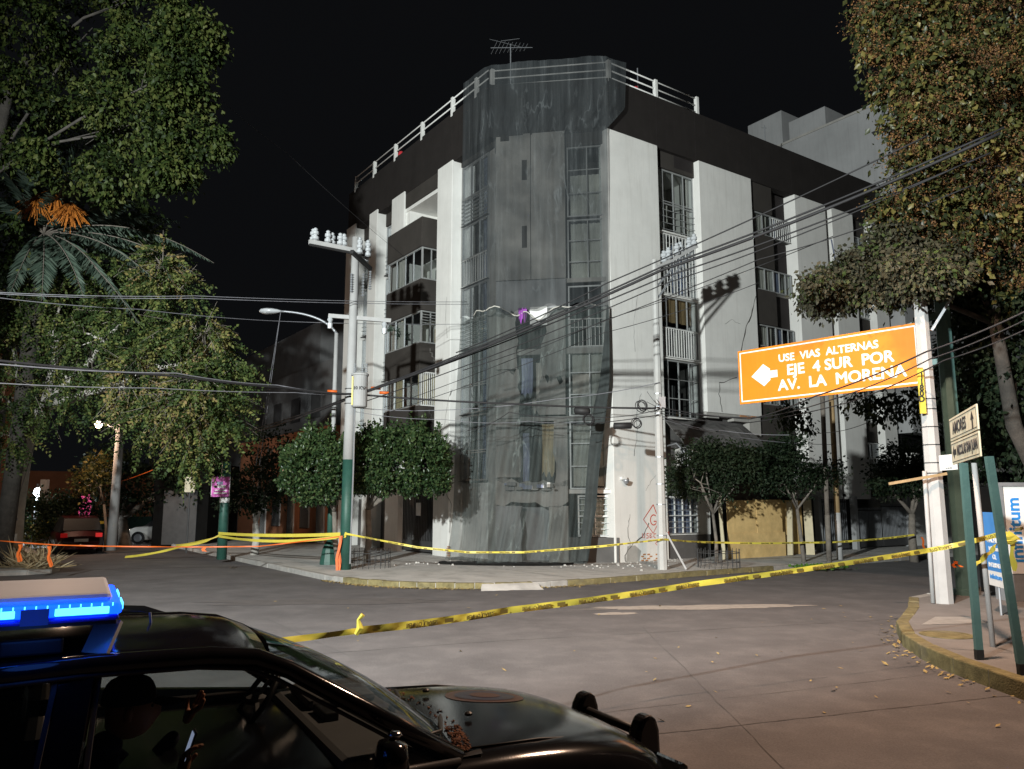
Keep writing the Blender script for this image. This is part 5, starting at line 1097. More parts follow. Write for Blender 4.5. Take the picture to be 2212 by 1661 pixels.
# small trees along the right facade
bushy('small_tree', 'small dark green tree in the iron guard left of the plywood', 'tree', gr(1548, 1226), at(1540, 1110, 26.2), [(P_(1500, 1020, 26.2), (.7, .7, .7), 190), (P_(1560, 1010, 26.2), (.8, .7, .75), 220), (P_(1600, 1000, 26.2), (.6, .6, .6), 130), (P_(1480, 1040, 26.2), (.5, .5, .5), 90), (P_(1545, 1060, 26.1), (.5, .5, .3), 60), (P_(1525, 970, 26.2), (.5, .5, .3), 50)], 'leaf_dark', .11, .95, r=.07, per=16, tb=(.3, 1), hole=.2)
bushy('small_tree', 'small dark tree with a crooked trunk at the right end of the plywood', 'tree', gr(1738, 1222), at(1722, 1100, 26.8), [(P_(1670, 1010, 26.8), (.8, .7, .8), 230), (P_(1730, 1015, 26.8), (.8, .7, .75), 220), (P_(1780, 1010, 26.8), (.55, .6, .6), 130), (P_(1640, 1030, 26.7), (.6, .5, .5), 100), (P_(1710, 960, 26.8), (.7, .5, .3), 90)], 'leaf_dark', .11, .9, r=.08, per=16, tb=(.1, .8), hole=.2)
bushy('small_tree', 'bare-trunked dark tree in front of the gates beside the white pole', 'tree', gr(1975, 1214), at(1970, 1110, 28), [(P_(1950, 1010, 28), (.9, .8, .9), 170), (P_(1990, 1030, 28), (.7, .7, .7), 120), (P_(1920, 1040, 28), (.6, .6, .5), 80)], 'leaf_dark', .13, 1.1, r=.16, per=14)
# big berried tree, right
tr_ = thing('berry_tree', 'large tree with rusty hanging berry sprays overhanging the orange sign at the right', 'tree', (0, 0, 0))
blR = []
for (px, py, Y, r, n) in [(1930, 60, 16.5, .8, 75), (2030, 40, 16.5, 1.1, 120), (2150, 60, 16.5, 1.2, 140), (1960, 160, 16.2, .8, 85), (2060, 180, 16, 1.1, 130), (2170, 210, 16, 1.1, 130), (1990, 280, 16, .75, 85), (2090, 330, 16.3, 1.0, 120), (2180, 380, 16.3, 1.0, 120), (2020, 420, 16.6, .75, 85), (2110, 480, 16.8, .9, 100), (2190, 560, 17, 1.0, 110), (2020, 500, 16.5, .5, 50), (1890, 20, 16.5, .4, 26), (2240, 120, 17, 1.2, 60), (2100, -60, 17, 1.5, 80), (1900, 95, 16.3, .3, 22), (1955, 350, 16.1, .35, 22), (1935, 450, 16.2, .45, 40), (1960, 490, 16.3, .4, 36), (2070, 550, 16.5, .6, 60)]:
    blR.append((P_(px, py, Y), (r, r, r * .85), n))
blS = []
for (px, py, Y, r, n) in [(1800, 625, 17.4, .6, 110), (1850, 590, 17.3, .65, 120), (1910, 570, 16.6, .7, 130), (1960, 590, 16.2, .6, 110), (1870, 620, 17, .5, 90), (1930, 625, 16.4, .4, 70), (1775, 650, 17.6, .4, 60), (1985, 560, 16.2, .5, 60), (1770, 610, 16.5, .3, 30), (1930, 520, 16.4, .5, 70), (2000, 600, 16.0, .4, 50), (2040, 560, 16.3, .5, 60), (1985, 605, 14.9, .3, 40), (2015, 590, 14.8, .3, 36), (1965, 575, 15.0, .3, 36), (2050, 600, 15, .3, 36)]: blS.append((P_(px, py, Y), (r, r, r * .75), n))
blD = []
for (px, py, Y, r, n) in [(2130, 640, 18.5, 1.0, 80), (2190, 720, 18.5, 1.1, 80), (2140, 780, 18.5, .9, 70), (2200, 860, 18.5, .9, 60), (2090, 700, 18.5, .6, 40), (2190, 960, 20, .9, 60), (2100, 860, 21, .9, 60), (2120, 960, 22, 1.0, 60), (2060, 630, 18, .7, 60), (2150, 580, 17.8, .8, 70), (2080, 780, 20, .8, 60), (2200, 640, 17.4, .8, 70), (2170, 860, 19, .9, 70), (2050, 900, 24, .9, 50)]: blD.append((P_(px, py, Y), (r, r, r * .9), n))
limbs(tr_, [tuple(gr(2330, 1240)), P_(2260, 1060, 18), P_(2190, 920, 18), P_(2150, 700, 17.6), P_(2130, 400, 17.2)], [.26, .2, .17, .13, .08], [(3, P_(1960, 600, 16.4)), (4, P_(1990, 260, 16.4)), (4, P_(2040, 60, 16.6)), (3, P_(2030, 430, 16.6)), (4, P_(2180, 120, 16.5)), (2, P_(2190, 800, 18.4))], 'bark_dark', .07)
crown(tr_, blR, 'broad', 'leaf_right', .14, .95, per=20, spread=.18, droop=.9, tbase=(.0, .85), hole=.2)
crown(tr_, blR, 'broad', 'berry_spray', .045, 1.1, name='berry_sprays', per=60, spread=.12, droop=.3, hole=.15)
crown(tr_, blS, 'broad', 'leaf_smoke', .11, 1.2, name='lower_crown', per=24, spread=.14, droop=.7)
crown(tr_, blD, 'broad', 'leaf_dark', .16, 1.1, name='shaded_crown', per=14, spread=.22, droop=.5)  # shade on this part is put into a darker leaf colour
crown(tr_, [(P_(1850, 870, 21.0), (.35, .3, .3), 14), (P_(1900, 885, 21), (.5, .3, .35), 26), (P_(1960, 875, 21), (.5, .3, .4), 30), (P_(1700, 890, 22), (.3, .3, .5), 16), (P_(1735, 905, 22), (.3, .3, .5), 16)], 'broad', 'leaf_dark', .13, 1.2, name='hanging_shoots', per=12, spread=.12, droop=1.0)
# small plants
pl_ = thing('palm_pot', 'spiky potted yucca inside the second glazed balcony from the top', 'plant', W(*onx(868, 720, XO + .35)[:2], 8.25)); pos, dr = [], []
for (ox, oz) in ((0, .55), (-.35, .85)):
    for _ in range(46): pos.append((ox, 0, oz)); a = random.random() * 6.28; dr.append((math.cos(a), .7 * math.sin(a), random.uniform(-.2, 1)))
    MB().tube([(ox, 0, 0), (ox, 0, oz)], .035, 6).build('stem', 'bark', pl_)
leaves(arr(pos), arr(dr), rng.uniform(.3, .5, len(pos)), rng.uniform(0, 1, len(pos)), MATS['palm_leaf'], 'blades', pl_, .06, .05)
dg = thing('dry_fronds', 'dry straw coloured fronds heaped on the kerb at the foot of the leaning trunk', 'plant', (0, 0, 0)); pos, dr, sz = [], [], []
for (px, py) in ((45, 1225), (80, 1228), (20, 1215)):
    c = gr(px, py, .15)
    for _ in range(90): a = random.random() * 3.14; pos.append(tuple(c + Vector((random.gauss(0, .25), random.gauss(0, .2), 0)))); dr.append((math.cos(a) + .3, random.gauss(0, .4), random.uniform(.05, .9))); sz.append(random.uniform(.4, 1.0))
leaves(arr(pos), arr(dr), arr(sz), rng.uniform(0, 1, len(pos)), MATS['straw_leaf'], 'dry_leaves', dg, .03, .05); c = gr(35, 1215, .15)
MB().tube([c + Vector((-.6, 0, 1.1)), c + Vector((0, -.1, .5)), c + Vector((.9, -.3, .05))], [.03, .04, .05], 5).build('frond_stalk', 'dry_straw', dg)
wd_ = thing('weeds', 'bright green weeds growing from the kerb beside the timber post', 'plant', (0, 0, 0)); c = gr(1772, 1226, .1)
leaves(arr([tuple(c + Vector((random.gauss(0, .35), random.gauss(0, .15), 0))) for _ in range(300)]), rng.normal(0, .6, (300, 3)) + arr((0, 0, .8)), rng.uniform(.06, .15, 300), rng.uniform(.5, 1, 300), leafmat('weed', [(.04, .10, .02), (.09, .2, .03)]), 'leaves', wd_)
ws = thing('weeds', 'low yellowish shrub on the far verge by the lamp post', 'plant', (0, 0, 0)); c = gr(95, 1180, .1); c2 = c + Vector((0, 0, .5))
leaves(arr([tuple(c2 + Vector((random.gauss(0, .6), random.gauss(0, .4), random.gauss(0, .25)))) for _ in range(700)]), rng.normal(0, .6, (700, 3)) + arr((0, 0, .4)), rng.uniform(.1, .2, 700), rng.uniform(.3, 1, 700), MATS['leaf_feather'], 'leaves', ws)
# ================================================================= overhead lines
def catenary(pts, sagm, n=14):
    o = []
    for a, b in zip(pts[:-1], pts[1:]):
        for i in range(n): t = i / n; p = Vector(a).lerp(Vector(b), t); p.z -= 4 * sagm * t * (1 - t); o.append(p)
    return o + [Vector(pts[-1])]
def cable(label, pts, r, m='cable_black', sagm=.1, group='overhead cables', n=14, name='cable'):
    return tag(MB().tube(catenary(pts, sagm, n), r, 6).build(name, m, smooth=True), label, 'cable', group)
LPY = lp.y
# heavy bundle from behind the left pole up to the right, nearing the camera
J = at(775, 852, LPY - .2)
for (l, pts, r, m, s_) in [
    ('thick black cable bundle climbing from the left pole to the upper right', [at(470, 955, 34), J, at(1430, 583, 18.5), at(2160, 288, 14.5)], .035, 'cable_black', .12),
    ('black cable lashed just above the thick bundle', [at(480, 945, 34), J + Vector((0, 0, .03)), at(1430, 576, 18.5), at(2170, 275, 14.5)], .022, 'cable_black', .1),
    ('black cable running just under the thick bundle', [J, at(1430, 600, 18.8), at(2140, 330, 14.8)], .018, 'cable_black', .1),
    ('upper thin line rising past the white panel to the right tree', [at(985, 762, 22), at(1310, 612, 19.5), at(2005, 292, 15)], .016, 'cable_black', .06),
    ('lower thin line rising past the corner pole arm to the right tree', [at(780, 870, LPY), at(1430, 615, 19), at(2090, 350, 15)], .014, 'cable_black', .12),
    ('lowest of the climbing lines under the brown parapet', [at(1000, 800, 22), at(1640, 560, 18), at(2100, 400, 15.4)], .012, 'cable_black', .1),
    ('thin line crossing the purple cloth tear to the right', [at(830, 880, LPY), at(1310, 690, 21), at(1800, 510, 18)], .009, 'cable_black', .08),
    ('thin line below it ending at the right panel', [at(840, 890, LPY), at(1300, 720, 21), at(1640, 610, 19)], .009, 'cable_black', .08),
    ('thick black cable from the left trees across to the corner pole, upper strand', [at(-30, 776, 15.5), at(380, 812, 19), at(620, 838, 22), J, at(1100, 872, 23.2), at(1424, 882, 23.5)], .03, 'cable_black', .03),
    ('pale cable spiralled round the thick strand by the left pole', [at(-30, 784, 15.4), at(380, 806, 19), at(600, 832, 22), J], .016, 'cable_grey', .05),
    ('thin pale cable below the thick strand on the left', [at(-30, 826, 16), at(330, 838, 19), at(640, 848, 22.4), J], .012, 'cable_grey', .03),
    ('topmost of the thin wires crossing the left trees', [at(-30, 630, 17), at(420, 639, 20), at(1008, 652, 26.5)], .009, 'cable_grey', .05),
    ('second of the thin wires crossing the left trees', [at(-30, 633, 17.2), at(420, 644, 20), at(1012, 657, 26.5)], .009, 'cable_grey', .05),
    ('slanting wire dropping from the left edge to the lamp arm', [at(-30, 640, 17), at(300, 668, 20), at(610, 694, 24), at(1005, 700, 27)], .009, 'cable_grey', .04),
    ('wire with pale flecks looping from the left pole to the corner pole', [at(745, 878, LPY), at(950, 886, 24), at(1200, 862, 23.6), at(1425, 826, 23.4)], .012, 'cable_grey', .06),
    ('slack wire below the flecked wire in front of the netting', [at(745, 885, LPY), at(960, 906, 24), at(1140, 910, 24.2), at(1300, 905, 24.5)], .009, 'cable_grey', .08),
    ('drooping black wire with a coil in front of the netting', [at(1010, 930, 24.5), at(1100, 890, 24), at(1270, 900, 23.5), at(1424, 884, 23.4)], .012, 'cable_black', .1),
    ('black cable from the corner pole past the splice box', [at(1240, 918, 23.4), at(1424, 896, 23.4)], .014, 'cable_black', .03),
    ('top black cable from the corner pole to the right across the orange sign', [at(1428, 880, 23.4), at(1620, 905, 20), at(1760, 856, 17), at(2000, 760, 14.4), at(2260, 650, 12.6)], .016, 'cable_black', .05),
    ('second black cable from the corner pole across the sign', [at(1428, 888, 23.4), at(1640, 902, 20), at(1800, 862, 16.6), at(2010, 775, 14.4), at(2260, 668, 12.6)], .012, 'cable_black', .05),
    ('third black cable under the sign edge to the right', [at(1428, 893, 23.4), at(1600, 915, 21), at(1830, 870, 17), at(2040, 778, 14.4), at(2260, 690, 12.6)], .012, 'cable_black', .05),
    ('slack grey wire behind the orange sign', [at(1430, 898, 23.6), at(1560, 930, 25), at(1780, 935, 24), at(1900, 900, 22)], .009, 'cable_grey', .1),
    ('wire along the awning to the slim posts', [at(1430, 905, 23.6), at(1600, 945, 26), at(1800, 960, 27)], .009, 'cable_grey', .06),
    ('faint line running up to the left from the corner building into the sky', [at(880, 560, 30), at(620, 330, 26), at(440, 180, 22)], .006, 'cable_black', .1),
    ('twin wires hanging across the left street', [at(155, 1035, 38), at(215, 1050, 37), at(330, 1015, 36)], .02, 'tape_orange', .08)]:
    cable(l, pts, r, m, s_)
# pale lashings along the climbing bundle
sp = catenary([at(745, 878, LPY), at(950, 886, 24), at(1200, 862, 23.6), at(1425, 826, 23.4)], .06, 40)
# coils and splice box
def coil(label, c, r, nrm):
    n = Vector(nrm).normalized(); x = n.orthogonal().normalized(); y = n.cross(x); m = MB()
    for k in range(4):
        rr = r * random.uniform(.85, 1.1); o = Vector(c) + Vector((random.gauss(0, .02), random.gauss(0, .02), random.gauss(0, .02)))
        m.tube([o + (x * math.cos(i * .3142) + y * math.sin(i * .3142)) * rr + n * .02 * k for i in range(21)], .012, 4)
    return tag(m.build('cable_coil', 'cable_black', smooth=True), label, 'cable coil', 'spare cable coils')
coil('black spare cable coil hanging in front of the netting edge', at(1271, 907, 23.3), .17, (.3, -1, .1)); coil('black spare cable coil just left of the corner pole', at(1385, 877, 23.2), .17, (.5, -1, .3)); coil('small black cable coil beside the splice box', at(1375, 916, 23.3), .13, (.2, -1, 0))
a, b = at(1325, 920, 23.3), at(1365, 919, 23.3); sb = tag(MB().tube([a, a.lerp(b, .04), a.lerp(b, .96), b], [.05, .1, .1, .05], 10).build('splice_box', 'rubber', smooth=True), 'black cylindrical splice closure hung beside the corner pole', 'splice box')
a, b = at(1240, 886, 23.5), at(1275, 889, 23.4); tag(MB().tube([a, a.lerp(b, .1), a.lerp(b, .9), b], [.05, .13, .13, .05], 10).build('splice_box', 'rubber', smooth=True), 'dark cable closure hanging in front of the netting window column', 'splice box')
# tangle of drop wires at the corner pole
for i in range(7):
    a = at(1424 + random.uniform(-4, 4), 880 + random.uniform(-8, 8), 23.38); b = at(random.uniform(1385, 1420), random.uniform(835, 900), 23.2); c = a.lerp(b, .5) + Vector((random.uniform(-.2, .2), -.1, random.uniform(-.5, .1)))
    tag(MB().tube([a.lerp(c, t).lerp(c.lerp(b, t), t) for t in [k / 8 for k in range(9)]], .008, 4).build('drop_wire', 'cable_black', smooth=True), 'thin black drop wire tangled at the top of the corner pole stays', 'cable', 'tangled drop wires')
for (px, py) in ((434, 0),): pass
for k, (px, py, lab) in enumerate([(718, 845, 'orange ferrule on the cable left of the transformer pole'), (830, 848, 'orange ferrule on the cable right of the transformer pole'), (812, 838, 'orange ferrule on the climbing bundle by the pole')]):
    p = at(px, py, LPY - .25); tag(MB().tube([p - Vector((.14, 0, 0)), p + Vector((.14, 0, -.01))], .045, 8).build('cable_marker', 'tape_orange', smooth=True), lab, 'cable marker')
# ================================================================= barrier tapes
def tapepath(pts, n=24, sagm=.04): return catenary(pts, sagm, n)
def tape(label, pts, w_, m, sagm=.04, twist=.3, txt=None, tsize=.05, n=26, name='barrier_tape'):
    path = tapepath(pts, n, sagm); P = []; ang = 0
    for i, p in enumerate(path):
        d = (path[min(i + 1, len(path) - 1)] - path[max(i - 1, 0)]).normalized(); sd = d.cross(Vector((0, 0, 1))).normalized(); upv = sd.cross(d); ang = twist * math.sin(i * .37) + twist * .6 * math.sin(i * .13 + 1)
        q = upv * math.cos(ang) + sd * math.sin(ang); fd = sd * .006 * math.sin(i * 1.1)
        P.append([p - q * w_ / 2, p + fd, p + q * w_ / 2])
    o = tag(MB().grid(P).build(name, m, smooth=True), label, 'tape')
    if txt:
        acc = 0; nxt = .6
        for i in range(1, len(path) - 1):
            seg = (path[i] - path[i - 1]); acc += seg.length
            if acc > nxt:
                d = (path[min(i + 3, len(path) - 1)] - path[max(i - 3, 0)]).normalized(); sd = d.cross(Vector((0, 0, 1))).normalized(); upv = sd.cross(d)
                if sd.y > 0: sd = -sd
                front = d.cross(upv); k = .012
                off_ = -front * 0 + sd * k
                put_text('BENITO JUAREZ', tsize, 'tape_ink', o, path[i] + off_, d, upv, .0008, mirror=True); nxt = acc + tsize * 13.5
                c = path[i] + d * tsize * 6.2 + off_; MB().add([c - d * .05 - upv * .018, c + d * .05 - upv * .018, c + d * .05 + upv * .018, c - d * .05 + upv * .018], [(0, 1, 2, 3)]).build('tape_mark', 'tape_ink', o)
    return o
t1 = [at(470, 1396, 5.6), at(775, 1362, 6.4)]; t2 = [at(775, 1362, 6.4), at(1100, 1318, 7.6), at(1500, 1262, 9.0), at(2010, 1188, 10.6), at(2166, 1152, 10.2)]
tape('wide yellow barrier tape with lettering stretched across the crossing to the right sign post', t2, .062, 'tape_yellow', .012, .12, 'BENITO', .048, 40)
tape('yellow barrier tape running from the knot to behind the police car roof', t1, .045, 'tape_yellow', .01, .5)
p = at(778, 1356, 6.35); kn = tag(MB().tube([p + Vector((-.03, 0, -.05)), p + Vector((0, 0, 0)), p + Vector((-.015, 0, .06)), p + Vector((.02, 0, .1))], [.02, .03, .014, .02], 6).build('tape_knot', 'tape_yellow'), 'knotted yellow tape end sticking up from the long tape', 'tape')
G1 = at(748, 1153, LPY - .22)
tape('yellow tape sagging from the green pole in front of the netting to the corner pole', [G1, at(900, 1182, 23.4), at(1010, 1193, 23.4), at(1130, 1193, 23.3), at(1300, 1180, 23.2), at(1432, 1165, 23.36)], .06, 'tape_yellow', .0, .4, 'BENITO', .042, 12)
tape('yellow tape from the corner pole past the plywood to the dark tree', [at(1434, 1165, 23.36), at(1560, 1172, 25.2), at(1740, 1172, 26.4), at(1850, 1168, 27), at(1975, 1155, 27.6)], .06, 'tape_yellow', .02, .4, 'BENITO', .042, 12)
tape('upper of two yellow tapes between the poster pole and the green pole', [at(472, 1152, 27.5), G1], .1, 'tape_yellow', .06, .25)
tape('lower of two yellow tapes between the poster pole and the green pole', [at(472, 1158, 27.5), G1 - Vector((0, 0, .06))], .09, 'tape_yellow', .16, .35)
tape('yellow tape drooping from the poster pole to the road on the left', [at(472, 1157, 27.5), at(400, 1178, 28.5), at(270, 1203, 29.5)], .08, 'tape_yellow', .06, .5)
tape('yellow tape strand left of the poster pole', [at(472, 1158, 27.6), at(380, 1178, 31)], .07, 'tape_yellow', .05, .5)
tape('yellow tapes far behind around the left verge', [at(50, 1124, 36), at(140, 1125, 36), at(225, 1128, 35)], .12, 'tape_yellow', .05, .3)
tape('orange tape stretched across the left street to the green pole', [at(-20, 1166, 21), at(120, 1177, 22), at(340, 1181, 23), at(560, 1180, 23.6), at(740, 1158, LPY - .2)], .035, 'tape_orange', .01, .5)
def tails(label, px, py, Y, h, n, m='tape_orange'):
    o = thing('tape_tail', label, 'tape', at(px, py, Y))
    for i in range(n):
        dx = random.uniform(-.12, .16); P = []
        for k in range(7): t = k / 6; c = Vector((dx * t + .03 * math.sin(k * 1.3 + i), .04 * i, -h * t * random.uniform(.95, 1.05))); P.append([c - Vector((.035, .02, 0)), c + Vector((.035, -.02, 0))])
        MB().grid(P).build('strip', m, o, smooth=True)
tails('orange tape ends knotted and hanging in the middle of the left street', 105, 1180, 21.8, .55, 2); tails('orange tape ends hanging beside the leaning trunk', 43, 1176, 21.4, .45, 2); tails('orange tape hanging down the foot of the green pole', 735, 1158, LPY - .25, 1.02, 3); tails('small orange tape knot near the poster pole', 440, 1182, 23.2, .12, 2); tails('red orange tape scrap tied to the gantry post', 2062, 1212, 15.8, .12, 2); tails('orange scrap at the foot of the tree by the gates', 1990, 1160, 27.6, .5, 1)
kq2 = thing('tape_knot', 'bunched yellow tape knotted round the leaning teal sign post', 'tape', at(2165, 1155, 10.1))
for i in range(6):
    a = Vector((random.uniform(-.07, .05), -.03 * i * .3 - .03, random.uniform(-.06, .06))); P = [[a + Vector((.03 * k * random.choice((-1, 1)), -.01 * k, -.02 * k - .02)), a + Vector((.03 * k + .07, -.015 * k, -.03 * k + .05))] for k in range(4)]
    MB().grid(P).build('fold', 'tape_yellow', kq2)
P = [[Vector((.06 + .015 * math.sin(k), -.03, -.02 - .06 * k)), Vector((.12 + .02 * math.sin(k * 1.4), -.03, -.03 - .06 * k))] for k in range(8)]; MB().grid(P).build('tail', 'tape_yellow', kq2)
tape('yellow tape looped from the knot down to the nearer teal post', [at(2160, 1165, 10.1), at(2130, 1200, 10.5), at(2098, 1222, 10.9)], .06, 'tape_yellow', .02, .6)
# ================================================================= police car in the foreground
pcar = thing('police_car', 'black police car with flashing blue roof lights in the near left corner', 'car', (-1.51, 4.25, 0), R(28.5))
ST = [(-2.45, .70, .76), (-2.32, .84, .86), (-1.9, .90, .90), (-1.5, .92, .90), (-1.0, .92, .90), (-.3, .92, .90), (.4, .92, .89), (.9, .91, .875), (1.3, .90, .86), (1.7, .895, .83), (2.05, .87, .775), (2.28, .80, .69), (2.38, .70, .60)]
def sect(hw, zt, cr): return [(hw - .10, .20), (hw - .01, .36), (hw + .01, .58), (hw - .01, zt - .12), (hw - .06, zt - .03), (hw * .82, zt + cr * .25), (hw * .55, zt + cr * .75), (0, zt + cr)]
P = []
for x, hw, zt in ST:
    h = sect(hw, zt, .065 if x > .9 else .02); P.append([Vector((x, -y, z)) for y, z in h] + [Vector((x, y, z)) for y, z in h[-2::-1]])
bm_ = MB().grid(P); n_ = len(P[0])
bm_.f.append(tuple(range(n_))); k0 = (len(P) - 1) * n_; bm_.f.append(tuple(k0 + i for i in range(n_ - 1, -1, -1)))
body = bm_.build('body', 'black_paint', pcar, smooth=True)
sm = body.modifiers.new('round', 'SUBSURF'); sm.levels = 1; sm.render_levels = 2
def lineat(pts, r, name, m, par=pcar, n=6): return MB().tube(pts, r, n).build(name, m, par, smooth=True)
# bonnet shut line, jets, emblem
for s in (-1, 1): lineat([(1.02, s * .72, .887), (1.5, s * .69, .868), (2.0, s * .62, .80), (2.2, s * .5, .745)], .006, 'bonnet_gap', 'black_trim')
for y in (-.3, .32): MB().lathe([(.022, 0), (.022, .012), (.01, .02)], (1.28, y, .925), 8).build('washer_jet', 'black_trim', pcar)
for (r_, m_, dz) in [((.26, .2), 'sign_orange', 0), ((.2, .15), 'curtain_blue', .003), ((.1, .08), 'sign_orange', .006)]:
    em = MB(); em.grid([[(1.62 + r_[0] * rr * math.cos(a), .18 + r_[1] * rr * math.sin(a), .905 - .07 * (r_[0] * rr * math.cos(a)) - .03 * abs(.18 + r_[1] * rr * math.sin(a)) + dz) for a in [i * math.pi / 10 for i in range(21)]] for rr in (.0, .5, 1.0)]); em
    eo = em.build('bonnet_emblem', {'sign_orange': mat('emblem_orange', (.07, .03, .018), .35), 'curtain_blue': mat('emblem_blue', (.03, .03, .055), .35)}[m_], pcar)
    sw_ = eo.modifiers.new('wrap', 'SHRINKWRAP'); sw_.target = body; sw_.wrap_method = 'PROJECT'; sw_.use_project_x = sw_.use_project_y = False; sw_.use_project_z = True; sw_.use_negative_direction = True; sw_.use_positive_direction = True; sw_.offset = .003 + dz * .7
# roof
Rf = []
for x, hw, zc in [(-1.62, .50, 1.36), (-1.5, .56, 1.42), (-1.1, .60, 1.47), (-.6, .62, 1.49), (-.15, .61, 1.475), (.02, .60, 1.45), (.12, .58, 1.41)]:
    Rf.append([Vector((x, hw * t, zc - .075 * abs(t) ** 2.4)) for t in (-1, -.85, -.6, -.3, 0, .3, .6, .85, 1)])
MB().grid(Rf).build('roof', 'black_paint', pcar, smooth=True, solid=.03)
for s in (-1, 1):
    rail = [(.99, s * .80, .87), (.55, s * .735, 1.13), (.2, s * .655, 1.335), (.05, s * .625, 1.395), (-.15, s * .635, 1.42), (-.6, s * .65, 1.43), (-1.1, s * .63, 1.41), (-1.45, s * .59, 1.36), (-1.75, s * .6, 1.12), (-2.0, s * .66, .92)]
    lineat(rail, [.05, .045, .04, .045, .045, .045, .045, .05, .06, .06], 'pillar_rail', 'black_paint', n=10)
    lineat([(p[0] - .05, p[1] + s * .035, p[2] - .035) for p in rail[:-2]], .010, 'drip_trim', 'black_trim' if s > 0 else 'rubber', n=6)
    MB().bar((-.72, s * .90, .9), (-.66, s * .635, 1.41), .14, .06).build('door_pillar', 'black_paint', pcar)
    MB().bar((-.8, s * .912, .9), (-.73, s * .65, 1.4), .02, .03).build('weatherstrip', 'rubber', pcar); MB().bar((-.62, s * .915, .9), (-.58, s * .65, 1.4), .02, .03).build('weatherstrip', 'rubber', pcar)
    lineat([(.95, s * .905, .895), (.4, s * .925, .905), (-.3, s * .93, .91), (-1.2, s * .925, .915), (-1.8, s * .9, .915)], .018, 'belt_trim', 'black_trim')
    if s < 0:
        MB().add([(.9, s * .84, .9), (-.6, s * .90, .91), (-.6, s * .66, 1.4), (.08, s * .645, 1.375)], [(0, 1, 2, 3)]).build('front_window', 'car_glass', pcar)
        MB().add([(-.8, s * .90, .91), (-1.8, s * .88, .91), (-1.4, s * .62, 1.36), (-.78, s * .66, 1.4)], [(0, 1, 2, 3)]).build('rear_window', 'dark_glass', pcar)
# open driver door on the far side
dz = MB(); hinge = Vector((.55, .93, 0)); ang = R(24)
def dp(a, z, lean=0): return Vector((hinge.x - a * math.cos(ang) + lean * math.sin(ang), hinge.y + a * math.sin(ang) + lean * math.cos(ang) * -1 * 0 - lean, z))
fr = [dp(.0, .9), dp(.45, 1.14, .13), dp(.85, 1.36, .22), dp(1.05, 1.42, .25), dp(1.35, 1.43, .26), dp(1.45, 1.36, .22), dp(1.45, .92)]
MB().tube(fr, .035, 8).build('open_door_frame', 'black_paint', pcar, smooth=True)
MB().add([fr[0], fr[1], fr[2], fr[3], fr[4], fr[5], fr[6]], [(0, 1, 2, 3, 4, 5, 6)]).build('open_door_glass', 'car_glass', pcar)
v = [dp(a, z, l) for l in (0, -.08) for a, z in ((0, .3), (1.45, .3), (1.45, .92), (0, .9))]
MB().add(v, [(0, 1, 2, 3), (7, 6, 5, 4), (0, 4, 5, 1), (1, 5, 6, 2), (2, 6, 7, 3), (3, 7, 4, 0)]).build('open_door', 'black_paint', pcar)
MB().add([(-.8, .90, .91), (-1.8, .88, .91), (-1.4, .62, 1.36), (-.78, .66, 1.4)], [(3, 2, 1, 0)]).build('rear_window', 'dark_glass', pcar)
# windscreen, cowl, wipers
WS = []
for t in [i / 8 for i in range(9)]:
    WS.append([Vector((.98 + .14 * (1 - u * u) - (.86 + .08 * (1 - u * u)) * t, (.80 - .2 * t) * u, .875 + .02 * (1 - u * u) + .52 * t + .05 * math.sin(math.pi * t))) for u in (-1, -.75, -.5, -.25, 0, .25, .5, .75, 1)])
MB().grid(WS).build('windscreen', 'car_glass', pcar, smooth=True)
MB().grid([[(.98 + .14 * (1 - u * u) + d, .78 * u, .868 + .02 * (1 - u * u) + .03 * d) for u in [k / 8 - 1 for k in range(17)]] for d in (0, .05, .1, .15)]).build('cowl', 'black_trim', pcar, smooth=True)
m = MB()
for _ in range(260):
    u = random.uniform(-1, -.5) if random.random() < .85 else random.uniform(-.5, .8); d = random.uniform(0.0, .09); c = Vector((.99 + .14 * (1 - u * u) + d, .76 * u, .885 + .02 * (1 - u * u))); s = random.uniform(.006, .015); a = random.random() * 6.28
    m.add([c + Vector((math.cos(a) * s, math.sin(a) * s, .012)), c + Vector((-math.sin(a) * s * .5, math.cos(a) * s * .5, 0)), c - Vector((math.cos(a) * s, math.sin(a) * s, -.006)), c + Vector((math.sin(a) * s * .5, -math.cos(a) * s * .5, .01))], [(0, 1, 2, 3)])
tag(m.build('fallen_leaves', mat('cowl_leaf', (.13, .05, .02), .8, .4, 20), pcar), kind='stuff')
for (a, b, c) in [((1.13, -.25, .92), (1.02, -.52, .93), (.86, -.72, .98)), ((1.13, .45, .92), (1.06, .2, .94), (.93, -.15, 1.0))]:
    w_ = lineat([a, b, c], [.014, .01, .006], 'wiper_arm', 'black_trim'); MB().bar(Vector(c) + Vector((.07, .26, -.04)), Vector(c) + Vector((-.04, -.06, .015)), .012, .02).build('wiper_blade', 'rubber', w_)
# mirror with bright rim
mr = MB(); mr.grid([[Vector((.55 + .07 * math.cos(a) * r_ + .02, -1.02 + .11 * math.sin(a) * r_, .98 + zz)) for a in [i * math.pi / 6 for i in range(13)]] for r_, zz in ((.2, .09), (.85, .075), (1, .02), (1, -.04), (.7, -.075), (.1, -.08))]); mir = mr.build('wing_mirror', 'black_paint', pcar, smooth=True)
MB().bar((.62, -.9, .93), (.58, -1.0, .96), .05, .04).build('mirror_arm', 'black_trim', pcar); MB().lathe([(.02, 0), (.035, .015), (.02, .03)], (.6, -.97, 1.06), 10).build('spot_lamp', 'chrome', pcar, smooth=True)
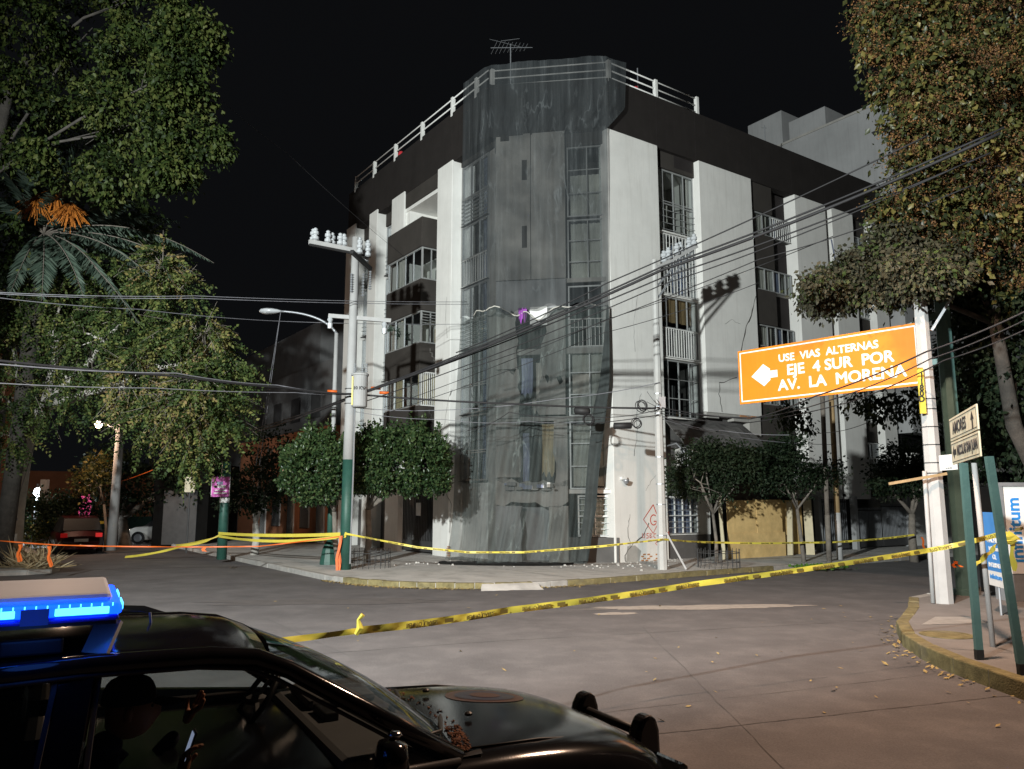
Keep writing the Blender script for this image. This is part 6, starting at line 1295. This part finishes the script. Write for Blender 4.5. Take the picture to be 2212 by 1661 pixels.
# push bar
pb_ = None
for s in (-1, 1):
    y = s * .33; prof = [(2.37, .32), (2.37, .62), (2.39, .72), (2.43, .785), (2.48, .80), (2.53, .775), (2.555, .70), (2.56, .55), (2.55, .32)]; n = len(prof)
    v = [(x, y - .055, z) for x, z in prof] + [(x, y + .055, z) for x, z in prof]
    o = MB().add(v, [tuple(range(n)), tuple(range(2 * n - 1, n - 1, -1))] + [(i, n + i, n + (i + 1) % n, (i + 1) % n) for i in range(n)]).build('push_bar_upright', 'rubber', pcar, bevel=.03)
    MATS['rubber_gloss'] = mat('rubber_gloss', (.012, .012, .013), .25, .1); o.data.materials[0] = MATS['rubber_gloss']
for z in (.68, .45): lineat([(2.46, -.33, z), (2.46, .33, z)], .028, 'push_bar_tube', 'black_trim', n=10)
# roof light box
LB = MB().box(-1.13, -.53, -.60, .22, 1.585, 1.60).build('light_base', 'black_trim', pcar)
MB().box(-1.14, -.52, -.61, .23, 1.60, 1.625).build('blue_lens_lower', mat('blue_plastic', (.01, .03, .5), .2), LB, bevel=.01)
lens = MB().box(-1.15, -.51, -.62, .24, 1.626, 1.672).build('blue_lens', 'blue_led', LB, bevel=.015)
for x0, x1 in ((-1.12, -.90), (-.76, -.56)): MB().box(x0, x1, -.628, -.622, 1.632, 1.662).build('lamp_module', 'blue_core', LB, bevel=.003)
for x0, x1 in ((-.88, -.78),): MB().box(x0, x1, -.627, -.622, 1.60, 1.665).build('dark_module', mat('dark_blue', (.005, .01, .10), .2), LB)
for y0, y1 in ((-.5, -.3), (-.1, .1)): MB().box(-.507, -.501, y0, y1, 1.632, 1.662).build('lamp_module', 'blue_core', LB, bevel=.003)
MB().box(-1.14, -.55, -.59, .22, 1.674, 1.715).build('white_lid', mat('lid_white', (.66, .74, .86), .5, .05), LB, bevel=.02)
for k in range(16): MB().box(-1.15 + k * .04, -1.145 + k * .04, -.6225, -.619, 1.663, 1.676).build('lens_rib', 'blue_core', LB)
for x in (-1.05, -.6):
    MB().bar((x, -.56, 1.46), (x + .05, -.50, 1.585), .12, .02).build('mount_foot', 'steel', LB); MB().bar((x, .18, 1.47), (x, .16, 1.585), .12, .02).build('mount_foot', 'steel', LB)
MB().box(-.95, -.72, -.56, -.5, 1.47, 1.535).build('siren_speaker', 'black_trim', LB, bevel=.01)
bl_ = light('POINT', 'blue_beacon_light', (0, 0, 0), 1.2, (.05, .2, 1), .12); bl_.parent = LB; bl_.location = (-.85, -.75, 1.62)
MB().tube([(-.35, -.1, 1.48), (-.36, -.1, 1.56)], .006, 5).build('antenna', 'steel', pcar)
# cabin
MB().box(.42, .98, -.8, .8, .86, .94).build('dashboard', 'interior_grey', pcar, bevel=.04); MB().box(.5, .9, .15, .62, .94, 1.0).build('instrument_hood', 'interior_grey', pcar, bevel=.03); MB().box(.52, .6, -.12, .12, .9, .985).build('radio', 'black_trim', pcar, bevel=.01)
for y in (-.36, .38):
    st = MB().box(-.95, -.62, y - .25, y + .25, .9, 1.14).build('seat', 'interior_grey' if y > 0 else 'black_trim', pcar, bevel=.05); MB().box(-.98, -.84, y - .13, y + .13, 1.16, 1.32).build('headrest', 'black_trim', st, bevel=.04)
MB().box(-1.75, -1.35, -.65, .65, .9, 1.1).build('rear_bench', 'black_trim', pcar, bevel=.05)
n = Vector((-.82, 0, .57)).normalized(); x_ = Vector((0, 1, 0)); y_ = n.cross(x_); c = Vector((.26, .36, .99)); sw = MB().tube([c + (x_ * math.cos(a) + y_ * math.sin(a)) * .19 for a in [i * math.pi / 14 for i in range(29)]], .016, 8, False).build('steering_wheel', 'black_trim', pcar, smooth=True)
for a in (.3, 2.84, 4.71): MB().bar(c, c + (x_ * math.cos(a) + y_ * math.sin(a)) * .18, .03, .015).build('spoke', 'interior_grey', sw)
MB().lathe([(.06, -.02), (.06, .01), (.03, .025)], c, 12).build('horn_pad', 'interior_grey', sw)
# wheels
for x in (-1.45, 1.5):
    for s in (-1, 1):
        m = MB(); m.tube([(x, s * .72, .33), (x, s * .95, .33)], .33, 24); wv_ = m.build('wheel', 'tyre', pcar, bevel=.03); m = MB(); m.tube([(x, s * .93, .33), (x, s * .962, .33)], .21, 16); m.build('rim', 'steel', wv_)
for s in (-1, 1): MB().box(2.3, 2.37, s * .72 - .14, s * .72 + .14, .55, .66).build('headlight', 'dark_glass', pcar, bevel=.02); MB().box(-2.46, -2.42, s * .6 - .14, s * .6 + .14, .6, .74).build('tail_light', mat('tail_red', (.3, .01, .01), .3), pcar, bevel=.02)
MB().box(2.25, 2.44, -.8, .8, .3, .5).build('bumper', 'black_trim', pcar, bevel=.05); MB().box(-2.52, -2.36, -.8, .8, .3, .52).build('bumper', 'black_trim', pcar, bevel=.05)
# ================================================================= person in the passenger seat
def skinned(name, chains, m, parent, sub=2):
    vs_, es, rs = [], [], []; ix = {}
    for ch in chains:
        prev = None
        for p, r_ in ch:
            k = tuple(round(q, 4) for q in p)
            if k not in ix: ix[k] = len(vs_); vs_.append(k); rs.append(r_)
            if prev is not None: es.append((prev, ix[k]))
            prev = ix[k]
    me = bpy.data.meshes.new(name); me.from_pydata(vs_, es, []); o = bpy.data.objects.new(name, me); COL.objects.link(o)
    me.materials.append(MATS[m]); o.modifiers.new('skin', 'SKIN'); s_ = o.modifiers.new('sub', 'SUBSURF'); s_.levels = s_.render_levels = sub
    for i, q in enumerate(me.skin_vertices[0].data): q.radius = (rs[i], rs[i]) if not isinstance(rs[i], tuple) else rs[i]
    me.skin_vertices[0].data[0].use_root = True
    e = o.evaluated_get(bpy.context.evaluated_depsgraph_get()); m2 = bpy.data.meshes.new_from_object(e); bpy.data.objects.remove(o)
    m2.polygons.foreach_set('use_smooth', [True] * len(m2.polygons)); m2.materials.clear(); m2.materials.append(MATS[m]); return link(name, m2, parent)
cw = lambda p: Vector(p)
pe = thing('person', 'person in a dark uniform and navy cap in the passenger seat, holding a phone', 'person', pcar.location.copy(), R(28.5))
px_, py_ = -.46, -.36
# body in dark uniform
skinned('body', [[((px_ - .14, py_, .52), (.17, .15)), ((px_ - .15, py_, .74), (.17, .13)), ((px_ - .12, py_, .94), (.19, .12)), ((px_ - .07, py_, 1.02), (.10, .08)), ((px_ - .02, py_, 1.08), (.055, .055))],
                 [((px_ - .12, py_, .94), (.19, .12)), ((px_ - .08, py_ - .21, .95), .07), ((px_ + .06, py_ - .27, .74), .05), ((px_ + .21, py_ - .14, .88), .038)],
                 [((px_ - .12, py_, .94), (.19, .12)), ((px_ - .08, py_ + .21, .95), .07), ((px_ + .10, py_ + .27, .80), .05), ((px_ + .26, py_ + .24, .99), .038)],
                 [((px_ - .14, py_, .52), (.17, .15)), ((px_ + .0, py_ - .11, .55), .10), ((px_ + .36, py_ - .14, .58), .075), ((px_ + .44, py_ - .14, .28), .06)],
                 [((px_ - .14, py_, .52), (.17, .15)), ((px_ + .0, py_ + .11, .55), .10), ((px_ + .36, py_ + .14, .58), .075), ((px_ + .44, py_ + .14, .28), .06)]], 'navy_cloth', pe)
hc = Vector((px_ + .02, py_, 1.17))
H = []
for i in range(13):
    th = math.pi * i / 12; z = math.cos(th); rr = math.sin(th); row = []
    for j in range(24):
        ph = 2 * math.pi * j / 24; x = rr * math.cos(ph); y = rr * math.sin(ph); px0 = .098 * x; 
        if x > .3 and z < .1: px0 += .012 * (1 - abs(y) * 1.2)
        if x > .85 and abs(y) < .3 and -.35 < z < .15: px0 += .024 * (1 - abs(y) / .3)
        if z < -.3: px0 += .012 * x; 
        row.append(hc + Vector((px0, .077 * y * (1 - .18 * max(0, -z)), .125 * z)))
    row.append(row[0]); H.append(row)
head = MB().grid(H).build('head', 'skin', pe, smooth=True)
for s in (-1, 1):
    MB().lathe([(.001, -.032), (.014, -.028), (.02, 0), (.014, .03), (.001, .034)], hc + Vector((-.008, s * .079, -.005)), 8).build('ear', 'skin', head, smooth=True)
    MB().lathe([(.001, -.008), (.008, -.004), (.008, .004), (.001, .008)], hc + Vector((.09, s * .03, .015)), 8).build('eye', 'ink', head, smooth=True)
MB().bar(hc + Vector((.094, -.022, -.062)), hc + Vector((.094, .022, -.062)), .01, .007).build('mouth', mat('lips', (.25, .08, .06), .5), head)
Cp = []
for i in range(7):
    t = i / 6; rr = math.sin(math.pi / 2 * (1 - t)) if t < 1 else 0; z = .035 + .115 * math.sin(math.pi / 2 * t); row = [hc + Vector(((.116 * math.cos(a)) * math.cos(math.pi / 2 * t) ** .5 - .004, .096 * math.sin(a) * math.cos(math.pi / 2 * t) ** .5, z)) for a in [k * math.pi / 12 for k in range(25)]]; Cp.append(row)
cap = MB().grid(Cp).build('cap', 'navy_cloth', pe, smooth=True)
MB().grid([[hc + Vector((.09 + d * .14 * math.cos(a * .8), .085 * math.sin(a) * (1 - .1 * d), .045 - .025 * d - .01 * abs(math.sin(a)))) for a in [-1.3 + k * .26 for k in range(11)]] for d in (0, .5, 1)]).build('visor', 'navy_cloth', cap, smooth=True, solid=.006)
def hand(c, fwd, upv, side, curl, name='hand'):
    c, f, u_ = Vector(c), Vector(fwd).normalized(), Vector(upv).normalized(); s_ = f.cross(u_).normalized() * side; ch = [[(c - f * .05, .026), (c, (.034, .018)), (c + f * .045, (.036, .016))]]
    for i, (o_, l) in enumerate(((-.03, .068), (-.01, .078), (.011, .074), (.03, .058))):
        b = c + f * .05 + s_ * o_; k = b + (f * (1 - curl) - u_ * curl).normalized() * l * .5; e = k + (f * (1 - 1.7 * curl) - u_ * 1.3 * curl).normalized() * l * .5; ch.append([(c + f * .045, (.036, .016)), (b, .0095), (k, .009), (e, .0075)])
    b = c - s_ * .035 + f * .0; ch.append([(c, (.034, .018)), (b, .012), (b + (f * .6 - s_ * .5 - u_ * .4).normalized() * .04, .0105), (b + (f * .9 - s_ * .2 - u_ * .6).normalized() * .07, .0085)])
    return skinned(name, [[(tuple(p), r_) for p, r_ in q] for q in ch], 'skin', pe, 1)
hand((px_ + .25, py_ - .11, .93), (.25, .25, .95), (-.9, .3, .2), 1, .45); hand((px_ + .31, py_ + .23, 1.06), (.55, -.15, .85), (.6, .4, -.5), -1, .18)
ph_ = thing('mobile_phone', 'dark mobile phone in the raised hand of the person in the car', 'phone', pcar.location.copy(), R(28.5)); c = Vector((px_ + .275, py_ - .09, 1.0))
MB().bar(c - Vector((.02, 0, .07)), c + Vector((.02, 0, .07)), .075, .01, (1, 0, 0)).build('case', 'black_trim', ph_, bevel=.004); MB().bar(c - Vector((.018, 0, .06)) + Vector((-.0075, 0, .002)), c + Vector((.018, 0, .06)) + Vector((-.0075, 0, .002)), .066, .002, (1, 0, 0)).build('screen', 'phone_screen', ph_)
# ================================================================= far left street
q = gr(160, 1192); rc = thing('parked_car', 'dark red car seen from behind in the left street', 'car', (q.x, q.y, 0), UA + R(90))
def simplecar(o, paint, L_=4.2, wdt=1.7, h=1.5):
    P = []
    for x, hw, zt in [(-L_ / 2, .66, .7), (-L_ / 2 + .1, .8, .9), (-.6, .84, .92), (.7, .84, .9), (L_ / 2 - .5, .8, .8), (L_ / 2, .62, .55)]:
        s_ = [(hw - .08, .22), (hw, .45), (hw - .02, zt - .08), (hw * .75, zt), (0, zt + .03)]; P.append([Vector((x, -y, z)) for y, z in s_] + [Vector((x, y, z)) for y, z in s_[-2::-1]])
    m = MB().grid(P); n = len(P[0]); m.f.append(tuple(range(n))); k = (len(P) - 1) * n; m.f.append(tuple(k + i for i in range(n - 1, -1, -1))); b = m.build('body', paint, o, smooth=True)
    P = []
    for x, hw, zt in [(-L_ / 2 + .12, .66, .95), (-L_ / 2 + .4, .62, h - .08), (-.4, .62, h), (.35, .6, h - .05), (1.05, .66, .92)]: P.append([Vector((x, -.76, .88)), Vector((x, -hw, zt)), Vector((x, hw, zt)), Vector((x, .76, .88))])
    MB().grid(P).build('cabin', 'dark_glass' if False else 'black_trim', o, smooth=False); MB().grid([[Vector((x, hw * t, zt + .012)) for t in (-1, 0, 1)] for x, hw, zt in [(-L_ / 2 + .4, .62, h - .08), (-.4, .62, h), (.35, .6, h - .05)]]).build('roof', paint, o, smooth=True)
    for x in (-1.3, 1.3):
        for s in (-1, 1): m = MB(); m.tube([(x, s * .68, .31), (x, s * .86, .31)], .31, 18); wq = m.build('wheel', 'tyre', o); m = MB(); m.tube([(x, s * .85, .31), (x, s * .87, .31)], .19, 12); m.build('rim', 'steel', wq)
    for s in (-1, 1): MB().box(-L_ / 2 - .01, -L_ / 2 + .06, s * .62 - .12, s * .62 + .12, .68, .84).build('tail_light', 'red_led' if paint == 'car_red' else 'tail_red', o); MB().box(L_ / 2 - .14, L_ / 2 - .02, s * .58 - .12, s * .58 + .12, .55, .68).build('headlight', 'headlight' if paint == 'car_white' else 'frame_metal', o)
    return b
MATS.setdefault('tail_red', mat('tail_red', (.3, .01, .01), .3))
MB().box(-2.12, -2.1, -.25, .25, .5, .62).build('number_plate', 'sign_white', rc); simplecar(rc, 'car_red')
q = gr(322, 1174); wc = thing('parked_car', 'white car with a bright headlight far down the left street', 'car', (q.x + .9, q.y + .3, 0), R(190)); simplecar(wc, 'car_white')
q = gr(240, 1194); gp = thing('utility_pole', 'plain grey pole on the far left street in front of the dark tree', 'pole', (q.x, q.y, .1)); MB().lathe([(.2, 0), (.13, 8.2)], (0, 0, 0), 10).build('shaft', 'concrete_pole', gp, smooth=True)
gl = at(213, 916, q.y - .2) - gp.location; MB().tube([(0, 0, gl.z - .3), (gl.x * .6, -.1, gl.z), (gl.x, -.2, gl.z + .05)], .05, 8).build('arm', 'steel', gp)
MB().lathe([(.02, .16), (.12, .1), (.16, 0), (.10, -.14), (.02, -.18)], gl, 12).build('lit_bulb', 'lamp_warm', gp, smooth=True); a = light('POINT', 'far_lamp_light', (0, 0, 0), 520, (1, .66, .45), .15); a.parent = gp; a.location = gl + Vector((-.5, -.9, -.2))
q = gr(70, 1180); l2 = thing('street_lamp', 'lit white lamp on a thin pole beyond the leaning trunk', 'street lamp', (q.x, q.y, .1)); g2 = at(81, 1063, q.y) - l2.location; MB().lathe([(.08, 0), (.06, g2.z + .4)], (0, 0, 0), 8).build('shaft', 'steel', l2, smooth=True); MB().tube([(0, 0, g2.z + .35), (g2.x * .8, 0, g2.z + .4), (g2.x, 0, g2.z + .2)], .03, 6).build('arm', 'steel', l2, smooth=True)
MB().lathe([(.03, .22), (.14, .12), (.17, -.08), (.09, -.2)], g2, 12).build('lit_bulb', 'lamp_cold', l2, smooth=True); a = light('POINT', 'far_lamp_light', (0, 0, 0), 420, (.9, .97, 1), .15); a.parent = l2; a.location = g2 + Vector((0, -.3, -.3))
q = gr(78, 1182); o = thing('post', 'grey square post beside the far lit lamp', 'post', (q.x + .5, q.y - .6, .1)); MB().box(-.14, .14, -.14, .14, 0, 3.0).build('shaft', 'concrete_pole', o, bevel=.02)
gh = thing('gatehouse', 'dark gateway wall hiding most of the white car far down the left street', 'wall', (0, 0, 0)); a, b = at(338, 1000, 37.5), at(455, 1000, 37.5); MB().box(a.x, b.x, 37.5, 41.5, 0, a.z).build('wall', 'dark_wall', gh); MB().box(a.x - .15, b.x + .1, 37.35, 37.5, a.z - .35, a.z - .1).build('beam', 'dark_wall', gh); MB().box(a.x + .5, b.x - .5, 37.42, 37.5, .1, 2.6).build('gate', 'frame_dark', gh)
# banner and grey pipes behind the red car
p = at(184, 1090, 39); o = thing('banner', 'small crimson banner above the red car', 'banner', (p.x, p.y, 0)); MB().box(-.3, .3, 0, .03, p.z - .5, p.z + .5).build('cloth', mat('crimson', (.5, .03, .13), .8), o); MB().tube([(-.28, .05, 0), (-.28, .05, p.z + .5)], .04, 6).build('post', 'steel', o); MB().tube([(.28, .05, 0), (.28, .05, p.z + .5)], .04, 6).build('post', 'steel', o)
a, b = at(400, 1030, 33), at(420, 1063, 33); o = thing('wall_sign', 'small cream notice board among the dark trees left of the purple poster', 'sign', (a.x, a.y, 0)); MB().box(0, b.x - a.x, 0, .04, b.z, a.z).build('board', 'sign_cream', o); MB().tube([(.2, .06, 0), (.2, .06, a.z)], .04, 6).build('post', 'frame_dark', o)
# lamps whose light reaches the picture from outside it
lt = thing('floodlight_mast', 'work floodlight mast behind the camera that lights the facade', 'lamp', (FLOOD[0], FLOOD[1] - .35, 0)); MB().tube([(0, 0, .5), (0, 0, FLOOD[2])], [.08, .05], 8).build('mast', 'steel', lt); MB().box(-.6, .6, -.9, .9, .3, .9).build('generator_trailer', 'car_white', lt, bevel=.05)
for s in (-1, 1): MB().box(s * .35 - .18, s * .35 + .18, -.05, .15, FLOOD[2] - .15, FLOOD[2] + .15).build('lamp_head', 'steel', lt, bevel=.02); m = MB(); m.tube([(s * .75, -.1, .25), (s * .55, -.1, .25)], .25, 14); m.build('wheel', 'tyre', lt)
ls = thing('sodium_street_lamp', 'sodium street lamp above the right corner, just over the picture', 'street lamp', (7.6, 8.6, .19)); MB().lathe([(.11, 0), (.07, LAMP[2] - .3)], (0, 0, 0), 10).build('shaft', 'steel', ls, smooth=True)
e = Vector(LAMP) - ls.location; MB().tube([(0, 0, LAMP[2] - .5), (e.x * .4, e.y * .4, e.z + .12), (e.x, e.y, e.z + .1)], .04, 8).build('arm', 'steel', ls, smooth=True); MB().box(e.x - .35, e.x + .3, e.y - .14, e.y + .14, e.z - .02, e.z + .12).build('lamp_head', 'ceramic', ls, bevel=.03)
